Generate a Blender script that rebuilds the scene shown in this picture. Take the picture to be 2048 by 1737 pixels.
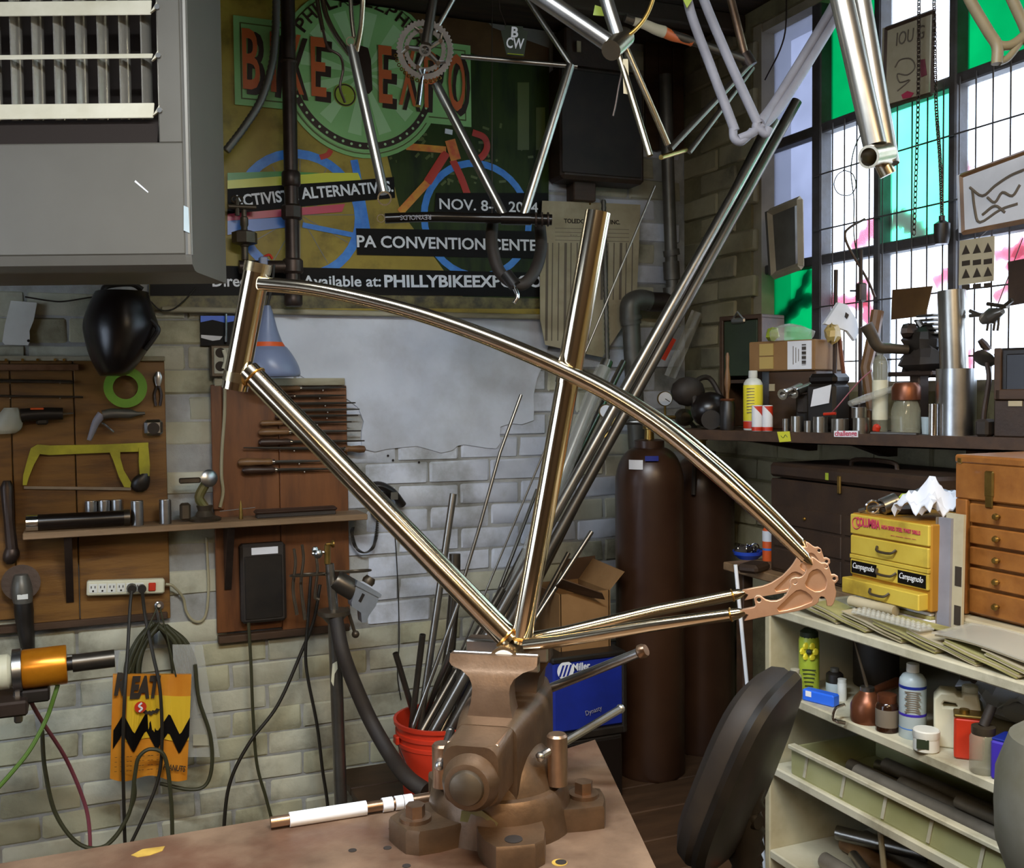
import bpy, bmesh, math, random
from mathutils import Vector, Matrix, Euler
random.seed(7)
for o in list(bpy.data.objects): bpy.data.objects.remove(o, do_unlink=True)
scene = bpy.context.scene
C = scene.collection
PI = math.pi
def hexc(h, a=1.0):
    h = h.lstrip('#'); v = [int(h[i:i+2], 16)/255 for i in (0, 2, 4)]
    v = [x/12.92 if x <= .04045 else ((x+.055)/1.055)**2.4 for x in v]
    return (v[0], v[1], v[2], a)

# ------------------------------------------------------------------ camera
CAM = Vector((0, 0, 1.5)); F = 2050.0
YAW, PITCH, ROLL = math.radians(22.8), math.radians(-2.37), math.radians(-0.6)
FW = Vector((math.sin(YAW)*math.cos(PITCH), math.cos(YAW)*math.cos(PITCH), math.sin(PITCH)))
R0 = Vector((math.cos(YAW), -math.sin(YAW), 0)); U0 = R0.cross(FW)
RT = R0*math.cos(ROLL)+U0*math.sin(ROLL); UP = U0*math.cos(ROLL)-R0*math.sin(ROLL)
cd = bpy.data.cameras.new('camera'); cam = bpy.data.objects.new('camera', cd); C.objects.link(cam)
cd.sensor_fit = 'HORIZONTAL'; cd.sensor_width = 36; cd.lens = F/2048*36; cd.clip_start = .02; cd.clip_end = 100
cm = Matrix((RT, UP, -FW)).transposed().to_4x4(); cm.translation = CAM
cam.matrix_world = cm; scene.camera = cam

# ------------------------------------------------------------------ sky, lamps, exposure
w = bpy.data.worlds.new('sky'); scene.world = w; w.use_nodes = True
bg = w.node_tree.nodes['Background']; bg.inputs[0].default_value = (0.80, 0.90, 1.0, 1); bg.inputs[1].default_value = 5.5
vs = scene.view_settings
vs.view_transform = 'Standard'; vs.look = 'None'; vs.gamma = 1; vs.use_curve_mapping = False; vs.exposure = 0.62
def area_lamp(name, loc, rot, sx, sy, power, color):
    l = bpy.data.lights.new(name, 'AREA'); l.shape = 'RECTANGLE'; l.size = sx; l.size_y = sy; l.energy = power; l.color = color
    o = bpy.data.objects.new(name, l); C.objects.link(o); o.location = loc; o.rotation_euler = rot
    return o
CEIL = 2.72
LAMPS = [  # ceiling strip lamps: x, y, rotation, power, colour
    (0.22, 0.80, -0.40, 44, (0.82, .91, 1.0)),
    (0.95, -0.55, -0.40, 34, (1.0, .72, .40)),
    (-0.80, -1.10, 0.0, 26, (1.0, .76, .48))]
for x, y, rz, p, col in LAMPS:
    area_lamp('strip_lamp_light', (x, y, CEIL-.163), (0, 0, rz), 1.15, .11, p, col)

# ------------------------------------------------------------------ pixel -> place on a known plane
def ray(px, py): return (RT*(px-1024)/F - UP*(py-868.5)/F + FW)
def onD(px, py, d): return CAM + ray(px, py)*d
def onY(px, py, y): r = ray(px, py); return CAM + r*(y/r.y)
def onX(px, py, x): r = ray(px, py); return CAM + r*(x/r.x)
def onZ(px, py, z): r = ray(px, py); return CAM + r*((z-CAM.z)/r.z)
def onP(px, py, p, n): r = ray(px, py); return CAM + r*((p-CAM).dot(n)/r.dot(n))
def depth(p): return (p-CAM).dot(FW)
def proj(p):
    q = p-CAM; d = q.dot(FW); return (1024+q.dot(RT)/d*F, 868.5-q.dot(UP)/d*F)

# ------------------------------------------------------------------ materials
MATS = {}
def mat(name, c1, c2=None, scale=6, rough=.5, metal=0.0, bump=0.0, bscale=60, stretch=(1, 1, 1), rvar=.0, dirt=None, dscale=2.5, damt=.5, detail=5, spec=.5, coat=0, lo=.35, hi=.65, world=False):
    if name in MATS: return MATS[name]
    m = bpy.data.materials.new(name); m.use_nodes = True; nt = m.node_tree; b = nt.nodes['Principled BSDF']
    L = nt.links.new
    a = hexc(c1); b.inputs['Base Color'].default_value = a
    b.inputs['Roughness'].default_value = rough; b.inputs['Metallic'].default_value = metal
    b.inputs['Specular IOR Level'].default_value = spec; b.inputs['Coat Weight'].default_value = coat
    m.diffuse_color = a
    tc = nt.nodes.new('ShaderNodeTexCoord'); mp = nt.nodes.new('ShaderNodeMapping'); mp.inputs['Scale'].default_value = stretch
    ge = nt.nodes.new('ShaderNodeNewGeometry')
    L(ge.outputs['Position'] if world else tc.outputs['Object'], mp.inputs['Vector'])
    def noise(s, det=detail):
        n = nt.nodes.new('ShaderNodeTexNoise'); n.inputs['Scale'].default_value = s; n.inputs['Detail'].default_value = det
        n.inputs['Roughness'].default_value = .6; L(mp.outputs[0], n.inputs['Vector']); return n
    out = None
    if c2:
        n = noise(scale); r = nt.nodes.new('ShaderNodeValToRGB'); L(n.outputs['Fac'], r.inputs[0])
        r.color_ramp.elements[0].position = lo; r.color_ramp.elements[1].position = hi
        r.color_ramp.elements[0].color = a; r.color_ramp.elements[1].color = hexc(c2); out = r.outputs[0]
        if rvar:
            mr = nt.nodes.new('ShaderNodeMapRange'); mr.inputs[3].default_value = rough-rvar; mr.inputs[4].default_value = rough+rvar
            L(n.outputs['Fac'], mr.inputs[0]); L(mr.outputs[0], b.inputs['Roughness'])
    if dirt:
        n = noise(dscale, 8); r = nt.nodes.new('ShaderNodeValToRGB'); L(n.outputs['Fac'], r.inputs[0])
        r.color_ramp.elements[0].position = .5; r.color_ramp.elements[1].position = .72
        r.color_ramp.elements[0].color = (0, 0, 0, 1); r.color_ramp.elements[1].color = (damt, damt, damt, 1)
        mx = nt.nodes.new('ShaderNodeMix'); mx.data_type = 'RGBA'; L(r.outputs[0], mx.inputs[0])
        if out: L(out, mx.inputs[6])
        else: mx.inputs[6].default_value = a
        mx.inputs[7].default_value = hexc(dirt); out = mx.outputs[2]
    if out: L(out, b.inputs['Base Color'])
    if bump:
        n = noise(bscale, 6); bp = nt.nodes.new('ShaderNodeBump'); bp.inputs['Strength'].default_value = bump; bp.inputs['Distance'].default_value = .004
        L(n.outputs['Fac'], bp.inputs['Height']); L(bp.outputs[0], b.inputs['Normal'])
    MATS[name] = m; return m
def pane_mat(name, tint, haze, hazecol):
    m = bpy.data.materials.new(name); m.use_nodes = True; nt = m.node_tree; nt.nodes.clear(); L = nt.links.new
    out = nt.nodes.new('ShaderNodeOutputMaterial'); tr = nt.nodes.new('ShaderNodeBsdfTransparent'); tl = nt.nodes.new('ShaderNodeBsdfTranslucent')
    tc = nt.nodes.new('ShaderNodeTexCoord'); n = nt.nodes.new('ShaderNodeTexNoise'); n.inputs['Scale'].default_value = 5; n.inputs['Detail'].default_value = 6
    L(tc.outputs['Object'], n.inputs['Vector'])
    r = nt.nodes.new('ShaderNodeValToRGB'); L(n.outputs['Fac'], r.inputs[0]); a = hexc(tint)
    r.color_ramp.elements[0].color = tuple(x*.72 for x in a[:3])+(1,); r.color_ramp.elements[1].color = a
    r.color_ramp.elements[0].position = .3; r.color_ramp.elements[1].position = .65
    L(r.outputs[0], tr.inputs[0]); tl.inputs[0].default_value = hexc(hazecol)
    mx = nt.nodes.new('ShaderNodeMixShader'); mx.inputs[0].default_value = haze; L(tr.outputs[0], mx.inputs[1]); L(tl.outputs[0], mx.inputs[2])
    L(mx.outputs[0], out.inputs[0]); MATS[name] = m; m.diffuse_color = a; return m
def glow_mat(name, col, s):
    m = bpy.data.materials.new(name); m.use_nodes = True; b = m.node_tree.nodes['Principled BSDF']
    b.inputs['Emission Color'].default_value = hexc(col); b.inputs['Emission Strength'].default_value = s; MATS[name] = m; return m
def clear_mat(name, col, amount, rough=.15):
    m = bpy.data.materials.new(name); m.use_nodes = True; nt = m.node_tree; b = nt.nodes['Principled BSDF']; L = nt.links.new
    b.inputs['Base Color'].default_value = hexc(col); b.inputs['Roughness'].default_value = rough
    out = nt.nodes['Material Output']; tr = nt.nodes.new('ShaderNodeBsdfTransparent'); mx = nt.nodes.new('ShaderNodeMixShader')
    mx.inputs[0].default_value = amount; L(tr.outputs[0], mx.inputs[1]); L(b.outputs[0], mx.inputs[2]); L(mx.outputs[0], out.inputs[0])
    MATS[name] = m; return m

# ------------------------------------------------------------------ mesh builder (world coordinates, or local through M)
def smooth(pts, k=6):
    pts = [Vector(p) for p in pts]; out = []
    if len(pts) < 3: return pts
    for i in range(len(pts)-1):
        p1, p2 = pts[i], pts[i+1]; p0 = pts[i-1] if i else p1*2-p2; p3 = pts[i+2] if i+2 < len(pts) else p2*2-p1
        for j in range(k):
            t = j/k
            out.append(.5*((2*p1)+(p2-p0)*t+(2*p0-5*p1+4*p2-p3)*t*t+(3*p1-p0-3*p2+p3)*t**3))
    out.append(pts[-1]); return out
def basis(d):
    d = d.normalized(); a = Vector((0, 0, 1)) if abs(d.z) < .9 else Vector((1, 0, 0))
    u = d.cross(a).normalized(); return u, d.cross(u).normalized()
def frameM(o, x, y, z=None):
    x = Vector(x).normalized(); y = Vector(y).normalized(); z = Vector(z).normalized() if z is not None else x.cross(y).normalized()
    m = Matrix((x, y, z)).transposed().to_4x4(); m.translation = Vector(o); return m
def rotM(o, rx=0, ry=0, rz=0): return Matrix.Translation(Vector(o)) @ Euler((rx, ry, rz)).to_matrix().to_4x4()
class MB:
    def __init__(s, M=None): s.v = []; s.f = []; s.M = M
    def add(s, vs, fs, M=None):
        n = len(s.v); M = M if M is not None else s.M
        s.v += [(M @ Vector(p)) if M is not None else Vector(p) for p in vs]; s.f += [[i+n for i in f] for f in fs]; return s
    def box(s, c, d, bev=0, M=None, taper=None):
        x, y, z = d[0]/2, d[1]/2, d[2]/2; c = Vector(c)
        if bev:
            b = min(bev, x*.98, y*.98, z*.98); vs = []; idx = {}
            for sx in (-1, 1):
                for sy in (-1, 1):
                    for sz in (-1, 1):
                        for k, p in enumerate(((sx*x, sy*(y-b), sz*(z-b)), (sx*(x-b), sy*y, sz*(z-b)), (sx*(x-b), sy*(y-b), sz*z))):
                            idx[(sx, sy, sz, k)] = len(vs); vs.append(c+Vector(p))
            fs = []; I = lambda a, k: idx[(a[0], a[1], a[2], k)]
            for k in range(3):
                o1, o2 = (k+1) % 3, (k+2) % 3
                for sg in (-1, 1):
                    q = []
                    for a, bb in ((-1, -1), (1, -1), (1, 1), (-1, 1)):
                        t = [0, 0, 0]; t[k] = sg; t[o1] = a; t[o2] = bb; q.append(I(t, k))
                    fs.append(q if sg > 0 else q[::-1])
                for a in (-1, 1):
                    for bb in (-1, 1):
                        t0 = [0, 0, 0]; t0[k] = -1; t0[o1] = a; t0[o2] = bb; t1 = list(t0); t1[k] = 1
                        q = [I(t0, o1), I(t1, o1), I(t1, o2), I(t0, o2)]; fs.append(q if a*bb < 0 else q[::-1])
            for sx in (-1, 1):
                for sy in (-1, 1):
                    for sz in (-1, 1):
                        q = [I((sx, sy, sz), k) for k in range(3)]; fs.append(q if sx*sy*sz > 0 else q[::-1])
            return s.add(vs, fs, M)
        vs = [c+Vector((a*x, b*y, e*z)) for a in (-1, 1) for b in (-1, 1) for e in (-1, 1)]
        return s.add(vs, [(0, 1, 3, 2), (4, 6, 7, 5), (0, 4, 5, 1), (2, 3, 7, 6), (0, 2, 6, 4), (1, 5, 7, 3)], M)
    def cyl(s, a, b, r0, r1=None, n=16, caps=True, M=None):
        return s.tube([a, b], [r0, r0 if r1 is None else r1], n, caps, M)
    def tube(s, pts, r, n=10, caps=True, M=None, closed=False, flat=1.0):
        pts = [Vector(p) for p in pts]; m = len(pts); vs = []; fs = []
        rs = r if isinstance(r, (list, tuple)) else [r]*m
        if len(rs) != m: rs = [rs[0]+(rs[-1]-rs[0])*i/(m-1) for i in range(m)]
        u = None
        for i, p in enumerate(pts):
            if closed: d = pts[(i+1) % m]-pts[i-1]
            else: d = pts[min(i+1, m-1)]-pts[max(i-1, 0)]
            if d.length < 1e-9: d = Vector((0, 0, 1))
            d.normalize()
            if u is None: u, v = basis(d)
            else:
                u = u-d*u.dot(d); u = u.normalized() if u.length > 1e-6 else basis(d)[0]
                v = d.cross(u).normalized()
            for k in range(n):
                t = 2*PI*k/n; vs.append(p+u*math.cos(t)*rs[i]+v*math.sin(t)*rs[i]*flat)
        for i in range(m if closed else m-1):
            j = (i+1) % m
            for k in range(n):
                l = (k+1) % n; fs.append((i*n+k, i*n+l, j*n+l, j*n+k))
        if caps and not closed: fs.append(tuple(range(n))[::-1]); fs.append(tuple((m-1)*n+k for k in range(n)))
        return s.add(vs, fs, M)
    def pipe(s, a, b, ro, ri, n=16, M=None):   # open-ended hollow tube
        a, b = Vector(a), Vector(b); d = (b-a); u, v = basis(d); vs = []; fs = []
        for p, r in ((a, ro), (b, ro), (b, ri), (a, ri)):
            for k in range(n): t = 2*PI*k/n; vs.append(p+u*math.cos(t)*r+v*math.sin(t)*r)
        for q in range(4):
            for k in range(n): l = (k+1) % n; q2 = (q+1) % 4; fs.append((q*n+k, q*n+l, q2*n+l, q2*n+k))
        return s.add(vs, fs, M)
    def lathe(s, prof, o=(0, 0, 0), axis=(0, 0, 1), n=20, M=None, caps=True):
        o = Vector(o); ax = Vector(axis).normalized(); u, v = basis(ax); vs = []; fs = []; m = len(prof)
        for r, z in prof:
            for k in range(n): t = 2*PI*k/n; vs.append(o+ax*z+(u*math.cos(t)+v*math.sin(t))*max(r, 1e-5))
        for i in range(m-1):
            for k in range(n): l = (k+1) % n; fs.append((i*n+k, i*n+l, (i+1)*n+l, (i+1)*n+k))
        if caps: fs.append(tuple(range(n))[::-1]); fs.append(tuple((m-1)*n+k for k in range(n)))
        return s.add(vs, fs, M)
    def ball(s, c, r, n=12, M=None, sc=(1, 1, 1)):
        c = Vector(c); vs = []; fs = []; h = n//2
        for i in range(h+1):
            p = PI*i/h
            for k in range(n): t = 2*PI*k/n; vs.append(c+Vector((math.sin(p)*math.cos(t)*r*sc[0], math.sin(p)*math.sin(t)*r*sc[1], math.cos(p)*r*sc[2])))
        for i in range(h):
            for k in range(n): l = (k+1) % n; fs.append((i*n+k, (i+1)*n+k, (i+1)*n+l, i*n+l))
        return s.add(vs, fs, M)
    def torus(s, c, R, r, axis=(0, 0, 1), n=28, m=8, M=None, arc=(0, 2*PI)):
        u, v = basis(Vector(axis)); c = Vector(c); full = abs(arc[1]-arc[0]-2*PI) < 1e-6
        k = n if full else n+1
        pts = [c+(u*math.cos(arc[0]+(arc[1]-arc[0])*i/n)+v*math.sin(arc[0]+(arc[1]-arc[0])*i/n))*R for i in range(k)]
        return s.tube(pts, r, m, True, M, closed=full)
    def prism(s, poly, off, M=None):           # polygon (3D points, any plane) pushed along off
        p = [Vector(q) for q in poly]; n = len(p); off = Vector(off)
        vs = p+[q+off for q in p]; fs = [tuple(range(n))[::-1], tuple(range(n, 2*n))]+[(i, (i+1) % n, n+(i+1) % n, n+i) for i in range(n)]
        return s.add(vs, fs, M)
    def loft(s, rings, M=None, caps=True):
        n = len(rings[0]); vs = [p for r in rings for p in r]; fs = []
        for i in range(len(rings)-1):
            for k in range(n): l = (k+1) % n; fs.append((i*n+k, i*n+l, (i+1)*n+l, (i+1)*n+k))
        if caps: fs.append(tuple(range(n))[::-1]); fs.append(tuple((len(rings)-1)*n+k for k in range(n)))
        return s.add(vs, fs, M)
    def grid(s, fn, nu, nv, thick=None):        # fn(u,v)->Vector, with thickness vector
        vs = [fn(i/nu, j/nv) for i in range(nu+1) for j in range(nv+1)]
        fs = [(i*(nv+1)+j, (i+1)*(nv+1)+j, (i+1)*(nv+1)+j+1, i*(nv+1)+j+1) for i in range(nu) for j in range(nv)]
        s.add(vs, fs)
        if thick is not None:
            t = Vector(thick); s.add([p+t for p in vs], [f[::-1] for f in fs])
            e = [(i, 0) for i in range(nu)]+[(nu, j) for j in range(nv)]+[(i, nv) for i in range(nu, 0, -1)]+[(0, j) for j in range(nv, 0, -1)]
            ring = [vs[i*(nv+1)+j] for i, j in e]; k = len(ring)
            s.add(ring+[p+t for p in ring], [(i, (i+1) % k, k+(i+1) % k, k+i) for i in range(k)])
        return s
    def mesh(s, name, inv=None, sharp=35):
        me = bpy.data.meshes.new(name); V = [inv @ p for p in s.v] if inv is not None else s.v
        me.from_pydata([tuple(p) for p in V], [], s.f); me.validate()
        bm = bmesh.new(); bm.from_mesh(me); bmesh.ops.recalc_face_normals(bm, faces=bm.faces); bm.to_mesh(me); bm.free()
        me.polygons.foreach_set('use_smooth', [True]*len(me.polygons))
        me.set_sharp_from_angle(angle=math.radians(sharp)); me.update(); return me

# ------------------------------------------------------------------ things, parts, setting
WM = {}
def tag(o, label, cat, group=None):
    o['label'] = label; o['category'] = cat
    if group: o['group'] = group
    return o
def thing(name, label, cat, loc, group=None, rz=0.0, M=None):
    o = bpy.data.objects.new(name, None); C.objects.link(o); o.empty_display_size = .05
    M = M if M is not None else Matrix.Translation(Vector(loc)) @ Matrix.Rotation(rz, 4, 'Z')
    o.matrix_world = M; WM[o] = M.copy(); tag(o, label, cat, group); return o
def mkobj(name, me, m):
    o = bpy.data.objects.new(name, me); C.objects.link(o)
    if m is not None: me.materials.clear(); me.materials.append(MATS[m] if isinstance(m, str) else m)
    return o
def part(name, mb, m, parent, label=None, sharp=35, kind=None):
    W = WM.get(parent, Matrix.Identity(4))
    me = mb.mesh(name, W.inverted(), sharp) if isinstance(mb, MB) else mb
    if not isinstance(mb, MB): me.transform(W.inverted())
    o = mkobj(name, me, m); o.parent = parent; WM[o] = W
    if label: o['label'] = label
    if kind: o['kind'] = kind
    return o
def solo(name, label, cat, mb, m, group=None, sharp=35, kind=None):
    xs = [p.x for p in mb.v]; ys = [p.y for p in mb.v]; zs = [p.z for p in mb.v]
    T = Matrix.Translation(((min(xs)+max(xs))/2, (min(ys)+max(ys))/2, min(zs)))
    o = mkobj(name, mb.mesh(name, T.inverted(), sharp), m); o.matrix_world = T; WM[o] = T; tag(o, label, cat, group)
    if kind: o['kind'] = kind
    return o
def struct(name, mb, m, parent=None, sharp=35):
    if parent: return part(name, mb, m, parent, sharp=sharp)
    o = mkobj(name, mb.mesh(name, None, sharp), m); o['kind'] = 'structure'; WM[o] = Matrix.Identity(4); return o
def dup(root, M, label=None, group=None):
    def cp(o, par):
        c = o.copy(); C.objects.link(c); c.parent = par
        for k in [x for x in bpy.data.objects if x.parent == o]: cp(k, c)
        return c
    c = cp(root, None); c.matrix_world = M; WM[c] = M.copy()
    if label: c['label'] = label
    if group: c['group'] = group
    return c
def curve_mesh(polys, ext, M, name='shape', bev=0):       # filled outline with holes, polys in local xy
    cu = bpy.data.curves.new(name, 'CURVE'); cu.dimensions = '2D'; cu.fill_mode = 'BOTH'; cu.extrude = ext; cu.bevel_depth = bev; cu.bevel_resolution = 1
    for p in polys:
        sp = cu.splines.new('POLY'); sp.points.add(len(p)-1); sp.use_cyclic_u = True
        for i, q in enumerate(p): sp.points[i].co = (q[0], q[1], 0, 1)
    o = bpy.data.objects.new(name, cu); me = bpy.data.meshes.new_from_object(o); bpy.data.objects.remove(o); bpy.data.curves.remove(cu)
    me.transform(M); me.name = name; return me
def text_mesh(s, A, B, h, n, bold=.0, shear=0, ext=.0004, fit=True, lift=.0006, spacing=1.0):
    """letters on the surface with normal n, baseline from A to B, capital height h"""
    A, B, n = Vector(A), Vector(B), Vector(n).normalized()
    cu = bpy.data.curves.new('lettering', 'FONT'); cu.body = s; cu.extrude = .001; cu.offset = bold; cu.shear = shear; cu.space_character = spacing; cu.resolution_u = 3
    o = bpy.data.objects.new('lettering', cu); me = bpy.data.meshes.new_from_object(o); bpy.data.objects.remove(o); bpy.data.curves.remove(cu)
    x0 = min(v.co.x for v in me.vertices); x1 = max(v.co.x for v in me.vertices)
    x = (B-A); wd = x.length; x.normalize(); y = n.cross(x).normalized(); sx = wd/(x1-x0) if fit else h/.7; sy = h/.7
    me.transform(Matrix.Translation(A+n*lift) @ Matrix((x*sx, y*sy, n*(ext/.001))).transposed().to_4x4() @ Matrix.Translation((-x0, 0, 0)))
    return me
def lettering(s, A, B, h, n, m, parent, **k): return part('lettering', text_mesh(s, A, B, h, n, **k), m, parent)
def settle(mb, z):            # let a soft or lumpy thing lie flat on the surface at height z
    for p in mb.v: p.z = max(p.z, z)
    return mb
D = 3.20      # back wall (Y)
XR = 2.03     # right wall (X)
def W(px, py, off=0.0): return onY(px, py, D-off)
NB = Vector((0, -1, 0)); NR = Vector((-1, 0, 0))
def wplate(mb, poly, off, th):      # flat plate on the back wall
    return mb.prism([W(x, y, off) for x, y in poly], (0, -th, 0))
def xplate(mb, poly, X, th): return mb.prism([onX(x, y, X) for x, y in poly], (-th, 0, 0))
def wtube(pts, r, off=.02, k=6, n=8, mb=None):
    mb = mb or MB(); return mb.tube(smooth([W(p[0], p[1], p[2] if len(p) > 2 else off) for p in pts], k), r, n)
# ------------------------------------------------------------------ material library
mat('brick_white', '#b2b6c0', '#d5d9e2', 3.5, .72, bump=.6, bscale=38, dirt='#706c5a', dscale=4.5, damt=.75, world=True)
mat('brick_grey', '#a7a48e', '#c7c4ad', 4, .75, bump=.7, bscale=38, dirt='#5a5540', dscale=4.5, damt=.85, world=True)
mat('brick_stained', '#a09c80', '#bfbb9c', 4, .8, bump=.7, bscale=38, dirt='#4b4530', dscale=4.5, damt=.85, world=True)
mat('mortar', '#8b8a84', '#b0b0ac', 5, .9, bump=.7, bscale=50, dirt='#4f4a3a', dscale=4.5, damt=.85, world=True)
mat('plaster', '#bcc1cb', '#d3d7df', 2.6, .7, bump=.3, bscale=18, dirt='#96938f', dscale=3, damt=.6, world=True)
mat('brick_ochre', '#857c5a', '#a2987a', 4, .8, bump=.7, bscale=40, dirt='#463e28', dscale=4, damt=.9, world=True)
mat('mortar_ochre', '#5f573c', '#7d7452', 9, .9, bump=.6, bscale=60)
mat('ceiling_dark', '#3b2b17', '#251a0d', 4, .8, stretch=(1, 9, 1), bump=.3)
mat('wall_brown', '#4a3a28', '#3a2c1d', 3, .8)
mat('clamp_metal', '#b4bcc6', '#9aa2ac', 8, .3, .7)
mat('floor_dark', '#2b231a', '#3a3126', 5, .8, bump=.3)
mat('frame_steel', '#d8ccb6', '#c8b89a', 5, .15, 1, stretch=(1, 1, 1), rvar=.05)
mat('frame_steel_plain', '#c2b7a2', '#a89878', 7, .27, 1)
mat('braze', '#d2a052', '#8d6028', 30, .3, 1)
mat('dropout_metal', '#caa283', '#b98e6e', 12, .5, .85, bump=.05, bscale=200)
mat('raw_metal', '#c0c0be', '#9c9a96', 9, .3, 1)
mat('chrome', '#e2e4e8', None, rough=.12, metal=1)
mat('cast_iron', '#604c39', '#463525', 9, .42, .55, bump=.12, bscale=120, dirt='#86664a', dscale=6, damt=.5)
mat('cast_iron_bright', '#9c8068', '#7a614c', 14, .33, .85, bump=.08, bscale=140)
mat('paint_green_worn', '#5f6130', '#6f5a38', 12, .5, .3)
mat('bench_top', '#523d2f', '#866d57', 6, .45, .3, bump=.2, bscale=45, dirt='#5a3526', dscale=4.5, damt=.85, rvar=.12)
mat('bench_side', '#5e4936', '#473626', 6, .6)
mat('hole_dark', '#1c130c', None, rough=.9)
mat('yellow_paint', '#b3913c', '#8d6f2c', 20, .6)
mat('heater_grey', '#69655c', '#5f5b52', 2, .42, .25, dirt='#6b6458', dscale=2.2, damt=.5, bump=.03, bscale=9)
mat('heater_cream', '#cfc9b4', '#bcb59d', 8, .5)
mat('heater_fin', '#cfcabd', None, rough=.25, metal=.85)
mat('heater_dark', '#1e140d', None, rough=.9)
mat('iron_pipe', '#4a3d35', '#352a24', 10, .42, .6, bump=.1, bscale=100)
mat('pipe_grey', '#6d6a62', '#58554c', 9, .45, .5)
mat('brass', '#a98a4a', '#7c6432', 12, .35, .9)
mat('bronze_dark', '#5c5142', '#453b2e', 12, .45, .6)
mat('black_plastic', '#17130f', '#221c16', 20, .42)
mat('black_gloss', '#17110e', None, rough=.3)
mat('rubber', '#231b15', '#2e251c', 15, .65)
mat('wood_board', '#7d5620', '#664214', 3, .5, stretch=(1, 1, 7), bump=.12, bscale=30, dirt='#3d2510', dscale=3, damt=.8)
mat('wood_board_red', '#74451f', '#5e3515', 3, .45, stretch=(6, 1, 1), bump=.1, bscale=30, dirt='#40220e', dscale=3, damt=.6)
mat('wood_shelf', '#8d7152', '#735a3e', 4, .6, stretch=(1, 7, 7), bump=.1)
mat('wood_trim_pale', '#a69f86', '#857c62', 6, .7, stretch=(1, 6, 6))
mat('wood_dark', '#4a331f', '#382514', 5, .55, stretch=(1, 5, 5), bump=.1)
mat('wood_chest', '#96602b', '#7d4b1e', 4, .4, stretch=(5, 1, 5), bump=.08, coat=.2)
mat('wood_handle', '#7d5a36', '#5b3d22', 8, .45)
mat('wood_handle_dark', '#3c271a', '#2c1b11', 8, .45)
mat('leather_dark', '#2f2117', '#3c2b1d', 14, .55, bump=.2, bscale=120)
mat('red_plastic', '#c8361c', '#b62c15', 6, .4)
mat('orange', '#d9591f', None, rough=.5)
mat('orange_copper', '#d98a1e', '#b86a10', 12, .28, .55)
mat('blue_welder', '#1b2d8f', '#16246f', 4, .38)
mat('blue', '#2347b4', None, rough=.4)
mat('blue_bright', '#2a67e0', None, rough=.4)
mat('purple', '#3c2ba0', None, rough=.45)
mat('yellow_cab', '#d3b94a', '#bf9f34', 5, .45, .1, dirt='#6f5418', dscale=7, damt=.8)
mat('yellow_cab_side', '#a8761c', '#946614', 5, .5)
mat('yellow_saw', '#b5ac25', '#96901c', 10, .5, dirt='#5f5a18', dscale=9, damt=.6)
mat('yellow_bright', '#e6d534', None, rough=.4)
mat('lime', '#a9b83a', '#8fa22c', 6, .4)
mat('green_tape', '#6f9a22', '#5c8518', 8, .55)
mat('green_dark', '#26321a', '#1c2613', 8, .6)
mat('green_wire', '#4d6a22', None, rough=.5)
mat('pink_wire', '#8e4a55', None, rough=.5)
mat('cable_black', '#241f16', None, rough=.55)
mat('cable_olive', '#3a3922', None, rough=.55)
mat('cable_cream', '#9b9273', None, rough=.55)
mat('white_paper', '#e6e6e8', '#d6d6d8', 7, .7)
mat('white_plastic', '#dcdcd4', '#c9c8bd', 6, .4)
mat('cream_plastic', '#d8d4ba', '#c5c0a2', 6, .45)
mat('paper_aged', '#b9ad90', '#a59878', 5, .75, dirt='#6f5f42', dscale=4, damt=.6)
mat('paper_yellow', '#a7a06a', '#8d864f', 9, .75, dirt='#5d552c', dscale=6, damt=.6)
mat('print_grey', '#6e6354', None, rough=.8)
mat('print_dark', '#33291e', None, rough=.8)
mat('cardboard', '#8f6a40', '#7b5932', 5, .75, bump=.1)
mat('cardboard_dark', '#553a22', '#45301c', 5, .8)
mat('clear_bag_tape', '#b79c5c', None, rough=.3)
mat('note_yellow', '#c9c832', None, rough=.7)
mat('steel_tube', '#9a958c', '#7c776e', 6, .3, .9, stretch=(1, 1, 1))
mat('steel_tube_dark', '#6b645a', '#544d44', 6, .36, .85)
mat('offcut_metal', '#8f877a', '#716a5e', 8, .38, .45)
mat('steel_tube_light', '#a9a69e', '#8c877d', 6, .28, .95)
mat('cylinder_brown', '#422b1c', '#352116', 3, .33, .1, dirt='#2e1a0e', dscale=4, damt=.6)
mat('gauge_white', '#e4e6ea', None, rough=.4)
mat('primer_grey', '#8d8b92', '#7b7980', 9, .6)
mat('frame_beige', '#857759', '#6f6248', 9, .5)
mat('carbon_black', '#16120f', None, rough=.25)
mat('window_iron', '#4b4a4c', '#38312a', 9, .65, .2, bump=.2)
mat('window_wood', '#958a72', '#7a6f58', 6, .7)
mat('shelf_white', '#c9c3ab', '#b2ab90', 5, .65, dirt='#6b5f42', dscale=6, damt=.8, bump=.15)
mat('shelf_inner', '#bfb698', '#a89e7e', 3, .7, dirt='#6f6343', dscale=3, damt=.6)
mat('tray_plastic', '#a9a77a', '#94925f', 4, .35)
mat('banner_photo', '#8a7628', '#a8933c', 5, .42, lo=.3, hi=.7, dirt='#4a3c14', dscale=9, damt=.75, spec=.3)
mat('banner_green', '#16200a', '#34480f', 4, .45, dirt='#0c1006', dscale=4, damt=.9, stretch=(3, 1, .6), spec=.2)
mat('banner_brown', '#46301a', '#5c4426', 5, .45, spec=.2)
mat('banner_grass', '#6d6436', '#3b3418', 28, .5, dirt='#231d0c', dscale=14, damt=.8)
mat('banner_grey', '#7d7b74', '#6b675e', 3, .35)
mat('print_black', '#0f0c0a', None, rough=.5, spec=.15)
mat('print_white', '#e3e6ea', None, rough=.4)
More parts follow.
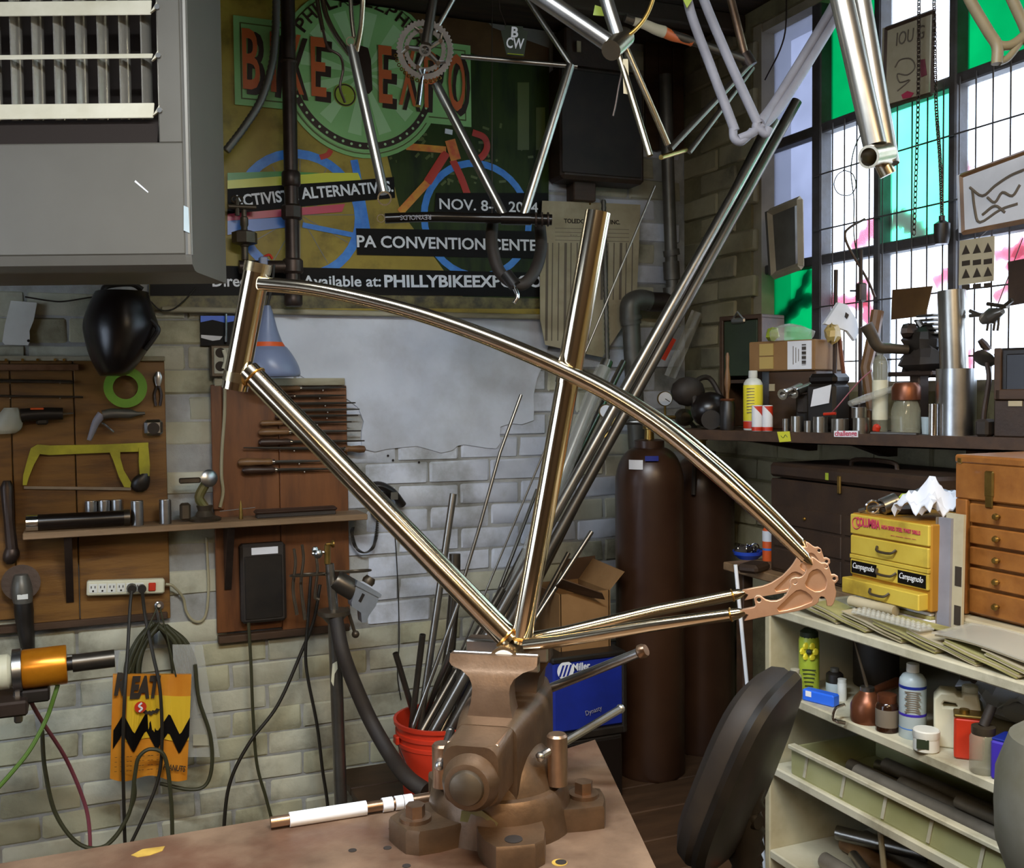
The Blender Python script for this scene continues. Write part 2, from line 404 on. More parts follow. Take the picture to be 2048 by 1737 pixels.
mat('badge_green', '#8fc07a', '#7fb36a', 5, .35)
mat('badge_green_light', '#a9cf96', None, rough=.35)
mat('badge_orange', '#c2602e', None, rough=.35)
mat('badge_brown', '#2e1c10', None, rough=.35)
mat('badge_line', '#4e5a22', None, rough=.35)
mat('stripe_green', '#3f8f3c', None, rough=.3); mat('stripe_yellow', '#cfcf3e', None, rough=.3)
mat('stripe_red', '#c0405a', None, rough=.3); mat('stripe_blue', '#4a7cc8', None, rough=.3)
mat('bike_blue', '#2470c8', '#3f8ad8', 30, .35); mat('bike_red', '#b22c18', None, rough=.35); mat('bike_yellow', '#d29a28', '#c2542a', 20, .35)
mat('bag_orange', '#d8902c', '#cc7c20', 8, .35); mat('bag_yellow', '#e0b62e', None, rough=.35)
mat('poly_bag', '#a8a48c', '#c0bca6', 8, .3)
mat('lamp_grey', '#7f8aa6', '#747f9a', 4, .35)
mat('outlet', '#a9a692', None, rough=.5)
mat('copper_can', '#7d4b30', '#5f3522', 10, .35, .6)
mat('brown_glass', '#2a170c', None, rough=.15)
mat('bottle_grey', '#b4c0c2', '#a3b0b2', 5, .35)
mat('drum_grey', '#7d7a70', '#66624f', 6, .5, .3, dirt='#4d4632', dscale=5, damt=.6)
mat('rag_white', '#d9dde6', None, rough=.8)
pane_mat('pane_white', '#eef1f8', .2, '#f4f6fa'); pane_mat('pane_grey', '#8d8f9c', .35, '#8f919c')
pane_mat('pane_green', '#1c8f68', .35, '#209a72'); pane_mat('pane_aqua', '#86d8bc', .3, '#8edcc2')
pane_mat('graffiti_red', '#b8505e', .5, '#a84452')
clear_mat('clear_film', '#c9c9bf', .35, .2); clear_mat('clear_glass', '#a9a890', .4, .08); clear_mat('tray_clear', '#b5b384', .72, .3)
glow_mat('tube_glow', '#fff2dc', 4.0)

# ------------------------------------------------------------------ room shell
XL, YF = -2.6, -2.4
struct('floor', MB().box(((XL+XR)/2, (YF+D)/2, -.05), (XR-XL+.6, D-YF+.6, .1)), 'floor_dark')
ce = struct('ceiling', MB().box(((XL+XR)/2, (YF+D)/2, CEIL+.05), (XR-XL+.6, D-YF+.6, .1)), 'ceiling_dark')
for i in range(6):
    y = D-.35-i*.62
    part('joist', MB().box(((XL+XR)/2, y, CEIL-.03), (XR-XL, .05, .06), .006), 'ceiling_dark', ce)
wl = MB()   # left wall with a second daylight window
LY0, LY1, LZ0, LZ1 = .1, 1.9, .95, 2.35
wl.box((XL-.05, (YF+D)/2, LZ0/2), (.1, D-YF, LZ0)); wl.box((XL-.05, (YF+D)/2, (LZ1+CEIL)/2), (.1, D-YF, CEIL-LZ1))
wl.box((XL-.05, (YF+LY0)/2, (LZ0+LZ1)/2), (.1, LY0-YF, LZ1-LZ0)); wl.box((XL-.05, (LY1+D)/2, (LZ0+LZ1)/2), (.1, D-LY1, LZ1-LZ0))
struct('wall_left', wl, 'wall_brown')
w2 = struct('window_2', MB().box((XL-.05, (LY0+LY1)/2, LZ0+.02), (.1, LY1-LY0, .04)).box((XL-.05, (LY0+LY1)/2, LZ1-.02), (.1, LY1-LY0, .04)).box((XL-.05, LY0+.02, (LZ0+LZ1)/2), (.1, .04, LZ1-LZ0)).box((XL-.05, LY1-.02, (LZ0+LZ1)/2), (.1, .04, LZ1-LZ0)), 'window_wood')
part('mullion', MB().box((XL-.05, (LY0+LY1)/2, (LZ0+LZ1)/2), (.05, .04, LZ1-LZ0-.04)), 'window_iron', w2)
for k in (0, 1): part('pane', MB().box((XL-.05, LY0+(LY1-LY0)*(.25+.5*k), (LZ0+LZ1)/2), (.004, (LY1-LY0)/2-.04, LZ1-LZ0-.06)), 'pane_white', w2)
struct('wall_front', MB().box(((XL+XR)/2, YF-.05, CEIL/2), (XR-XL, .1, CEIL)), 'wall_brown')
for x, y, rz, p, col in LAMPS:
    M = rotM((x, y, CEIL-.06), 0, 0, rz)
    t = thing('ceiling_strip_lamp', 'long white ceiling strip lamp with two tubes', 'ceiling lamp', (x, y, CEIL-.06), 'strip lamps on the ceiling', M=M)
    part('housing', MB(M).box((0, 0, -.03), (1.25, .16, .06), .01), 'white_plastic', t)
    for s in (-1, 1): part('lamp_tube', MB(M).cyl((-.58, s*.04, -.078), (.58, s*.04, -.078), .014, n=10), 'tube_glow', t)

# back wall of painted brick
BH, BL = .075, .215
wb = struct('wall_back', MB().box(((XL+XR)/2, D+.08, CEIL/2), (XR-XL+.3, .16, CEIL)), 'mortar')
def brick_variant(i):
    rnd = random.Random(100+i); mb = MB().box((0, 0, 0), (.2095, .03, .0705), .0055)
    for p in mb.v: p.x += rnd.uniform(-.004, .0025); p.z += rnd.uniform(-.0035, .0025); p.y += rnd.uniform(-.0025, .0025)
    return mb.mesh('brick', None, 40)
BV = {m: [brick_variant(i*7+j) for i in range(4)] for j, m in enumerate(('brick_white', 'brick_grey', 'brick_stained', 'brick_ochre'))}
for m in BV:
    for me in BV[m]: me.materials.append(MATS[m])
PLASTER = [(533, 628), (800, 624), (1088, 624), (1092, 700), (1070, 760), (1060, 838), (1000, 850), (990, 900), (930, 888), (880, 906), (800, 892), (730, 902), (722, 840), (700, 800), (600, 752), (545, 735)]
def inpoly(x, y, P):
    c = False
    for i in range(len(P)):
        (x0, y0), (x1, y1) = P[i-1], P[i]
        if (y0 > y) != (y1 > y) and x < (x1-x0)*(y-y0)/(y1-y0)+x0: c = not c
    return c
def put_brick(x, y, z, rz, m, parent, rnd):
    o = bpy.data.objects.new('brick', rnd.choice(BV[m])); C.objects.link(o); o.parent = parent
    o.location = (x, y, z); o.rotation_euler = (rnd.uniform(-.01, .01), rnd.uniform(-.006, .006), rz); o.scale = (rnd.uniform(.97, 1.0), 1, rnd.uniform(.95, 1.02))
rnd = random.Random(3); cand = []; far = MB()
for j in range(int(CEIL/BH)):
    z = j*BH+BH/2
    x = XL+.1+(BL/2 if j % 2 else 0)
    while x < XR-.08:
        px, py = proj(Vector((x, D, z)))
        seen = -70 < px < 1420 and -40 < py < 1780
        covered = all(inpoly(px+a, py+b, PLASTER) for a, b in ((-75, -30), (75, -30), (75, 30), (-75, 30))) or (290 < px < 1090 and py < 600) or (px < 420 and py < 600) or (0 < px < 330 and 730 < py < 1240) or (450 < px < 690 and 780 < py < 1255)
        if not covered:
            if seen: cand.append((x, z, px, py))
            else: far.box((x, D+.0095, z), (.209, .03, .0705))
        x += BL
cand.sort(key=lambda c: abs(c[2]-700)+abs(c[3]-1100)*.8)
for i, (x, z, px, py) in enumerate(cand):
    if i < 300:
        m = 'brick_white' if py < 1180+60*math.sin(px*.01) and px > 480 else ('brick_grey' if rnd.random() < .8 else 'brick_stained')
        if py > 1480 and rnd.random() < .25: m = 'brick_stained'
        if px > 1150 and rnd.random() < .5: m = 'brick_grey'
        put_brick(x, D+.0095+rnd.uniform(-.0015, .0015), z, 0, m, wb, rnd)
    else: far.box((x, D+.0095, z), (.209, .03, .0705))
part('brick_field', far, 'brick_grey', wb, kind='stuff')
# skim of old plaster over the bricks
pp = smooth([Vector((x, y, 0)) for x, y in PLASTER]+[Vector((533, 628, 0))], 3)
rr = random.Random(5)
part('plaster_skim', wplate(MB(), [(p.x+rr.uniform(-4, 4)*(p.y > 640), p.y+rr.uniform(-4, 4)*(p.y > 640)) for p in pp[:-1]], -.005, .0155), 'plaster', wb)

for x, y in ((744, 777), (848, 775), (950, 772), (776, 912), (786, 921), (838, 925), (1043, 790), (700, 730)): part('nail_hole', MB().cyl(W(x, y, .006), W(x, y, .0085), .004, n=8), 'hole_dark', wb)
# right wall with the big factory window
WY0, WY1, WZ0, WZ1 = .45, 2.80, 1.49, 2.67
wr = MB()
wr.box((XR+.08, (YF+D)/2, WZ0/2), (.16, D-YF+.3, WZ0)); wr.box((XR+.08, (YF+D)/2, (WZ1+CEIL)/2), (.16, D-YF+.3, CEIL-WZ1))
wr.box((XR+.08, (WY1+D)/2+.08, (WZ0+WZ1)/2), (.16, D-WY1+.16, WZ1-WZ0)); wr.box((XR+.08, (YF+WY0)/2, (WZ0+WZ1)/2), (.16, WY0-YF, WZ1-WZ0))
wr = struct('wall_right', wr, 'mortar_ochre')
for j in range(int(CEIL/BH)):
    z = j*BH+BH/2; y = D-.11-(BL/2 if j % 2 else 0)
    while y > 1.35:
        ok = (y > WY1+.07 or z < WZ0-.03) and z > .85 and z < CEIL-.03
        if ok: put_brick(XR+.0075+rnd.uniform(-.002, .002), y, z, PI/2, 'brick_ochre' if (z < 2.2 or rnd.random() < .3) else 'brick_ochre', wr, rnd)
        y -= BL
WX = 2.08; ROWS = [WZ1, 2.275, 1.885, WZ0]; COLS = [WY1-.04, 2.505, 2.252, 1.985, 1.73, 1.475, 1.22, .965, .71, WY0]
wf = MB()
wf.box((WX, (WY0+WY1)/2, WZ1-.012), (.07, WY1-WY0, .03)); wf.box((WX, (WY0+WY1)/2, WZ0+.012), (.09, WY1-WY0, .03))
wf.box((WX, WY1-.02, (WZ0+WZ1)/2), (.08, .045, WZ1-WZ0)); wf.box((WX, WY0+.01, (WZ0+WZ1)/2), (.08, .03, WZ1-WZ0))
win = struct('window_1', wf, 'window_wood')
for i, y in enumerate(COLS[1:-1]):
    part('mullion', MB().box((WX-.005, y, (WZ0+WZ1)/2), (.05, .042 if i == 0 else .026, WZ1-WZ0-.02), .004), 'window_iron', win)
for z in ROWS[1:-1]: part('rail', MB().box((WX-.004, (WY0+WY1)/2, z), (.045, WY1-WY0-.04, .03), .004), 'window_iron', win)
KIND = ['gwa', 'gwgw', 'wgww']
TOP = ['pane_grey', 'pane_green', 'pane_white', 'pane_green', 'pane_white', 'pane_green', 'pane_white', 'pane_white', 'pane_green']
MID = ['pane_grey', 'pane_white', 'pane_aqua', 'pane_white', 'pane_white', 'pane_green', 'pane_white', 'pane_green', 'pane_white']
BOT = ['pane_green', 'pane_white', 'pane_white', 'pane_white', 'pane_white', 'pane_white', 'pane_green', 'pane_white', 'pane_white']
for r, row in enumerate((TOP, MID, BOT)):
    for c, m in enumerate(row):
        y0, y1 = COLS[c], COLS[c+1]; z0, z1 = ROWS[r], ROWS[r+1]
        part('pane', MB().box((WX+.012, (y0+y1)/2, (z0+z1)/2), (.004, abs(y1-y0), abs(z1-z0))), m, win)
        if c >= 1 and r >= 1:
            n = 5
            for k in range(n):
                y = y0+(y1-y0)*(k+.6)/n
                part('security_bar', MB().cyl((WX-.035, y, z0), (WX-.035, y, z1), .0022, n=6, caps=False), 'window_iron', win)
            for k in (0.36, .78):
                z = z0+(z1-z0)*k; part('security_bar', MB().cyl((WX-.038, y0, z), (WX-.038, y1, z), .0024, n=6, caps=False), 'window_iron', win)
# red spray paint on the outside of the glass
def spray(pts, r):
    c = smooth([onX(x, y, WX+.019) for x, y in pts], 6); n = len(c); mb = MB(); rs = r if isinstance(r, list) else [r, r]; vs_ = []
    for i, p in enumerate(c):
        d = c[min(i+1, n-1)]-c[max(i-1, 0)]; q = Vector((0, -d.z, d.y)).normalized()*1.6*(rs[0]+(rs[-1]-rs[0])*i/(n-1))*(.8+.25*math.sin(i*1.7)); vs_ += [p+q, p-q]
    mb.add(vs_, [(2*i, 2*i+1, 2*i+3, 2*i+2) for i in range(n-1)])
    part('spray_paint', mb, 'graffiti_red', win)
spray([(1705, 500), (1735, 470), (1762, 440)], [.012, .03]); spray([(1785, 440), (1810, 440), (1835, 462), (1850, 480)], .02)
spray([(1535, 670), (1575, 625), (1600, 590), (1622, 540)], .014); spray([(1560, 660), (1600, 610), (1640, 595)], .016)
spray([(1655, 600), (1700, 605), (1745, 600)], .016); spray([(1725, 560), (1735, 610), (1745, 660)], .02)
spray([(1870, 570), (1900, 545), (1920, 530)], .014); spray([(1990, 515), (2020, 505), (2060, 500)], .012); spray([(2020, 545), (2060, 480)], .016)
spray([(1935, 700), (1940, 730), (1930, 760)], .014); spray([(1908, 345), (1925, 330), (1942, 345)], .012); spray([(1990, 600), (2030, 560), (2060, 520)], .01)

# ------------------------------------------------------------------ bench
BZ = 0.93
bp = [onZ(540, 1638, BZ), onZ(870, 1583, BZ), onZ(1150, 1500, BZ), onZ(1190, 1480, BZ), onZ(1312, 1737, BZ)]
dirx = (bp[1]-bp[0]).normalized()
L0 = bp[0]-dirx*.95
near = bp[4]+(bp[4]-bp[3]).normalized()*.75
poly = [L0, bp[0]-dirx*.0, bp[1], bp[3], bp[4], near, L0+Vector((0, -.9, 0))+(near-bp[4])*.2]
bt = thing('workbench', 'heavy brown steel-topped workbench carrying the big vise', 'workbench', (poly[2].x-.2, poly[2].y-.5, 0))
part('bench_top', MB().prism(poly, (0, 0, -.05)), 'bench_top', bt)
ctr = sum((Vector(p) for p in poly), Vector())/len(poly)
for p in (poly[0], poly[3], poly[5], poly[6]):
    q = p+(ctr-p)*(.45 if p is poly[3] else .12); part('leg', MB().box((q.x, q.y, (BZ-.05)/2), (.08, .08, BZ-.05), .005), 'bench_side', bt)
part('lower_shelf', MB().prism([ctr+(Vector(p)-ctr)*.55+Vector((0, 0, -.7)) for p in poly], (0, 0, -.03)), 'bench_side', bt)
for x, y in ((785, 1658), (775, 1697), (813, 1733), (705, 1702)): 
    q = onZ(x, y, BZ); part('bolt_hole', MB().cyl(q+Vector((0, 0, -.002)), q+Vector((0, 0, .0006)), .0052, n=14), 'hole_dark', bt)
q = onZ(1122, 1726, BZ); part('bolt_hole', MB().cyl(q+Vector((0, 0, -.002)), q+Vector((0, 0, .0009)), .007, n=14), 'hole_dark', bt)
part('paint_ring', MB().cyl(q+Vector((-.002, 0, -.002)), q+Vector((-.002, 0, .0005)), .0095, n=18), 'yellow_paint', bt)
part('paint_streak', MB().prism([onZ(x, y, BZ) for x, y in ((262, 1712), (285, 1700), (330, 1694), (325, 1703), (300, 1712), (275, 1716))], (0, 0, .0006)), 'yellow_paint', bt)
for pl in (((-60, 1800), (30, 1745), (120, 1733), (200, 1722), (160, 1760), (40, 1790)), ((620, 1690), (680, 1668), (720, 1676), (690, 1700), (640, 1712))): pass

# ------------------------------------------------------------------ vise (local frame: x right, y away along the screw, z up from the bench)
VA = YAW+math.radians(13.0)
ax = Vector((math.sin(VA), math.cos(VA), 0)); sx_ = Vector((math.cos(VA), -math.sin(VA), 0))
VO = onZ(1000, 1640, BZ)
VM = frameM(VO, sx_, ax, (0, 0, 1))
vt = thing('bench_vise', 'large rust-brown cast iron vise bolted to the workbench corner', 'vise', VO, M=VM)
# base plate with three lobed lugs
def lobes():
    lug = [(-148, 42), (-28, 0), (88, 0)]
    pts = []
    for a in range(0, 360, 6):
        t = math.radians(a); r = .088
        for la, rr_ in ((12, .14), (140, .14), (226, .152), (292, .15)):
            d = abs((a-la+180) % 360-180)
            if d < 28: r = max(r, rr_/max(.9, math.cos(math.radians(d*.6))) if d < 12 else .088+(rr_-.088)*((28-d)/16))
        pts.append((r*math.cos(t), r*math.sin(t)))
    return pts
lb = lobes()
part('base_plate', MB(VM).loft([[Vector((x, y, 0)) for x, y in lb], [Vector((x, y, .026)) for x, y in lb], [Vector((x*.985, y*.985, .03)) for x, y in lb]]), 'cast_iron', vt, sharp=30)
part('swivel_base', MB(VM).lathe([(.098, .0), (.094, .03), (.09, .05), (.086, .056), (.08, .058), (.078, .064), (.07, .085), (.058, .1), (.05, .105)], n=40), 'cast_iron', vt)
part('paint_patch', MB(VM).prism([Vector((.0925*math.sin(a), -.0925*math.cos(a), z)) for a, z in ((-.35, .02), (-.1, .018), (.15, .022), (.22, .035), (.0, .05), (-.3, .046))], (0, -.0012, 0)), 'paint_green_worn', vt)
# lugs' bolts
for la, rr_, hb in ((226, .126, True), (14, .112, True), (140, .115, True), (291, .13, False)):
    t = math.radians(la); x, y = rr_*math.cos(t), rr_*math.sin(t)
    if hb:
        b = part('bolt', MB(VM).cyl((x, y, .034), (x, y, .05), .0125, n=6), 'cast_iron_bright', vt, sharp=20)
        part('washer', MB(VM).cyl((x, y, .03), (x, y, .035), .02, n=20), 'cast_iron_bright', b)
    else: part('bolt_hole', MB(VM).cyl((x, y, .02), (x, y, .0308), .011, n=16), 'hole_dark', vt)
# fixed body and rear jaw
def ring(w, h, y, z, k=.35, n=5):
    pts = []
    for cx, cz, a0 in ((1, 1, 0), (-1, 1, 90), (-1, -1, 180), (1, -1, 270)):
        for i in range(n):
            a = math.radians(a0+90*i/(n-1)); r = min(w, h)*k
            pts.append(Vector((cx*(w-r)+r*math.cos(a), y, z+cz*(h-r)+r*math.sin(a))))
    return pts
part('body', MB(VM).loft([ring(.04, .05, -.07, .1), ring(.047, .055, -.03, .102), ring(.055, .056, .03, .102), ring(.05, .05, .12, .105), ring(.035, .04, .17, .11)]), 'cast_iron', vt)
part('rear_jaw', MB(VM).loft([[Vector((x, y, z)) for x, y in ((-hw, .054), (hw, .054), (hw, yb), (-hw, yb))] for z, hw, yb in ((.09, .034, .13), (.14, .036, .12), (.18, .044, .1), (.203, .058, .085), (.228, .058, .08))]), 'cast_iron', vt)
part('jaw_plate', MB(VM).box((0, .05, .215), (.115, .009, .027), .002), 'raw_metal', vt)
# sliding front jaw: slide, nose, column
part('slide', MB(VM).loft([ring(.034, .036, -.143, .112, .5), ring(.036, .037, -.135, .112, .3), ring(.036, .037, -.02, .112, .12), ring(.036, .037, .05, .112, .12)]), 'cast_iron', vt)
part('slide_top', MB(VM).box((0, -.084, .1455), (.066, .1, .006), .002), 'cast_iron_bright', vt, label='worn flat anvil face')
col = []
for z, hw, y0 in ((.14, .032, -.05), (.155, .0295, -.048), (.17, .026, -.0455), (.185, .0245, -.043), (.193, .0255, -.041), (.201, .03, -.038), (.209, .041, -.035), (.2135, .055, -.032), (.2175, .0585, -.03), (.2275, .0585, -.0255)):
    col.append([Vector((-hw, y0, z)), Vector((hw, y0, z)), Vector((hw, -.012, z)), Vector((-hw, -.012, z))])
part('front_jaw', MB(VM).loft(col), 'cast_iron_bright', vt, sharp=50)
part('jaw_plate', MB(VM).box((0, -.0125, .2165), (.117, .008, .024), .002), 'raw_metal', vt)
no = MB(VM).lathe([(.036, 0), (.0345, .012), (.029, .02), (.0275, .026), (.0225, .027)], (0, -.135, .105), (0, -1, 0), 32)
part('nose', no, 'cast_iron', vt)
kb = MB(VM).lathe([(.021, 0), (.0215, .003), (.0195, .0075), (.013, .011), (.0, .0125)], (0, -.159, .105), (0, -1, 0), 28)
part('screw_cap', kb, 'bronze_dark', vt)
# lock bolts with handle bars
for x, y, z0, z1 in ((-.062, -.055, .062, .118), (.082, -.02, .062, .128)):
    b = part('lock_bolt', MB(VM).lathe([(.0135, z0), (.0135, z1-.003), (.011, z1)], (x, y, 0), n=18), 'cast_iron_bright', vt)
    e = (x+.07, y+.1, z1+.006) if x > 0 else (x-.004, y+.05, z1-.002)
    s0 = (x-.018, y-.021, z1-.024) if x > 0 else (x+.002, y-.02, z1-.022)
    part('lock_handle', MB(VM).cyl(s0, e, .0055, n=10).ball(s0, .0066, 10).ball(e, .0066, 10), 'raw_metal', b)
# screw handle reaching out behind
hp0 = VM @ Vector((.045, .09, .11)); 
h0, h1 = onP(1108, 1374, VM @ Vector((0, .14, 0)), ax), onP(1284, 1304, VM @ Vector((0, .1, 0)), ax)
hd = part('screw_handle', MB().cyl(h0-(h1-h0)*.5, h1, .0068, n=12), 'raw_metal', vt)
part('handle_cap', MB().lathe([(.0075, -.006), (.0105, -.003), (.0105, .002), (.008, .007)], h1, h1-h0, 14), 'cast_iron_bright', hd)
part('screw_head', MB(VM).cyl((0, .16, .11), (0, .2, .11), .02, n=18), 'cast_iron', vt)

# ------------------------------------------------------------------ bicycle frame clamped in the vise
FC = VM @ Vector((0, .020, .226))
bb = onP(1020, 1312, FC, ax)
ft = thing('bare_bicycle', 'bare brazed steel bicycle frame with curved twin top tubes held in the vise', 'bicycle frame', bb)
def fp(px, py, off=0.0): return onP(px, py, FC-ax*off, ax)
def P2(px, py): return fp(px, py)
ht0, ht1 = fp(517, 527), fp(469, 779)
part('head_tube', MB().pipe(ht0, ht1, .0182, .0155, 32), 'frame_steel', ft)
hx = (ht1-ht0).normalized()
for c in (ht0+hx*.012, ht1-hx*.012): part('collar', MB().pipe(c-hx*.0125, c+hx*.001, .0192, .0165, 32), 'frame_steel_plain', ft)
dt0, dt1 = fp(497, 742), fp(1022, 1282)
part('down_tube', MB().cyl(dt0, dt1, .0155, .0165, 32), 'frame_steel', ft)
st0, st1 = fp(1196, 424), fp(1042, 1285)
sd = (st1-st0).normalized()
stp = part('seat_tube', MB().tube([st0+sd*.22, st1], [.0152, .0142], 32), 'frame_steel', ft)
part('seat_sleeve', MB().pipe(st0, st0+sd*.225, .0164, .0138, 32), 'frame_steel', ft)
part('bottom_bracket_shell', MB().pipe(bb-ax*.036, bb+ax*.034, .0205, .0175, 32), 'frame_steel_plain', ft)
part('bottom_bracket_plug', MB().lathe([(.0172, 0), (.015, .003), (.0, .0035)], bb-ax*.034, -ax, 24), 'white_plastic', ft)
TT = [(520, 567, .0115), (620, 577, .012), (720, 597, .014), (820, 623, .017), (920, 656, .021), (1020, 695, .026), (1120, 739, .029), (1220, 790, .034), (1320, 855, .042), (1420, 937, .052), (1520, 1028, .06), (1610, 1116, .064)]
plane_pts = []
for x, y, o in TT:   # where the near tube is seen fixes both, mirrored about the frame plane
    plane_pts.append((fp(x, y, o), o))
for sgn in (1, -1):
    pts = [p if sgn > 0 else p+ax*(2*o) for p, o in plane_pts]
    sp = smooth(pts, 8); n = len(sp)
    rs = [.0094+.0006*min(1, i/20) if i < n-20 else .010-.0035*max(0, (i-(n-20))/19)**2 for i in range(n)]
    part('top_tube', MB().tube(sp, rs, 24), 'frame_steel', ft)
    tip = sp[-1]; d = (sp[-1]-sp[-3]).normalized()
    part('tube_tip', MB().tube([tip-d*.003, tip+d*.006, tip+d*.012], [.0066, .0045, .001], 16), 'frame_steel', ft)
CSn = [(1050, 1291, .018), (1120, 1282, .024), (1300, 1252, .045), (1462, 1230, .06), (1500, 1223, .063)]
cpl = [(fp(x, y, o), o) for x, y, o in CSn]
for sgn in (1, -1):
    pts = [p if sgn > 0 else p+ax*(2*o) for p, o in cpl]
    part('chainstay', MB().tube(pts[:4], [.0088, .0088, .0083, .0075], 24), 'frame_steel', ft)
    b = part('chainstay_tip', MB().tube([pts[3], pts[3]+(pts[4]-pts[3])*.4, pts[4]], [.0078, .0066, .001], 16), 'frame_steel', ft)
    d = (pts[4]-pts[3]).normalized(); part('braze_ring', MB().torus(pts[3], .0078, .0012, d, 20, 6), 'braze', b)
for c, r, a in ((st1-sd*.006, .0165, sd), (dt1-(dt1-dt0).normalized()*.008, .0185, dt1-dt0)): part('braze_fillet', MB().torus(c, r*.93, .0022, a, 24, 8), 'braze', ft)
dtd = (dt1-dt0).normalized()
part('braze_fillet', MB().torus(dt0+dtd*.013, .0163, .0018, dtd, 28, 8), 'braze', ft)
part('braze_fillet', MB().torus(fp(524, 567, .0), .0108, .0016, (fp(620, 577)-fp(520, 567)), 20, 8).torus(fp(524, 567, 0)+ax*.011, .0108, .0014, (fp(620, 577)-fp(520, 567)), 20, 8), 'braze', ft)
# dropouts: outline in the photograph's plane of the plate, cut from 6 mm plate with eyelets and two milled pockets
O = fp(1600, 1180, .062); ex = sx_; ez = Vector((0, 0, 1))
def dl(x, y):
    px, py = 1460+x/7.877, 1050+y/7.877; q = fp(px, py, .062)-O; return (q.dot(ex), q.dot(ez))
OUT = [(235, 1500), (300, 1410), (200, 1370), (160, 1345), (385, 1300), (410, 1270), (395, 1210), (385, 1150), (420, 1115), (470, 1118), (510, 1150), (560, 1185), (640, 1205), (740, 1200), (820, 1165), (890, 1100), (930, 1020), (960, 960), (945, 890), (975, 845), (1030, 830), (1090, 835), (1140, 815), (1180, 770), (1205, 700), (1195, 640), (1130, 590), (1220, 600), (1310, 600), (1290, 510), (1330, 530), (1400, 585), (1440, 605), (1490, 600), (1540, 635), (1560, 690), (1590, 790), (1640, 785), (1690, 815), (1698, 860), (1665, 905), (1640, 915), (1645, 980), (1665, 1050), (1655, 1130), (1625, 1230), (1590, 1270), (1530, 1265), (1520, 1180), (1480, 1125), (1430, 1115), (1395, 1150), (1385, 1210), (1340, 1250), (1240, 1295), (1050, 1350), (800, 1395), (500, 1445)]
def circ(x, y, r, n=14): return [(x+r*math.cos(2*PI*i/n), y+r*math.sin(2*PI*i/n)) for i in range(n)]
PK1 = [(1175, 915), (1210, 850), (1240, 760), (1300, 705), (1370, 685), (1430, 710), (1490, 790), (1530, 870), (1520, 960), (1500, 1010), (1420, 1050), (1340, 1055), (1270, 1020), (1195, 970)]
PK2 = [(735, 1310), (850, 1200), (960, 1090), (1040, 1025), (1110, 1010), (1190, 1040), (1270, 1100), (1310, 1160), (1290, 1215), (1100, 1290), (900, 1345), (770, 1365)]
OUT2 = [(235, 1500), (300, 1410), (160, 1345), (385, 1300), (545, 1270), (690, 1215), (795, 1150), (880, 1095), (945, 1030), (1010, 960), (1065, 890), (1120, 800), (1160, 720), (1195, 640)]+OUT[26:]
HOLES = [circ(455, 1180, 42), circ(1020, 895, 44), circ(1510, 655, 36), circ(1640, 845, 36)]
for k, sgn in enumerate((1, -1)):
    off = Vector((0, 0, 0)) if sgn > 0 else ax*.124
    M = frameM(O+off, ex, ez, -ax)
    pocket = [[dl(*q) for q in p] for p in (PK1, PK2)]
    shapes = [[dl(*q) for q in (OUT if sgn > 0 else OUT2)]]+[[dl(*q) for q in h] for h in (HOLES if sgn > 0 else HOLES[2:])]+pocket
    d_ = part('dropout', curve_mesh(shapes, .003, M, 'dropout', .0005), 'dropout_metal', ft)
    for p in pocket: part('pocket_floor', curve_mesh([p], .0012, M, 'pocket_floor'), 'dropout_metal', d_)
# ================================================================== things on and along the back wall
def wrect(x0, y0, x1, y1, off):
    xm, ym = (x0+x1)/2, (y0+y1)/2
    return W(x0, ym, off).x, W(x1, ym, off).x, W(xm, y1, off).z, W(xm, y0, off).z
def wbox(x0, y0, x1, y1, off, th, bev=0, mb=None):
    X0, X1, Z0, Z1 = wrect(x0, y0, x1, y1, off+th); return (mb or MB()).box(((X0+X1)/2, D-off-th/2, (Z0+Z1)/2), (X1-X0, th, Z1-Z0), bev)
def sil(rows, Y, dr, n=20, mb=None, k=3):
    """rounded body from its outline: rows (py, left px, right px[, half depth])"""
    mb = mb or MB(); R = []
    rr = smooth([Vector((r[0], r[1], r[2])) for r in rows], k); dd = smooth([Vector((r[3] if len(r) > 3 else dr, 0, 0)) for r in rows], k)
    for v, d in zip(rr, dd):
        a, b = onY(v.y, v.x, Y), onY(v.z, v.x, Y); c = (a+b)/2; h = (b.x-a.x)/2
        R.append([Vector((c.x+h*math.cos(2*PI*i/n), Y+d.x*math.sin(2*PI*i/n), c.z)) for i in range(n)])
    return mb.loft(R)
def wpt(x, y, off): return W(x, y, off)

# ---- unit heater hung from the ceiling
ha = YAW; hr = Vector((math.cos(ha), -math.sin(ha), 0)); hb = Vector((math.sin(ha), math.cos(ha), 0))
H0 = onD(384, 541, 1.95); HM = frameM(H0, hr, hb, (0, 0, 1))
ht = thing('unit_heater', 'large grey metal heater box with louvred front hung from the ceiling', 'heater', H0, M=HM)
HW, HH, HD = 1.0, .74, .238
shell = MB(HM)
def prof(u):
    return [Vector((u, y, z)) for y, z in ((0, .03), (.006, .012), (.02, .002), (.035, 0), (HD, 0), (HD, HH), (0, HH))]
part('side_panel', MB(HM).loft([prof(-.0005), prof(-.012)]), 'heater_grey', ht)
part('side_panel', MB(HM).loft([prof(-HW), prof(-HW+.012)]), 'heater_grey', ht)
part('corner_strip', MB(HM).tube([(-.006, .006, .03), (-.006, .006, HH)], .0075, 10), 'heater_grey', ht)
part('front_panel', MB(HM).box((-HW/2, .006, .136), (HW-.022, .012, .212), .003), 'heater_grey', ht)
part('front_panel', MB(HM).box((-.0345, .006, .49), (.046, .012, .5), .003), 'heater_grey', ht)
part('front_panel', MB(HM).box((-HW/2, .006, .71), (HW-.03, .012, .06), .003), 'heater_grey', ht)
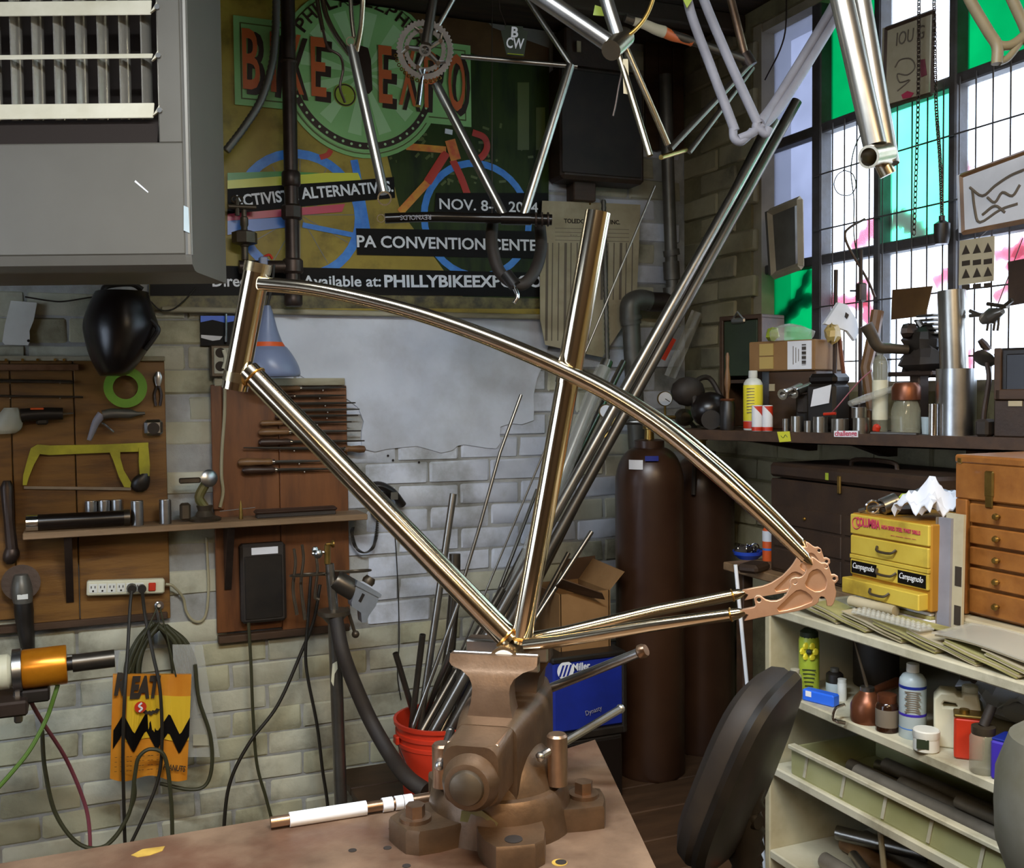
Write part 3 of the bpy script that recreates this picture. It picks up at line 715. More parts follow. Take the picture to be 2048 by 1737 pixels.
part('bottom_pan', MB(HM).loft([[Vector((u, y, z)) for y, z in ((0, .03), (.006, .012), (.02, .002), (.035, .0), (HD, 0), (HD, .008), (.03, .008), (.012, .03))] for u in (-.012, -HW+.012)]), 'heater_grey', ht)
part('back_panel', MB(HM).box((-HW/2, HD-.006, HH/2), (HW-.02, .01, HH-.01)), 'heater_grey', ht)
part('top_panel', MB(HM).box((-HW/2, HD/2, HH-.006), (HW-.02, HD-.02, .01)), 'heater_grey', ht)
part('burner_box', MB(HM).box((-HW/2, .15, .46), (HW-.14, .08, .44)), 'heater_dark', ht)
part('deflector', MB(HM).prism([Vector((-.062, .004, .2425)), Vector((-HW+.06, .004, .2425)), Vector((-HW+.06, .02, .29)), Vector((-.062, .02, .29))], (0, .004, 0)), 'heater_dark', ht)
for i in range(21):
    u = -.095-.0415*i
    if u < -HW+.06: break
    fin = MB(HM); pts = [Vector((u+.012*math.sin(2.6*t), .022+.032*t, 0)) for t in (0, .2, .4, .6, .8, 1)]
    fin.loft([[p+Vector((0, 0, .288)) for p in pts]+[p+Vector((.0025, 0, .288)) for p in pts[::-1]], [p+Vector((0, 0, .68)) for p in pts]+[p+Vector((.0025, 0, .68)) for p in pts[::-1]]])
    part('vertical_fin', fin, 'heater_fin', ht)
for v, hgt, tl in ((.303, .031, .5), (.405, .012, 1.2), (.495, .03, .45), (.6, .03, .45)):
    s = MB(HM @ Matrix.Translation((0, .006, v)) @ Matrix.Rotation(-tl*.5, 4, 'X')).box((-HW/2-.002, 0, 0), (HW-.13, .003, hgt), .001)
    sp = part('louvre', s, 'heater_cream', ht)
    part('louvre_bracket', MB(HM).prism([Vector((-.067, -.002, v-.012)), Vector((-.054, -.002, v+.008)), Vector((-.054, -.002, v-.003))], (0, .006, 0)), 'heater_cream', sp)
    part('bolt', MB(HM).cyl((-.053, .002, v-.002), (-.053, -.005, v-.002), .005, n=8), 'raw_metal', sp)
part('scratch', MB(HM).prism([Vector((-.105, -.0003, .168)), Vector((-.08, -.0003, .147)), Vector((-.079, -.0003, .149)), Vector((-.103, -.0003, .171))], (0, -.0004, 0)), 'white_paper', ht)
part('paint_dab', MB(HM).prism([Vector((-.013, -.0026, .075)), Vector((-.002, -.0026, .07)), Vector((-.003, -.0026, .118)), Vector((-.012, -.0026, .122))], (0, -.0005, 0)), 'bottle_grey', ht)
for u in (-.1, -HW+.1): part('hanger_rod', MB(HM).cyl((u, HD/2, HH-.01), (u, HD/2, CEIL-H0.z), .006, n=8), 'iron_pipe', ht)

# ---- large printed banner
bn = thing('banner', 'wide printed bike show banner with green badge, behind the hanging frames', 'banner', (W(700, 620, .02).x, D-.02, W(700, 620, .02).z))
BX0, BX1, BZ0, BZ1 = W(300, 620, .02).x, W(1088, 300, .02).x, W(600, 619, .02).z, CEIL-.012
part('backing_board', MB().box(((BX0+BX1)/2, D-.0175, (BZ0+BZ1)/2), (BX1-BX0, .025, BZ1-BZ0)), 'banner_photo', bn)
def ban(poly, m, lay, nm='print', th=.0006): return part(nm, wplate(MB(), poly, .030+.0008*lay, th), m, bn)
ban([(790, -20), (1098, -20), (1096, 605), (930, 600), (800, 420), (760, 250)], 'banner_green', 0)
ban([(640, -20), (1098, -20), (1097, 130), (960, 115), (860, 60)], 'banner_brown', 1)
ban([(975, -5), (1010, -5), (1055, -8), (1098, -4), (1098, 96), (1075, 88), (985, 55), (977, 40)], 'banner_grey', 2)
ban([(300, 588), (700, 588), (1094, 598), (1094, 618), (700, 617), (300, 620)], 'banner_grass', 1)
def band(pts, m, lay, r): 
    mb = MB().tube(smooth([W(x, y, .0305+.0008*lay) for x, y in pts], 6), r, 8)
    y0 = D-.0305-.0008*lay
    for p in mb.v: p.y = y0+(p.y-y0)*.02
    return part('print', mb, m, bn)
def ringband(cx, cy, rx, m, lay, w, a0=0, a1=360, ry=None):
    c = W(cx, cy, .0305+.0008*lay); R_ = W(cx+rx, cy, .0305).x-c.x
    mb = MB().tube([c+Vector((R_*math.cos(math.radians(a)), 0, R_*math.sin(math.radians(a))))for a in [a0+(a1-a0)*i/36 for i in range(37)]], w, 6)
    y0 = c.y
    for p in mb.v: p.y = y0+(p.y-y0)*.02
    return part('print', mb, m, bn)
ringband(600, 430, 118, 'bike_blue', 1, .016); ringband(955, 440, 102, 'bike_blue', 2, .013)
for a in range(0, 360, 30):
    t = math.radians(a); band([(600, 430), (600+112*math.cos(t), 430+112*math.sin(t))], 'banner_grey', 1, .0012)
band([(605, 450), (655, 460), (705, 470)], 'bike_blue', 3, .008); band([(640, 315), (655, 310), (662, 300)], 'bike_red', 2, .008)
band([(708, 320), (714, 350), (735, 470), (742, 505)], 'bike_blue', 2, .012)
band([(812, 293), (870, 298), (892, 300)], 'bike_yellow', 3, .011); band([(893, 305), (855, 365)], 'bike_red', 3, .014); band([(855, 365), (800, 425)], 'bike_yellow', 3, .012)
band([(900, 280), (912, 320)], 'bike_yellow', 4, .018); band([(905, 320), (922, 355), (936, 392)], 'bike_red', 3, .012)
band([(945, 265), (968, 275), (974, 295), (962, 315), (940, 318)], 'bike_red', 3, .011); band([(890, 262), (905, 265)], 'print_white', 4, .008)
for i in range(46):       # leafy sprigs in the picture
    rx, ry = random.Random(i).uniform(780, 1090), random.Random(i+99).uniform(250, 375)
    band([(rx, ry), (rx+random.Random(i+5).uniform(-14, 14), ry+random.Random(i+7).uniform(-10, 10))], 'badge_line', 1, .004)
for x0, x1, y0, y1 in ((1035, 1058, 165, 300), (1072, 1090, 215, 300)): ban([(x0, y0), (x1, y0), (x1, y1), (x0, y1)], 'badge_line', 1)
# badge
bc = W(724, 148, .034); BR = W(724+158, 148, .034).x-bc.x
def disc(r, m, lay): return part('print', MB().cyl((bc.x, D-.030-.0008*lay, bc.z), (bc.x, D-.0306-.0008*lay, bc.z), r, n=56), m, bn)
PL = [(468, 48), (600, 52), (930, 60), (941, 66), (938, 243), (930, 248), (620, 222), (476, 214)]
X0, X1 = W(468, 130, .034).x, W(941, 150, .034).x; Zt, Zb = W(600, 48, .034).z, W(600, 222, .034).z
def plate(g, m, lay): return part('print', MB().box(((X0+X1)/2, D-.0303-.0008*lay, (Zt+Zb)/2), (X1-X0-2*g, .0006, Zt-Zb-2*g)), m, bn)
disc(BR, 'badge_green', 5); disc(BR*.955, 'badge_line', 6); disc(BR*.94, 'badge_green_light', 7)
plate(0, 'badge_green', 8); plate(.018, 'badge_line', 9); plate(.022, 'badge_green', 10)
disc(BR*.935, 'badge_green', 11)
for i in range(12):
    a = math.radians(15+30*i); b = a+math.radians(13); r = BR*.74
    part('print', MB().prism([Vector((bc.x, D-.0396, bc.z)), Vector((bc.x+r*math.cos(a), D-.0396, bc.z+r*math.sin(a))), Vector((bc.x+r*math.cos(b), D-.0396, bc.z+r*math.sin(b)))], (0, -.0006, 0)), 'badge_green_light', bn)
part('print', MB().torus((bc.x, D-.0398, bc.z), BR*.86, .012, (0, 1, 0), 40, 6, arc=(math.radians(-160), math.radians(-20))) if False else MB().prism([Vector((bc.x+r*math.cos(a), D-.0402, bc.z+r*math.sin(a))) for r, aa in ((BR*.90, range(200, 341, 5)), (BR*.82, range(340, 199, -5))) for a in [math.radians(q) for q in aa]], (0, -.0006, 0)), 'badge_brown', bn)
for a in range(204, 340, 7):
    t = math.radians(a); part('print', MB().cyl((bc.x+BR*.86*math.cos(t), D-.041, bc.z+BR*.86*math.sin(t)), (bc.x+BR*.86*math.cos(t), D-.0416, bc.z+BR*.86*math.sin(t)), .0042 if a % 14 else .003, n=10), 'badge_green_light', bn)
for i, ch in enumerate('PHILADELPHIA'):
    t = math.radians(146-112*i/11); p = Vector((bc.x+BR*.79*math.cos(t), D-.042, bc.z+BR*.79*math.sin(t))); tx = Vector((math.sin(t), 0, -math.cos(t)))
    part('lettering', text_mesh(ch, p-tx*.016, p+tx*.016, .04, NB, .012, fit=(ch != 'I')), 'badge_brown', bn)
def bigtext(s, x0, x1, zb, h):
    A = Vector((x0, D-.042, zb)); B = Vector((x1, D-.042, zb))
    part('lettering', text_mesh(s, A+Vector((.012, 0, -.012)), B+Vector((.014, 0, -.014)), h*1.02, NB, .02), 'badge_brown', bn)
    part('lettering', text_mesh(s, A+Vector((0, -.001, 0)), B+Vector((0, -.001, 0)), h, NB, .012), 'badge_orange', bn)
ww = X1-X0; zb = Zb+.05
for ch, a_, b_ in (('B', 485, 520), ('I', 541, 552), ('K', 573, 607), ('E', 622, 652), ('E', 757, 784), ('X', 797, 832), ('P', 848, 877), ('O', 896, 930)): bigtext(ch, W(a_, 150, .042).x, W(b_, 150, .042).x, zb, (Zt-Zb)-.085)
ban([(718, 90), (736, 96), (742, 120), (745, 180), (738, 188), (722, 184), (712, 150)], 'badge_brown', 15)
ringband(690, 190, 18, 'badge_brown', 15, .0025); ringband(690, 190, 10, 'lime', 14, .02)
# coloured stripes and black text bars
ban([(455, 346), (560, 343), (640, 346), (560, 356), (455, 362)], 'stripe_green', 3); ban([(455, 361), (650, 346), (716, 346), (722, 360), (455, 378)], 'stripe_yellow', 4)
ban([(455, 378), (722, 360), (788, 354), (790, 396), (720, 402), (455, 428)], 'print_black', 4)
ban([(455, 428), (690, 408), (684, 424), (455, 442)], 'stripe_red', 4); ban([(455, 442), (600, 432), (595, 452), (455, 470)], 'stripe_blue', 4)
ban([(872, 386), (1096, 386), (1096, 440), (868, 434)], 'print_black', 4); ban([(712, 457), (1096, 463), (1096, 518), (714, 510)], 'print_black', 4)
ban([(300, 532), (460, 532), (1096, 546), (1096, 594), (700, 590), (300, 592)], 'print_black', 4)
def bl(s, a, b, h, **k): return lettering(s, W(a[0], a[1], .0345), W(b[0], b[1], .0345), h, NB, 'print_white', bn, **k)
bl('ACTIVISTS.', (468, 414), (598, 400), .033, bold=.025); bl('ALTERNATIVES.', (604, 398), (787, 383), .033, bold=.025)
bl('NOV. 8-9, 2014', (879, 418), (1076, 426), .034, bold=.012); bl('PA CONVENTION CENTER', (714, 494), (1092, 502), .036, bold=.02)
bl('Directions', (425, 573), (552, 573), .033, bold=.018); bl('Available at:', (606, 573), (762, 573), .033, bold=.018); bl('PHILLYBIKEEXPO.COM', (769, 574), (1108, 574), .037, bold=.03)
for o_ in bn.children:      # the print ends where the ceiling begins
    for v_ in o_.data.vertices: v_.co.z = min(v_.co.z, CEIL-.012-WM[bn].translation.z)
part('bottom_batten', MB().box(((BX0+BX1)/2+.03, D-.022, BZ0-.009), (BX1-BX0, .034, .016), .003), 'wood_trim_pale', bn)

# ---- iron gas pipe, hose and valve
gp = W(581, 300, .09); PX, PY = gp.x, gp.y
def pz(y): return onY(585, y, PY).z
t = thing('gas_pipe', 'dark iron gas pipe with couplings running down in front of the banner', 'pipe', (PX, PY, pz(614)))
part('pipe', MB().cyl((PX, PY, pz(600)), (PX, PY, CEIL), .021, n=18), 'iron_pipe', t)
for y0, y1, r in ((343, 374, .028), (410, 440, .031), (120, 128, .025), (518, 548, .031), (588, 613, .027)):
    part('coupling', MB().lathe([(r*.85, pz(y1)), (r, pz(y1)+.006), (r, pz(y0)-.006), (r*.85, pz(y0))], (PX, PY, 0), n=8 if y0 == 410 else 18), 'iron_pipe', t)
part('elbow', MB().cyl((PX, PY, pz(534)), W(478, 534, .09), .019, n=14), 'iron_pipe', t)
part('wall_clamp', MB().box((PX, D-.0675, pz(250)), (.012, .047, .02)), 'iron_pipe', t)
vl = W(490, 520, .09)
t = thing('gas_valve', 'small bronze shut-off valve with cross handle beside the pipe', 'valve', vl)
def vz(y): return onY(490, y, vl.y).z
part('stem', MB().lathe([(.010, vz(520)), (.010, vz(495)), (.014, vz(492)), (.009, vz(455)), (.012, vz(450)), (.012, vz(436)), (.008, vz(434)), (.008, vz(420))], (vl.x, vl.y, 0), n=14), 'bronze_dark', t)
part('body', MB().lathe([(.022, vz(490)), (.037, vz(487)), (.037, vz(466)), (.022, vz(462))], (vl.x, vl.y, 0), n=8), 'bronze_dark', t)
part('tee', MB().cyl((vl.x-.045, vl.y, vz(415)), (vl.x+.035, vl.y, vz(414)), .008, n=12), 'bronze_dark', t)
hk = part('handle', MB().torus((vl.x-.026, vl.y, vz(400)), .009, .003, (0, 1, 0), 16, 6).torus((vl.x-.012, vl.y, vz(400)), .009, .003, (0, 1, 0), 16, 6), 'bronze_dark', t)
part('plug_stem', MB().cyl((vl.x-.019, vl.y, vz(432)), (vl.x-.019, vl.y, vz(402)), .007, n=10), 'bronze_dark', t)
hp = smooth([W(x, y, .13) for x, y in ((553, -10), (551, 60), (544, 130), (522, 200), (490, 252), (452, 302))], 14)
solo('flexible_hose', 'ribbed grey flexible hose hanging beside the iron pipe', 'hose', MB().tube(hp, [.0125 if i % 2 else .0105 for i in range(len(hp))], 10), 'pipe_grey', sharp=60)
t = thing('spark_lighter', 'small red-handled blue clip hung over the elbow pipe', 'clip', W(525, 520, .12))
part('body', wbox(520, 513, 536, 530, .1, .03, .003), 'lamp_grey', t); part('handle', wtube([(527, 515), (538, 510), (545, 518)], .004, .12), 'red_plastic', t)

# ---- helmet, white shield, strips
t = thing('welding_helmet', 'black welding helmet hanging under the grey heater', 'helmet', W(240, 752, .14))
part('shell', sil([(584, 190, 296, .07), (600, 182, 301, .09), (625, 171, 309, .1), (650, 165, 317, .105), (672, 167, 312, .105), (700, 174, 296, .1), (725, 184, 279, .09), (745, 195, 262, .07), (752, 200, 248, .05)], D-.152, .1, 28), 'black_gloss', t)
part('visor_frame', wtube([(300, 640), (316, 658), (308, 676), (290, 700)], .007, .212, 6), 'black_plastic', t)
part('head_band', wtube([(205, 585), (215, 572), (262, 568), (285, 580)], .008, .162), 'black_plastic', t)
t = thing('hanging_shield', 'worn white plastic shield hanging under the heater beside the helmet', 'shield', W(35, 690, .03))
part('plate', wplate(MB(), [(22, 602), (74, 606), (68, 640), (59, 662), (60, 684), (56, 691), (10, 690), (5, 684), (10, 650)], .02, .006), 'white_plastic', t)
part('hanging_hole', MB().cyl(W(57, 682, .026), W(57, 682, .0275), .004, n=10), 'hole_dark', t)
solo('loose_wire', 'thin dark wire strung below the heater to the helmet', 'wire', wtube([(50, 594), (100, 602), (130, 603), (190, 594), (250, 592)], .0022, .03), 'cable_black')
solo('drooping_wire', 'thin dark wire drooping from the heater along the banner edge', 'wire', wtube([(300, 602), (320, 620), (345, 619), (370, 600), (392, 575)], .0022, .045), 'cable_black')
t = thing('plastic_sheet', 'small blue and black picture taped under the banner beside a threaded rod', 'picture', W(440, 692, .02))
part('sheet', wbox(401, 632, 482, 692, .012, .006), 'print_black', t); part('print', wplate(MB(), [(401, 632), (482, 632), (482, 640), (450, 646), (425, 640), (401, 645)], .018, .001), 'blue_bright', t)
part('print', wplate(MB(), [(402, 670), (445, 673), (440, 680), (425, 682), (402, 676)], .018, .001), 'white_paper', t)
solo('threaded_rod', 'thin threaded rod hanging in front of the blue picture', 'rod', wtube([(452, 628), (452, 684)], .0035, .035, n=8), 'raw_metal')
t = thing('outlet_box', 'metal electrical outlet box on the wall above the file board', 'outlet', W(448, 770, .02))
part('box', wbox(421, 690, 476, 755, .0085, .036, .004), 'bronze_dark', t); part('cover', wbox(428, 696, 470, 748, .0435, .004, .002), 'outlet', t)
for y in (706, 733): part('socket', MB().cyl(W(441, y, .047), W(441, y, .0495), .015, n=16), 'print_dark', t)
part('plug_cord', wtube([(447, 700), (452, 718), (447, 738)], .006, .055), 'cream_plastic', t)

# ---- pendant lamp with grey shade
t = thing('task_lamp', 'grey bell-shaped lamp shade with an orange ring behind the head tube', 'lamp', W(548, 765, .14))
part('lamp_shade', sil([(694, 500, 572, .05), (704, 492, 580, .066), (718, 488, 589, .078), (734, 487, 597, .084), (748, 490, 600, .084), (754, 495, 598, .078)], D-.14, .08, 28), 'lamp_grey', t)
part('neck', sil([(612, 527, 541, .02), (630, 522, 547, .025), (660, 514, 555, .034), (686, 505, 565, .045)], D-.14, .04, 24), 'lamp_grey', t)
part('ring', sil([(685, 504, 565, .046), (690, 502, 568, .048), (695, 500, 571, .05)], D-.14, .05, 24), 'orange', t)
part('cord', wtube([(534, 616), (540, 590), (546, 555), (548, 530)], .004, .14), 'cable_black', t)
part('arm', MB().cyl(W(534, 640, .14), W(534, 640, .0), .006, n=10), 'iron_pipe', t)

# ---- left tool board
t1 = thing('tool_board', 'large stained wooden tool board with hanging hacksaw and drills', 'tool board', W(160, 1260, .02))
for x0, x1 in ((-130, 26), (28, 152), (154, 335)):
    part('plank', wbox(x0, 722, x1, 1246, .006, .02, .002), 'wood_board', t1)
part('top_batten', wbox(-130, 712, 330, 722, .006, .034, .002), 'wood_trim_pale', t1)
part('bottom_batten', wbox(-130, 1246, 336, 1260, .006, .034, .002), 'wood_dark', t1)
for x in (12, 45, 75, 110, 128): part('nail', MB().cyl(W(x, 720, .04), W(x, 720, .044), .004, n=8), 'brass', t1)
OB = .03
solo('metal_bar', 'flat copper-coloured metal bar along the top of the tool board', 'bar', wbox(-60, 728, 158, 742, OB, .012, .002), 'cast_iron_bright')
for i, (y, x1, r) in enumerate(((763, 146, .005), (793, 166, .003))):
    t = thing('round_file' if i == 0 else 'thin_rod', ['thick dark round file hung below the copper bar', 'thin long rod hung on the tool board above the drill'][i], ['file', 'rod'][i], W(60, y, OB))
    part('blade', wtube([(-60, y-2), (60, y), (x1-20, y+1), (x1, y+2)], r, OB+.008, 2), 'steel_tube_dark', t)
    for x in (20, 120): part('hook', MB().cyl(W(x, y+4, OB-.006), W(x, y+4, OB+.016), .002, n=6), 'raw_metal', t)
solo('masking_tape_roll', 'roll of green masking tape hanging beside the welding helmet', 'tape', MB().pipe(W(251, 775, OB), W(251, 775, OB+.03), W(294, 775, OB).x-W(251, 775, OB).x, W(276, 775, OB).x-W(251, 775, OB).x, 36), 'green_tape')
t = thing('pliers', 'small steel pliers hanging at the tool board edge by the tape roll', 'pliers', W(316, 812, OB))
for s in (-1, 1): part('handle', wtube([(316+s*2, 772), (316+s*7, 790), (316+s*4, 812)], .004, OB+.008), 'iron_pipe', t)
part('jaws', sil([(744, 312, 320, .004), (755, 307, 325, .006), (772, 311, 321, .005)], D-OB-.008, .005, 10), 'raw_metal', t)
t = thing('tape_measure', 'square chrome tape measure on the tool board beside the hacksaw', 'tape measure', W(307, 872, OB))
part('case', wbox(289, 840, 326, 872, OB-.006, .035, .008), 'raw_metal', t); part('face', MB().cyl(W(307, 857, OB+.028), W(307, 857, OB+.031), .017, n=20), 'print_dark', t)
# drill
t = thing('electric_drill', 'grey and black electric drill lying on hooks of the tool board', 'drill', W(70, 870, OB))
part('housing', sil([(816, 8, 36, .02), (828, -2, 44, .028), (845, -14, 46, .03), (860, -20, 42, .028), (868, -20, 30, .02)], D-OB-.025, .03, 16), 'outlet', t)
M = None
part('grip', MB().tube(smooth([W(42, 832, .055), W(70, 829, .055), W(100, 828, .055), W(126, 828, .055)], 4), [.02, .017, .02, .017], 14), 'black_plastic', t)
part('trigger', wbox(72, 834, 96, 850, .04, .02, .004), 'black_plastic', t); part('stripe', wbox(60, 816, 88, 820, .052, .022, .002), 'orange', t)
part('bit', MB().cyl(W(126, 828, .055), W(147, 827, .055), .004, .002, n=8), 'raw_metal', t); part('badge', wbox(-5, 856, 15, 864, .07, .006), 'orange', t)
# air gun
t = thing('air_gun', 'silver pistol-grip air gun hanging above the yellow hacksaw', 'air gun', W(215, 880, OB))
part('barrel', MB().tube([W(205, 830, .05), W(222, 827, .05), W(262, 828, .05), W(275, 828, .05), W(290, 827, .05)], [.013, .014, .013, .006, .004], 12), 'pipe_grey', t)
part('grip', MB().tube(smooth([W(204, 829, .05), W(192, 845, .05), W(184, 866, .05), W(178, 881, .05)], 4), [.013, .012, .009, .006], 12), 'primer_grey', t)
part('trigger', wtube([(203, 846), (210, 850), (222, 860), (228, 864)], .004, .05), 'chrome', t)
# hacksaw
t = thing('hacksaw', 'worn yellow hacksaw hanging on the left tool board', 'saw', W(170, 980, OB))
def slab(poly, off, th, m, nm, par, lab=None): return part(nm, wplate(MB(), poly, off, th), m, par, lab)
slab([(62, 897), (75, 889), (100, 891), (210, 889), (296, 885), (296, 903), (240, 904), (100, 910), (80, 908), (66, 915)], OB, .016, 'yellow_saw', 'frame', t)
slab([(62, 897), (82, 905), (68, 930), (58, 955), (54, 970), (46, 970), (47, 950), (55, 920)], OB+.001, .016, 'yellow_saw', 'frame_end', t)
slab([(217, 900), (240, 900), (240, 915), (247, 940), (262, 965), (260, 975), (248, 974), (238, 955), (226, 920)], OB+.001, .016, 'yellow_saw', 'frame_arm', t)
slab([(277, 895), (296, 895), (299, 930), (298, 952), (279, 948), (277, 925)], OB-.002, .024, 'yellow_saw', 'handle', t)
part('handle_grip', sil([(947, 279, 299, .012), (955, 268, 300, .016), (966, 262, 300, .017), (978, 264, 296, .013), (984, 272, 288, .008)], D-OB-.012, .015, 14), 'black_plastic', t)
slab([(48, 973), (262, 975), (262, 981), (48, 978)], OB+.006, .003, 'raw_metal', 'blade', t)
# pipe wrench at the left
t = thing('pipe_wrench', 'long rust-brown iron wrench hanging at the end of the wall shelf', 'wrench', W(20, 1128, OB))
part('shank', MB().tube([W(14, 962, .045), W(14, 975, .045), W(18, 1040, .045), W(24, 1098, .045)], [.01, .018, .014, .016], 10), 'iron_pipe', t)
part('head', sil([(1092, 12, 34, .012), (1108, 6, 40, .018), (1120, 6, 36, .016), (1128, 12, 28, .01)], D-.045, .016, 12), 'iron_pipe', t)
# angle grinder
t = thing('angle_grinder', 'black angle grinder hanging head up on the left tool board', 'grinder', W(45, 1300, OB))
part('guard', MB().cyl(W(42, 1166, .03), W(42, 1166, .055), .05, n=26), 'iron_pipe', t)
part('gear_head', sil([(1150, 28, 56, .02), (1165, 24, 62, .03), (1185, 22, 66, .034), (1205, 26, 66, .032)], D-.07, .03, 16), 'pipe_grey', t)
part('grip', sil([(1203, 27, 66, .03), (1225, 28, 68, .03), (1250, 32, 68, .026), (1280, 38, 70, .026), (1300, 42, 70, .02)], D-.07, .03, 16), 'black_plastic', t)
part('vent', wbox(34, 1190, 56, 1200, .098, .006, .001), 'white_plastic', t)
part('cord', wtube([(56, 1298), (52, 1330), (40, 1350), (10, 1352), (-20, 1340)], .005, .07), 'cable_black', t)
# power strip
t = thing('power_strip', 'white power strip with red switch screwed to the tool board', 'power strip', W(252, 1190, OB))
pm = frameM(W(252, 1175, .045), (W(330, 1171, .045)-W(175, 1176, .045)), (0, 1, 0)); LN = (W(330, 1171, .045)-W(175, 1176, .045)).length
PMx = (W(330, 1171, .045)-W(175, 1176, .045)).normalized(); pm = frameM(W(252, 1174, .045), PMx, (0, 1, 0), PMx.cross(Vector((0, 1, 0))))
part('case', MB(pm).box((0, 0, 0), (LN, .03, .042), .004), 'cream_plastic', t)
for i in range(6):
    s = part('socket', MB(pm).box((-LN*.42+i*LN*.118, -.0155, 0), (.022, .002, .026), .001), 'white_plastic', t)
    for k in (-1, 1): part('slot', MB(pm).box((-LN*.42+i*LN*.118+k*.005, -.0168, .004), (.0022, .001, .007)), 'hole_dark', s)
    part('ground_hole', MB(pm).cyl((-LN*.42+i*LN*.118, -.0163, -.007), (-LN*.42+i*LN*.118, -.0174, -.007), .0028, n=8), 'hole_dark', s)
part('switch', MB(pm).box((LN*.335, -.017, 0), (.02, .008, .024), .002), 'red_plastic', t)
for i, (x, m_) in enumerate(((.07, 'black_plastic'), (.20, 'black_plastic'))):
    q = pm @ Vector((LN*x, -.03, -.002))
    pts = [q] + [W(a, b, c) for a, b, c in (((260, 1215, .105), (256, 1290, .155), (250, 1380, .212), (246, 1500, .212), (248, 1620, .2), (252, 1760, .18)), ((290, 1230, .14), (306, 1310, .185), (320, 1380, .214), (324, 1480, .214), (316, 1560, .212), (280, 1650, .225), (225, 1760, .225)))[i]]
    t = thing('plug_cable', ['black power cord hanging straight down across the orange bag', 'black power cord curving down the right of the orange bag'][i], 'cord', q)
    part('plug', MB().cyl(q+Vector((0, .018, 0)), q+Vector((0, -.008, 0)), .015 if i == 0 else .011, .012, n=14), m_, t)
    part('cable', MB().tube(smooth(pts, 8), .0048, 8), 'cable_black', t)
solo('cream_cable', 'cream electric cord looping from the power strip between the boards', 'cord', wtube([(331, 1169, .05), (346, 1173, .045), (366, 1196, .02), (372, 1222, .014), (384, 1240, .014), (400, 1244, .014), (412, 1228, .014), (417, 1180, .014), (415, 1120, .014), (413, 1075, .014)], .0042, .014), 'cable_cream')
solo('pale_cable', 'pale cord running down the left side of the file board', 'cord', wtube([(450, 770), (449, 830), (444, 900), (443, 950), (446, 985), (440, 1015)], .005, .042), 'cable_cream')

# ---- wall shelf with small metal parts
t = thing('wall_shelf', 'long narrow wooden wall shelf crossing both tool boards', 'shelf', W(380, 1060, .1))
SX0, SX1, SZ = -.153, .80, 1.131
part('board', MB().box(((SX0+SX1)/2, D-.09, SZ-.009), (SX1-SX0, .125, .018), .002), 'wood_shelf', t)
for x in (138, 455): 
    q = W(x, 1070, .03); part('bracket', MB().prism([Vector((q.x-.012, D-.028, SZ-.018)), Vector((q.x-.012, D-.14, SZ-.018)), Vector((q.x-.012, D-.03, SZ-.22))], (.02, 0, 0)), 'iron_pipe', t)
def shx(px, yoff): return onY(px, 1040, D-yoff).x
can = None
for i, (x, yo, h) in enumerate(((183, .045, .07), (209, .045, .07), (235, .045, .07), (275, .11, .074), (331, .11, .074))):
    xx = shx(x, yo); M = Matrix.Translation((xx, D-yo, SZ))
    if can is None:
        can = thing('turned_sleeve', 'short ribbed steel sleeve standing behind the black tube', 'metal sleeve', (xx, D-yo, SZ), 'row of steel sleeves behind the black tube')
        part('body', MB(M).lathe([(.0165+.0006*(k % 2), h*k/24) for k in range(25)], n=18), 'raw_metal', can, sharp=60)
        part('rim', MB(M).lathe([(.0165, h-.003), (.0172, h-.001), (.015, h), (.012, h-.004)], n=18), 'chrome', can)
    else:
        c = dup(can, M)
        if i == 3: c['label'] = 'short ribbed steel sleeve standing at the end of the black tube'; del c['group']
        if i == 4: c['label'] = 'short ribbed steel sleeve standing alone beside the white brick strip'; del c['group']
t = thing('black_tube', 'long black tube with chrome ring lying on the wall shelf', 'tube', (shx(150, .12), D-.12, SZ))
zz = SZ+.024; t_r = .022
part('tube', MB().cyl((shx(75, .115), D-.115, zz), (shx(256, .115), D-.115, zz), t_r, n=24), 'black_gloss', t)
part('ring_end', MB().pipe((shx(52, .115), D-.115, zz), (shx(76, .115), D-.115, zz), .023, .018, 22), 'chrome', t)
part('end_cap', MB().cyl((shx(248, .115), D-.115, zz), (shx(260, .115), D-.115, zz), .0232, n=24), 'steel_tube_dark', t)
t = thing('shelf_clamp', 'grimy little swivel vise standing on the wall shelf between the boards', 'small vise', (shx(402, .09), D-.09, SZ))
cx = shx(410, .09); 
part('base', MB().lathe([(.045, 0), (.047, .008), (.03, .014), (.02, .03), (.024, .045)], (cx, D-.09, SZ), n=18), 'bronze_dark', t)
part('arm', MB().tube(smooth([(cx, D-.09, SZ+.04), (cx-.015, D-.09, SZ+.07), (cx+.005, D-.09, SZ+.11)], 4), .014, 10), 'paint_green_worn', t)
part('dial', MB().lathe([(.024, 0), (.026, .004), (.02, .008), (.004, .01)], (cx+.012, D-.1, SZ+.125), (0.3, -1, .1), 20), 'raw_metal', t)
part('jaw', MB().box((cx-.04, D-.09, SZ+.12), (.06, .02, .016), .003), 'bronze_dark', t); part('jaw_foot', MB().box((cx-.055, D-.09, SZ+.03), (.03, .03, .05), .006), 'bronze_dark', t)
t = thing('clothes_brush', 'dark brush lying on the wall shelf below the files', 'brush', (shx(592, .1), D-.1, SZ))
part('bristles', MB().box((shx(592, .1), D-.1, SZ+.006), (shx(672, .1)-shx(515, .1), .035, .012), .002), 'rubber', t)
part('back', MB().box((shx(592, .1), D-.1, SZ+.018), (shx(676, .1)-shx(512, .1), .04, .014), .006), 'wood_handle_dark', t)
t = thing('brass_spike', 'small brass spike standing on the wall shelf beside the brush', 'spike', (shx(482, .1), D-.1, SZ))
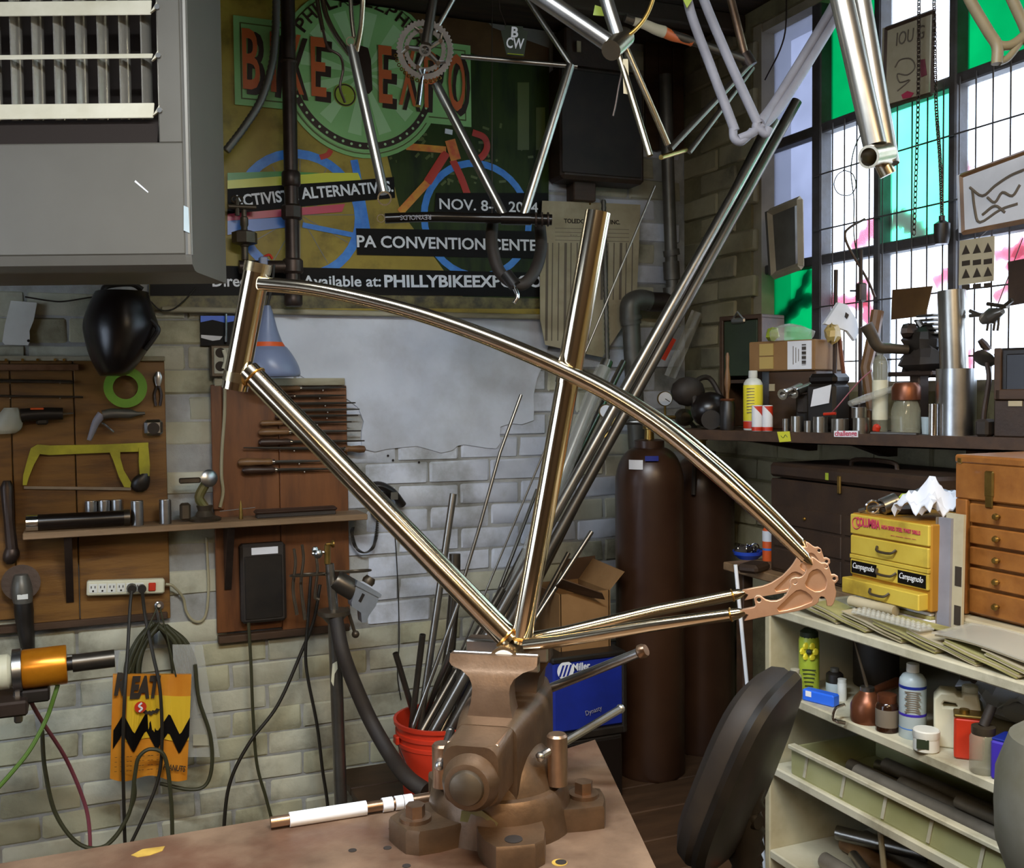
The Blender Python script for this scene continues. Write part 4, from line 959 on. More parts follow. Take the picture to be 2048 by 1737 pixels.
part('pin', MB().lathe([(.006, 0), (.0055, .03), (.003, .045), (.001, .055)], (shx(482, .1), D-.1, SZ), n=10), 'brass', t)
part('cross_wire', MB().cyl((shx(440, .1), D-.1, SZ+.026), (shx(511, .1), D-.1, SZ+.032), .0012, n=6), 'raw_metal', t)

# ---- second board with files
t2 = thing('file_board', 'reddish wooden board holding a column of metal files', 'tool board', W(565, 1275, .02))
part('plank', wbox(429, 772, 560, 1262, .006, .018, .002), 'wood_board_red', t2); part('plank', wbox(561, 772, 697, 1262, .006, .018, .002), 'wood_board_red', t2)
part('top_batten', wbox(429, 757, 690, 772, .006, .032, .002), 'wood_trim_pale', t2); part('bottom_batten', wbox(437, 1262, 700, 1276, .006, .032, .002), 'wood_dark', t2)
part('side_batten', wbox(424, 770, 446, 1020, .024, .012, .002), 'wood_board_red', t2)
for i, (h0, h1, e, y, rh, hm, desc) in enumerate((
    (540, 600, 692, 777, .0095, 'wood_handle', 'pale-handled file at the top of the file board'), (548, 588, 691, 793, .008, 'wood_handle_dark', 'dark tapering file second from the top of the board'),
    (552, 590, 711, 808, .008, 'wood_handle_dark', 'thin file third from the top of the file board'), (550, 592, 719, 821, .008, 'wood_handle_dark', 'flat file fourth from the top of the file board'),
    (550, 592, 716, 833, .008, 'wood_handle_dark', 'slim file fifth from the top of the file board'), (520, 566, 703, 846, .009, 'wood_handle', 'file with stubby wooden handle sixth from the top'),
    (517, 578, 722, 864, .0115, 'wood_handle', 'file with chrome ferrule above the black-handled one'), (517, 581, 729, 884, .0125, 'wood_handle_dark', 'dark-handled file with chrome ferrule above the reversed one'),
    (731, 690, 487, 898, .012, 'wood_handle', 'long file hung the other way round with its handle at the right'), (476, 545, 652, 924, .0125, 'wood_handle', 'big file with pale wooden handle near the board bottom'),
    (484, 550, 668, 940, .0125, 'wood_handle_dark', 'big black-handled file lowest on the file board'))):
    t = thing('file', desc, 'file', W((h0+e)/2, y, .04)); o = .045; sg = 1 if h1 > h0 else -1
    a, b, c = W(h0, y+1, o), W(h1, y, o), W(e, y-2, o); L_ = (b-a)
    part('handle', MB().tube([a, a+L_*.06, a+L_*.3, a+L_*.7, a+L_*.9, b], [rh*.45, rh*.85, rh, rh*.75, rh*.9, rh*.6], 12), hm, t)
    part('ferrule', MB().cyl(b-L_*.07, b+L_*.06, rh*.62, n=12), 'chrome', t)
    mb = MB().tube([b, b+(c-b)*.5, c], [.0048, .0052, .0022], 6); 
    part('blade', mb, 'steel_tube_dark' if i % 3 else 'steel_tube', t)
    part('hook', MB().cyl(W((h1+e)/2, y+4, .022), W((h1+e)/2, y+4, .052), .002, n=6), 'raw_metal', t)
t = thing('black_case', 'flat black case with pale label hanging on the file board', 'case', W(527, 1246, .04))
part('case', wbox(482, 1088, 573, 1246, .024, .045, .008), 'rubber', t); part('rim', wbox(490, 1112, 565, 1238, .069, .004, .003), 'black_plastic', t); part('label', wbox(503, 1095, 556, 1109, .069, .002, 0), 'white_paper', t)
t = thing('telephone_handset', 'dark wall telephone handset behind the down tube', 'telephone', W(778, 1020, .05))
part('handset', MB().tube(smooth([W(735, 975, .05), W(760, 972, .06), W(785, 985, .06), W(805, 1010, .05)], 5), [.02, .022, .022, .018], 12, flat=.7), 'black_plastic', t)
part('cradle', wbox(746, 985, 784, 1035, .008, .036, .006), 'black_plastic', t); part('grille', wbox(782, 985, 796, 1000, .075, .004), 'pipe_grey', t)
cc = []; base = smooth([W(x, y, .04) for x, y in ((756, 1034), (752, 1075), (744, 1098), (727, 1106), (711, 1094), (704, 1068), (706, 1056))], 12)
for i in range(len(base)*4):
    f = i/4; k = min(int(f), len(base)-2); p = base[k].lerp(base[k+1], f-k); a = i*1.6; cc.append(p+Vector((math.cos(a)*.005, math.sin(a)*.005, 0)))
part('coil_cord', MB().tube(cc, .0018, 5), 'cable_black', t)
solo('thin_wire', 'thin black wire running down the white bricks beside the bucket', 'wire', wtube([(787, 1040), (792, 1100), (797, 1200), (798, 1290), (795, 1350), (802, 1400)], .0018, .012), 'cable_black')
for i, (pts, r, lab) in enumerate((
    ([(497, 1246), (502, 1330), (506, 1430), (514, 1530), (533, 1600), (552, 1680), (560, 1760)], .0048, 'black cord falling from the flat black case'),
    ([(640, 1170), (628, 1240), (605, 1300), (556, 1410), (500, 1485), (462, 1560), (449, 1640), (446, 1760)], .0055, 'thick black cord swinging from the torch stand to the left'),
    ([(622, 1150), (616, 1240), (612, 1330), (634, 1450), (645, 1540), (656, 1620), (660, 1740)], .005, 'black cord hanging close beside the steel torch stand'))):
    solo('black_cable', lab, 'cord', wtube(pts, r, (.07, .09, .108)[i], 8), 'cable_olive' if i == 0 else 'cable_black')

# ---- hoses, bag and cables hanging at the left
t = thing('hose_coil', 'bundle of dark green hose coiled on a hook above the orange bag', 'hose', W(320, 1420, .06))
rr = random.Random(11)
for i in range(15):
    cx_, rx_ = 318+rr.uniform(-8, 8), rr.uniform(34, 66); y1 = rr.uniform(1390, 1470); o = .040+.0055*i
    part('loop', wtube([(cx_-6, 1252+rr.uniform(-8, 8)), (cx_-rx_*.7, 1290), (cx_-rx_, 1350), (cx_-rx_*.6, y1), (cx_, y1+14), (cx_+rx_*.6, y1-4), (cx_+rx_, 1360), (cx_+rx_*.75, 1290), (cx_+6, 1252)], .0065, o, 6), 'cable_olive', t)
part('hook', wtube([(318, 1215), (316, 1206), (311, 1212), (316, 1232), (318, 1250)], .004, .06), 'raw_metal', t)
t = thing('hook_rod', 'steel hook rod holding the hose coil on the wall', 'hook', W(318, 1240, .0)); part('rod', MB().cyl(W(318, 1212, .0), W(318, 1212, .19), .005, n=8), 'raw_metal', t); part('screw_plate', MB().cyl(W(318, 1212, .005), W(318, 1212, .03), .014, n=10), 'iron_pipe', t)
BO = .172
def bagp(u, v):
    x = 226+(383-226)*u+(-6)*(1-u)*v+(-9)*u*v; y = 1350+208*v+6*math.sin(u*9)*v
    fold = .010*math.sin(u*7+v*2)+.004*math.sin(u*17+v*5)
    return W(x, y, BO+fold)
t = thing('paper_bag', 'orange and yellow treat bag with black zigzag hanging on the hose coil', 'bag', W(300, 1560, BO))
part('bag', MB().grid(bagp, 18, 10, (0, .012, 0)), 'bag_orange', t, sharp=60)
for x_ in (255, 352): part('handle', wtube([(x_, 1354, BO+.0), (x_*.55+318*.45, 1285, .176), (318, 1208, .18)], .0022, BO), 'cable_olive', t)
def bagprint(poly, m, lay, nm='print'):
    return part(nm, MB().prism([bagp(u, v)+Vector((0, -.002-.0012*lay, 0)) for u, v in poly], (0, -.0008, 0)), m, t)
def strip(us, v0, v1, m, lay):
    for a, b in zip(us[:-1], us[1:]): bagprint([(a, v0(a)), (b, v0(b)), (b, v1(b)), (a, v1(a))], m, lay)
us = [i/16 for i in range(17)]
strip(us[3:], lambda u: .2, lambda u: .62, 'bag_yellow', 1)
zig = lambda u, ph: abs(((u*3.4+ph) % 1)*2-1)
us2 = [i/40 for i in range(1, 41)]
strip(us2, lambda u: .36+.2*zig(u, 0), lambda u: .54+.2*zig(u, 0), 'print_black', 3)
def bagtext(s, u0, u1, v, h, m, bold=0, lay=4):
    A, B = bagp(u0, v)+Vector((0, -.014, 0)), bagp(u1, v)+Vector((0, -.014, 0)); part('lettering', text_mesh(s, A, B, h, NB, bold), m, t)
bagtext('R', .02, .18, .17, .056, 'print_dark', .06); bagtext('EAT', .22, .58, .2, .056, 'print_dark', .06)
c = bagp(.36, .3)+Vector((0, -.014, 0)); part('emblem', MB().cyl(c, c+Vector((0, -.001, 0)), .016, n=20), 'red_plastic', t); part('emblem_mark', MB().tube(smooth([c+Vector((.004, -.002, .012)), c+Vector((-.004, -.002, .004)), c+Vector((.004, -.002, -.004)), c+Vector((-.004, -.002, -.012))], 4), .003, 6), 'white_paper', t)
bp_ = [(-.02, .006), (-.012, .01), (-.008, .004), (-.003, .006), (0, .003), (.003, .006), (.008, .004), (.012, .01), (.02, .006), (.013, -.004), (.006, -.003), (0, -.009), (-.006, -.003), (-.013, -.004)]
c = bagp(.5, .36)+Vector((0, -.014, 0)); part('bat_print', MB().prism([c+Vector((x*1.2, 0, z)) for x, z in bp_], (0, -.0008, 0)), 'print_dark', t)
for k in range(4): bagtext('- - -- --- -- -', .05, .62, .78+.045*k, .008, 'print_dark', .0)
bagtext('PEANUTS', .68, .96, .9, .016, 'print_dark', .02)
t = thing('clear_bag', 'crumpled clear plastic bag hanging behind the orange bag', 'plastic bag', W(400, 1520, .09))
part('film', MB().grid(lambda u, v: W(345+(60+25*v)*u+10*v, 1290+225*v, .134+.003*math.sin(u*11+v*7)+.0025*math.sin(v*13)), 10, 10, (0, .003, 0)), 'clear_film', t, sharp=80); part('band', MB().grid(lambda u, v: W(386+32*u, 1470+22*v, .1415), 4, 2, (0, .002, 0)), 'poly_bag', t)
for i, (pts, r, m_, lab, cat) in enumerate((
    ([(84, 1462), (90, 1540), (112, 1630), (160, 1690), (215, 1690), (258, 1628), (270, 1550), (278, 1515), (302, 1499), (330, 1516), (342, 1600), (345, 1690), (346, 1780)], .0055, 'cable_olive', 'dark looping cable running from the spindle machine under the bag', 'cable'),
    ([(390, 1330), (398, 1400), (420, 1470), (424, 1530), (412, 1570), (380, 1580), (320, 1568)], .0055, 'cable_olive', 'dark cable loop hanging at the right of the clear bag', 'cable'),
    ([(268, 1560), (268, 1600), (240, 1660), (205, 1700), (170, 1745)], .005, 'cable_olive', 'dark cable curving from under the bag behind the bench', 'cable'))):
    solo('cable', lab, cat, wtube(pts, r, (.232, .153, .165)[i], 8), m_)

# ---- spindle machine at the left edge
MY = 2.62
def mp(x, y): return onY(x, y, MY)
t = thing('spindle_machine', 'copper-coloured spindle roller with black shaft on an iron stand', 'machine', (mp(20, 1400).x, MY, 0))
a, b = mp(45, 1340), mp(134, 1329); dd_ = (b-a).normalized(); rC = (mp(90, 1293)-mp(90, 1377)).length/2*.92
part('roller', MB().lathe([(rC*.97, 0), (rC, .004), (rC, (b-a).length-.004), (rC*.97, (b-a).length)], a, dd_, 32), 'orange_copper', t)
part('flange', MB().lathe([(rC*1.08, -.02), (rC*1.08, -.001), (rC*.6, 0)], a, dd_, 28), 'raw_metal', t)
part('flange_leg', MB().box(a-dd_*.011+Vector((0, 0, -.07)), (.018, .04, .1), .004), 'raw_metal', t)
part('collar', MB().lathe([(rC*.8, -.09), (rC*.88, -.08), (rC*.88, -.03), (rC*.75, -.022)], a, dd_, 24), 'cream_plastic', t)
part('shaft_neck', MB().cyl(b, b+dd_*.02, .016, n=18), 'black_plastic', t); part('shaft', MB().pipe(b+dd_*.012, b+dd_*.105, .021, .014, 20), 'steel_tube_dark', t); part('shaft_end', MB().cyl(b+dd_*.02, b+dd_*.09, .015, n=16), 'black_plastic', t)
s0 = mp(20, 1405)
part('bed', MB().box((s0.x-.08, MY, s0.z-.0), (.24, .14, .035), .005), 'iron_pipe', t); part('motor', MB().box((s0.x-.12, MY, s0.z-.12), (.16, .16, .1), .015), 'black_plastic', t)
part('bed_foot', MB().box((s0.x+.055, MY, s0.z+.014), (.06, .06, .03), .004), 'black_plastic', t)
part('column', MB().box((s0.x-.14, MY, (s0.z-.1)/2), (.08, .1, s0.z-.1), .006), 'iron_pipe', t); part('foot', MB().box((s0.x-.14, MY, .015), (.3, .3, .03), .006), 'iron_pipe', t)
def mtube(pts, r): return MB().tube(smooth([onY(p[0], p[1], p[2]) for p in pts], 8), r, 8)
solo('pink_cable', 'faded pink cable curving down from the copper roller', 'cable', mtube([(56, 1378, MY), (60, 1400, MY), (85, 1445, MY+.1), (130, 1515, MY+.25), (163, 1590, MY+.33), (178, 1650, MY+.36), (182, 1760, MY+.38)], .005), 'pink_wire')
solo('green_cable', 'green cable hanging from the copper roller toward the floor', 'cable', mtube([(117, 1366, MY), (108, 1395, MY-.01), (92, 1440, MY-.02), (60, 1500, MY-.05), (20, 1550, MY-.08), (-25, 1600, MY-.1)], .005), 'green_wire')

# ---- torch stand on its crate
TY = 2.86
cz = 0.0
cxx = onY(690, 1600, TY).x
t = thing('torch_stand', 'steel stand with ring holders and a chrome repair clamp', 'stand', (cxx, TY, cz))
def tp(x, y, dy=0): return onY(x, y, TY+dy)
p0, p1 = tp(686, 1612), tp(668, 1225)
part('post', MB().cyl(Vector((p0.x, TY, cz)), p1, .0185, n=20), 'steel_tube', t)
part('foot', MB().box((p0.x, TY, cz+.008), (.13, .12, .016), .004), 'iron_pipe', t)
part('paint_chip', MB().prism([tp(x, y)+Vector((0, -.019, 0)) for x, y in ((662, 1325), (671, 1320), (672, 1335), (666, 1345), (664, 1370), (659, 1360))], (0, -.001, 0)), 'cream_plastic', t)
part('flange', MB().lathe([(.02, -.03), (.035, -.012), (.046, -.006), (.046, .006), (.02, .009)], p1, (0, 0, 1), 24), 'bronze_dark', t)
p2 = tp(659, 1128); part('upper_post', MB().tube([p1, tp(661, 1150), tp(660, 1140), p2], [.0135, .0135, .0125, .0125], 18), 'steel_tube', t)
part('top_knob', MB().lathe([(.004, 0), (.004, .012), (.011, .018), (.011, .022)], tp(652, 1089), (1, 0, 0), 14).cyl(tp(655, 1128), tp(655, 1090), .009, n=10), 'brass', t)
for x, y, r, nm in ((615, 1150, .048, 'ring_holder'), (712, 1143, .042, 'ring_holder')):
    part(nm, MB().torus(tp(x, y), r, .0032, (0, .12, 1), 28, 6).cyl(tp(655, y), tp(x+(-20 if x > 655 else 22), y), .0032, n=6), 'bronze_dark', t)
for x, y0, y1 in ((588, 1098, 1230), (604, 1090, 1240), (632, 1112, 1200)):
    part('torch_tip', MB().tube(smooth([tp(x, y0), tp(x+3, y0+30), tp(x-2, y0+80), tp(x+6, y1)], 4), [.004, .006, .007, .005], 8), 'bronze_dark', t)
part('torch_valve', MB().ball(tp(636, 1108), .014, 10).ball(tp(630, 1100), .01, 8).cyl(tp(624, 1108), tp(648, 1105), .005, n=8), 'raw_metal', t)
q0, q1 = tp(668, 1158), tp(712, 1185)
part('clamp_barrel', MB().tube([q0, q0.lerp(q1, .1), q1], [.026, .03, .029], 20), 'steel_tube_dark', t)
cl = part('chrome_clamp', MB().prism([tp(x, y, -.03) for x, y in ((716, 1164), (760, 1190), (752, 1212), (738, 1232), (733, 1246), (724, 1246), (722, 1226), (704, 1214), (703, 1206))], (0, .045, 0)), 'clamp_metal', t)
part('clamp_plate', MB().prism([tp(x, y, -.035) for x, y in ((715, 1162), (764, 1190), (760, 1197), (712, 1172))], (0, .055, 0)), 'clamp_metal', cl)
part('clamp_slot', MB().prism([tp(x, y, -.032) for x, y in ((725, 1187), (730, 1190), (722, 1206), (717, 1203))], (0, .004, 0)), 'hole_dark', cl)
part('clamp_knob', MB().lathe([(.017, 0), (.019, .01), (.014, .022)], tp(734, 1168), tp(745, 1150)-tp(734, 1168), 14), 'bronze_dark', t)
part('lever', MB().cyl(tp(694, 1215), tp(709, 1264), .005, n=8).ball(tp(711, 1269), .0115, 12), 'bronze_dark', t)
hs = smooth([onY(x, y, yy) for x, y, yy in ((672, 1238, 2.83), (684, 1300, 2.80), (705, 1360, 2.79), (740, 1440, 2.77), (780, 1510, 2.70), (815, 1556, 2.605), (850, 1582, 2.555))], 8)
solo('fume_hose', 'thick black hose sagging from the torch stand to the red bucket', 'hose', MB().tube(hs, [.020, .022], 16), 'rubber')
def lump(c, rx, ry, rz, seed, n=14):
    mb = MB().ball(c, 1, n, sc=(rx, ry, rz)); rn = random.Random(seed)
    for p in mb.v:
        f = 1+rn.uniform(-.22, .22); p.x = c[0]+(p.x-c[0])*f; p.y = c[1]+(p.y-c[1])*f; p.z = c[2]+(p.z-c[2])*f
    return mb
# ================================================================== corner: platform, bucket of tubes, welder, gas cylinders
PZ = .31
t = thing('low_platform', 'low dark plank platform in the corner under the gas cylinders', 'platform', (1.25, 2.5, 0))
for k in range(7): part('plank', MB().box((1.32, 2.06+.17*k, PZ-.0125), (1.2, .164, .025), .003), 'wood_dark', t)
for x in (.78, 1.3, 1.88): part('bearer', MB().box((x, 2.55, (PZ-.025)/2), (.06, 1.1, PZ-.025)), 'wood_dark', t)
BC = Vector((.93, 2.75, PZ))
t = thing('red_bucket', 'red plastic bucket full of leaning metal tubes', 'bucket', BC)
bh = .265; 
part('body', MB().lathe([(.105, 0), (.108, .004), (.128, bh-.07), (.131, bh-.068), (.131, bh-.058), (.128, bh-.056), (.1295, bh-.042), (.134, bh-.04), (.134, bh-.03), (.1295, bh-.028), (.131, bh-.012), (.138, bh-.011), (.139, bh), (.131, bh), (.126, bh-.02), (.106, .012), (.0, .01)], BC, n=36), 'red_plastic', t)
hd = part('bail_handle', MB().tube(smooth([BC+Vector((-.138, 0, bh-.05)), BC+Vector((-.11, -.1, bh-.13)), BC+Vector((0, -.155, bh-.17)), BC+Vector((.11, -.1, bh-.13)), BC+Vector((.138, 0, bh-.05))], 5), .002, 6), 'raw_metal', t)
part('handle_ear', MB().box(BC+Vector((-.136, 0, bh-.05)), (.012, .03, .024), .003), 'red_plastic', hd)
RODS = [  # seen top, seen point in the bucket, Y of top, radius, material, label
 ((1042, 790), (868, 1440), 3.17, .0052, 'steel_tube', 'slim bent steel rod leaning on the whitewashed bricks', [(1000, 905), (960, 1050), (918, 1190)]),
 ((908, 988), (838, 1450), 3.16, .0105, 'steel_tube', 'grey steel tube leaning just above the down tube end', None),
 ((912, 1108), (852, 1460), 3.1, .017, 'steel_tube_dark', 'thick dark bent tube in the bucket', [(905, 1180), (888, 1300)]),
 ((1310, 372), (893, 1440), 3.12, .0032, 'steel_tube', 'very thin tall rod reaching up past the paper chart', None),
 ((1250, 724), (915, 1440), 3.12, .0115, 'steel_tube_light', 'bright steel tube ending beside the pressure gauges', None),
 ((1215, 722), (935, 1440), 3.14, .019, 'clear_film', 'tube wrapped in clear bubble film behind the seat tube', None),
 ((1590, 202), (898, 1450), 2.50, .0155, 'steel_tube_dark', 'long dark tube leaning from the bucket up to the window', None),
 ((1553, 240), (882, 1450), 2.58, .0155, 'steel_tube', 'long grey tube leaning beside the longest dark tube', None),
 ((1530, 262), (905, 1462), 2.66, .012, 'steel_tube_dark', 'third long dark tube leaning behind the window bundle', None),
 ((1184, 1064), (960, 1420), 3.16, .0075, 'steel_tube', 'short tube leaning to the right below the seat tube', None),
 ((1138, 1106), (955, 1440), 3.17, .007, 'steel_tube_dark', 'shorter dark tube beside the short right-leaning one', None),
 ((1180, 862), (925, 1450), 3.16, .0105, 'steel_tube_dark', 'dark tube in the bundle just right of the seat tube', None),
 ((1072, 980), (888, 1450), 3.17, .006, 'steel_tube_light', 'thin bright tube passing behind the seat tube', None),
 ((1052, 1100), (902, 1440), 3.14, .0085, 'steel_tube_dark', 'dark tube hidden low behind the seat tube', None),
 ((1008, 1178), (870, 1450), 3.12, .011, 'steel_tube_dark', 'dark stub tube ending behind the down tube', None),
 ((846, 1270), (828, 1462), 2.85, .009, 'steel_tube_dark', 'short upright olive tube at the left of the bucket', None),
 ((787, 1307), (800, 1455), 2.86, .0085, 'steel_tube_dark', 'shortest upright tube at the bucket rim', None),
 ((917, 1326), (898, 1450), 2.78, .0075, 'steel_tube', 'narrow tube with rounded top just behind the vise', None),
 ((902, 1304), (868, 1450), 2.82, .0095, 'steel_tube_light', 'pale open tube end between the bucket tubes', None),
 ((958, 1345), (920, 1470), 2.80, .010, 'steel_tube_dark', 'dark tube crossing low behind the vise jaw', None),
 ((925, 1195), (842, 1462), 3.0, .0065, 'steel_tube_light', 'shiny narrow tube leaning left of the thick dark one', None)]
# Y of the top, Y at the rim, small sideways shifts: every tube has its own clear place in the bundle
PLACE = [[2.837, 2.787, 0.046, 0.367], [2.82, 2.782, -1.322, 2.124], [2.853, 2.823, -2.281, 21.239], [2.738, 2.86, -0.194, -28.203], [3.071, 2.745, -2.546, -21.323], [2.852, 2.692, -0.304, -8.578], [2.456, 2.651, 3.611, 9.003], [2.463, 2.675, -3.185, -6.468], [2.698, 2.769, -2.61, 21.362], [2.713, 2.653, -0.824, -6.732], [2.717, 2.701, -0.662, 2.186], [3.082, 2.791, -3.275, -17.716], [3.018, 2.771, 1.972, 8.082], [2.929, 2.747, -3.622, -26.84], [2.858, 2.738, -2.726, -18.646], [2.7, 2.773, -0.601, -5.756], [2.772, 2.825, 3.911, 34.787], [2.712, 2.738, 0.719, 19.675], [2.719, 2.842, 0.583, -26.752], [2.763, 2.727, 3.201, 15.978], [2.748, 2.74, -3.505, -18.544]]
def rin(z): return .106+.02*max(0, min(1, (z-PZ-.012)/.233)) if z-PZ < .245 else .1305
for i, (a, b, _, r, m_, lab, mid) in enumerate(RODS):
    ya, yb, ja, jb = PLACE[i]; a = (a[0]+ja, a[1]); b = (b[0]+jb, b[1]); rb_ = r*(1.45 if m_ == 'clear_film' else 1)
    pts = [onY(a[0], a[1], ya)]+[onY(x+jb*(y-a[1])/(b[1]-a[1]), y, ya+(yb-ya)*(y-a[1])/(b[1]-a[1])) for x, y in (mid or [])]+[onY(b[0], b[1], yb)]
    d = (pts[-1]-pts[-2]).normalized(); E_ = pts[-1].copy()
    for _k in range(170):            # down into the bucket until the end meets its floor or side
        n = E_+d*.003
        if n.z < PZ+.013+rb_*.7 or (n.z < PZ+.265 and math.hypot(n.x-BC.x, n.y-BC.y) > rin(n.z)-rb_): break
        E_ = n
    A, B = pts[0], E_; mb = MB()
    if mid: mb.tube(pts+[E_] if (E_-pts[-1]).length > .002 else pts, r, 14)
    else: mb.pipe(A, E_, r, r*.8, 14)
    if m_ == 'clear_film':
        t = thing('wrapped_tube', lab, 'tube', E_); part('tube', mb, 'steel_tube_light', t); wl = (B-A)
        part('wrap', MB().tube([A+wl*.02+Vector((0, 0, 0))]+[A+wl*(.02+.03*j) for j in range(1, 20)], [r*1.35+.0025*(j % 2) for j in range(20)], 12), 'clear_film', t)
    else: solo('metal_tube' if r > .006 else 'metal_rod', lab, 'tube' if r > .006 else 'rod', mb, m_, 'tubes standing in the red bucket')
# gas cylinders
def cyl_pos(px, y): r = ray(px, 1000); return Vector((r.x/r.y*y, y, PZ))
def gas_cyl(P, r, lab, ztop):
    t = thing('gas_cylinder', lab, 'gas cylinder', P)
    prof = [(r*.96, 0), (r, .012), (r, ztop-PZ-.13)]+[(r*(.38+.62*math.cos(a)), ztop-PZ-.13+.115*math.sin(a)) for a in [PI/2*k/8 for k in range(1, 9)]]
    part('body', MB().lathe(prof, P, n=36), 'cylinder_brown', t)
    z = ztop-.02
    part('neck_ring', MB().lathe([(.042, z), (.046, z+.004), (.046, z+.026), (.034, z+.03)], (P.x, P.y, 0), n=24), 'cylinder_brown', t)
    v = part('valve', MB().lathe([(.016, z+.02), (.014, z+.06), (.02, z+.062), (.02, z+.085), (.01, z+.09)], (P.x, P.y, 0), n=14), 'brass', t)
    part('valve_wheel', MB().torus((P.x, P.y, z+.105), .03, .006, n=20, m=8).box((P.x, P.y, z+.105), (.05, .008, .006)).cyl((P.x, P.y, z+.085), (P.x, P.y, z+.11), .006, n=8), 'bronze_dark', v)
    return t
c1 = cyl_pos(1299, 2.75); z1 = onD(1299, 884, depth(c1)+.0).z
t = gas_cyl(c1, .106, 'brown gas cylinder with white sticker and two gauges', z1)
q = onP(1243, 927, c1-Vector((0, .0, 0)), Vector((math.sin(YAW), math.cos(YAW), 0)))
def cyl_label(c, r, a0, a1, z0, z1_, m_, par, nm='sticker'):
    mb = MB(); n = 6; pts0 = [Vector((c.x+r*math.sin(a0+(a1-a0)*k/n), c.y-r*math.cos(a0+(a1-a0)*k/n), 0)) for k in range(n+1)]
    mb.grid(lambda u, v: Vector((c.x+(r+.001)*math.sin(a0+(a1-a0)*u), c.y-(r+.001)*math.cos(a0+(a1-a0)*u), z0+(z1_-z0)*v)), n, 1)
    return part(nm, mb, m_, par)
zs = lambda y: onD(1299, y, depth(c1)-.1).z
cyl_label(c1, .1005, -1.18, -.72, zs(938), zs(919), 'white_paper', t); cyl_label(c1, .098, -.66, -.25, zs(921), zs(911), 'blue_welder', t, 'blue_band')
c2 = Vector((1.885, 2.87, PZ)); 
gas_cyl(c2, .106, 'darker brown gas cylinder standing behind the first in the corner', onD(1400, 905, depth(c2)).z)
t = thing('pressure_regulator', 'brass pressure regulator with two white dials on the front cylinder', 'regulator', onD(1240, 850, depth(c1)))
dv = depth(c1)-.02; toC = Vector((-math.sin(YAW), -math.cos(YAW), 0))
def gd(x, y, d=None): return onD(x, y, d or dv)
part('body', MB().lathe([(.014, -.02), (.022, -.015), (.022, .02), (.012, .026)], gd(1234, 845), toC, 16), 'brass', t)
part('inlet', MB().cyl(gd(1234, 845), Vector((c1.x, c1.y, gd(1290, 845).z)), .008, n=10), 'raw_metal', t)
part('outlet', MB().cyl(gd(1234, 850), gd(1208, 876), .008, .006, n=10), 'brass', t)
def gauge(x, y, r, par, d, nm='gauge'):
    c = gd(x, y, d); g = part(nm, MB().lathe([(r*.9, -.02), (r, -.016), (r, .002), (r*.92, .004)], c, toC, 22), 'brass', par)
    part('dial', MB().cyl(c+toC*.003, c+toC*.0052, r*.9, n=22), 'gauge_white', g); part('needle', MB().cyl(c+toC*.006, c+toC*.006+RT*r*.6-UP*r*.4, .0012, n=5), 'print_dark', g)
gauge(1212, 823, .0215, t, dv); gauge(1246, 815, .0215, t, dv+.015)
part('gauge_stem', MB().cyl(gd(1212, 832), gd(1230, 843), .005, n=8), 'brass', t)
t = thing('rear_regulator', 'dark regulator with a single white dial on the rear cylinder', 'regulator', onD(1345, 850, depth(c2)))
d2 = depth(c2)-.12
part('body', MB().lathe([(.02, -.03), (.028, -.02), (.028, .02), (.016, .03)], gd(1368, 835, d2), toC, 16), 'bronze_dark', t); gauge(1330, 798, .024, t, d2)
part('stem', MB().cyl(gd(1330, 806, d2), gd(1330, 835, d2), .004, n=8).cyl(gd(1330, 835, d2), gd(1368, 835, d2), .006, n=8), 'brass', t); part('inlet', MB().cyl(gd(1368, 835, d2), Vector((c2.x, c2.y, gd(1368, 835, d2).z)), .008, n=10), 'raw_metal', t)
part('hose', MB().tube(smooth([gd(1368, 835, d2), gd(1392, 860, d2-.01), gd(1390, 900, d2-.02), gd(1387, 990, d2-.024)], 5), .007, 8), 'rubber', t)
# welder on its cooler
WYf = 2.60
X0_, X1_ = onY(1128, 1520, WYf).x, onY(1246, 1520, WYf).x; zt_ = onY(1170, 1478, WYf).z
t = thing('welder_cooler', 'black cooler box with gauge and switches under the blue welder', 'cooler', ((X0_+X1_)/2, WYf+.18, PZ))
X0_ -= .03
part('case', MB().box(((X0_+X1_)/2, WYf+.18, (PZ+zt_)/2), (X1_-X0_, .36, zt_-PZ), .006), 'black_plastic', t)
part('front_panel', MB().box(((X0_+X1_)/2, WYf-.003, (PZ+zt_)/2), (X1_-X0_-.02, .006, zt_-PZ-.02), .002), 'black_gloss', t)
for x, y, r in ((1130, 1520, .013), (1170, 1530, .008)): q = onY(x, y, WYf-.006); part('knob', MB().cyl(q, q+Vector((0, -.015, 0)), r, n=14), 'rubber', t)
lettering('COOLMATE', onY(1112, 1578, WYf-.008), onY(1168, 1575, WYf-.008), .016, NB, 'print_white', t, bold=.02); lettering('Miller', onY(1130, 1548, WYf-.008), onY(1150, 1547, WYf-.008), .012, NB, 'print_white', t)
wx0, wx1 = onY(1104, 1400, WYf).x, onY(1252, 1400, WYf).x; wz0 = zt_; wz1 = onY(1170, 1312, WYf).z
t = thing('welder', 'blue welding power source standing on the black cooler', 'welder', ((wx0+wx1)/2, WYf+.18, wz0))
part('side_panel', MB().box(((wx0+wx1)/2, WYf+.16, (wz0+wz1)/2+.01), (wx1-wx0-.01, .32, wz1-wz0-.03), .006), 'blue_welder', t)
part('base', MB().box(((wx0+wx1)/2, WYf+.16, wz0+.012), (wx1-wx0, .33, .024), .004), 'black_plastic', t); part('top_cover', MB().box(((wx0+wx1)/2, WYf+.16, wz1-.006), (wx1-wx0, .33, .018), .005), 'black_plastic', t)
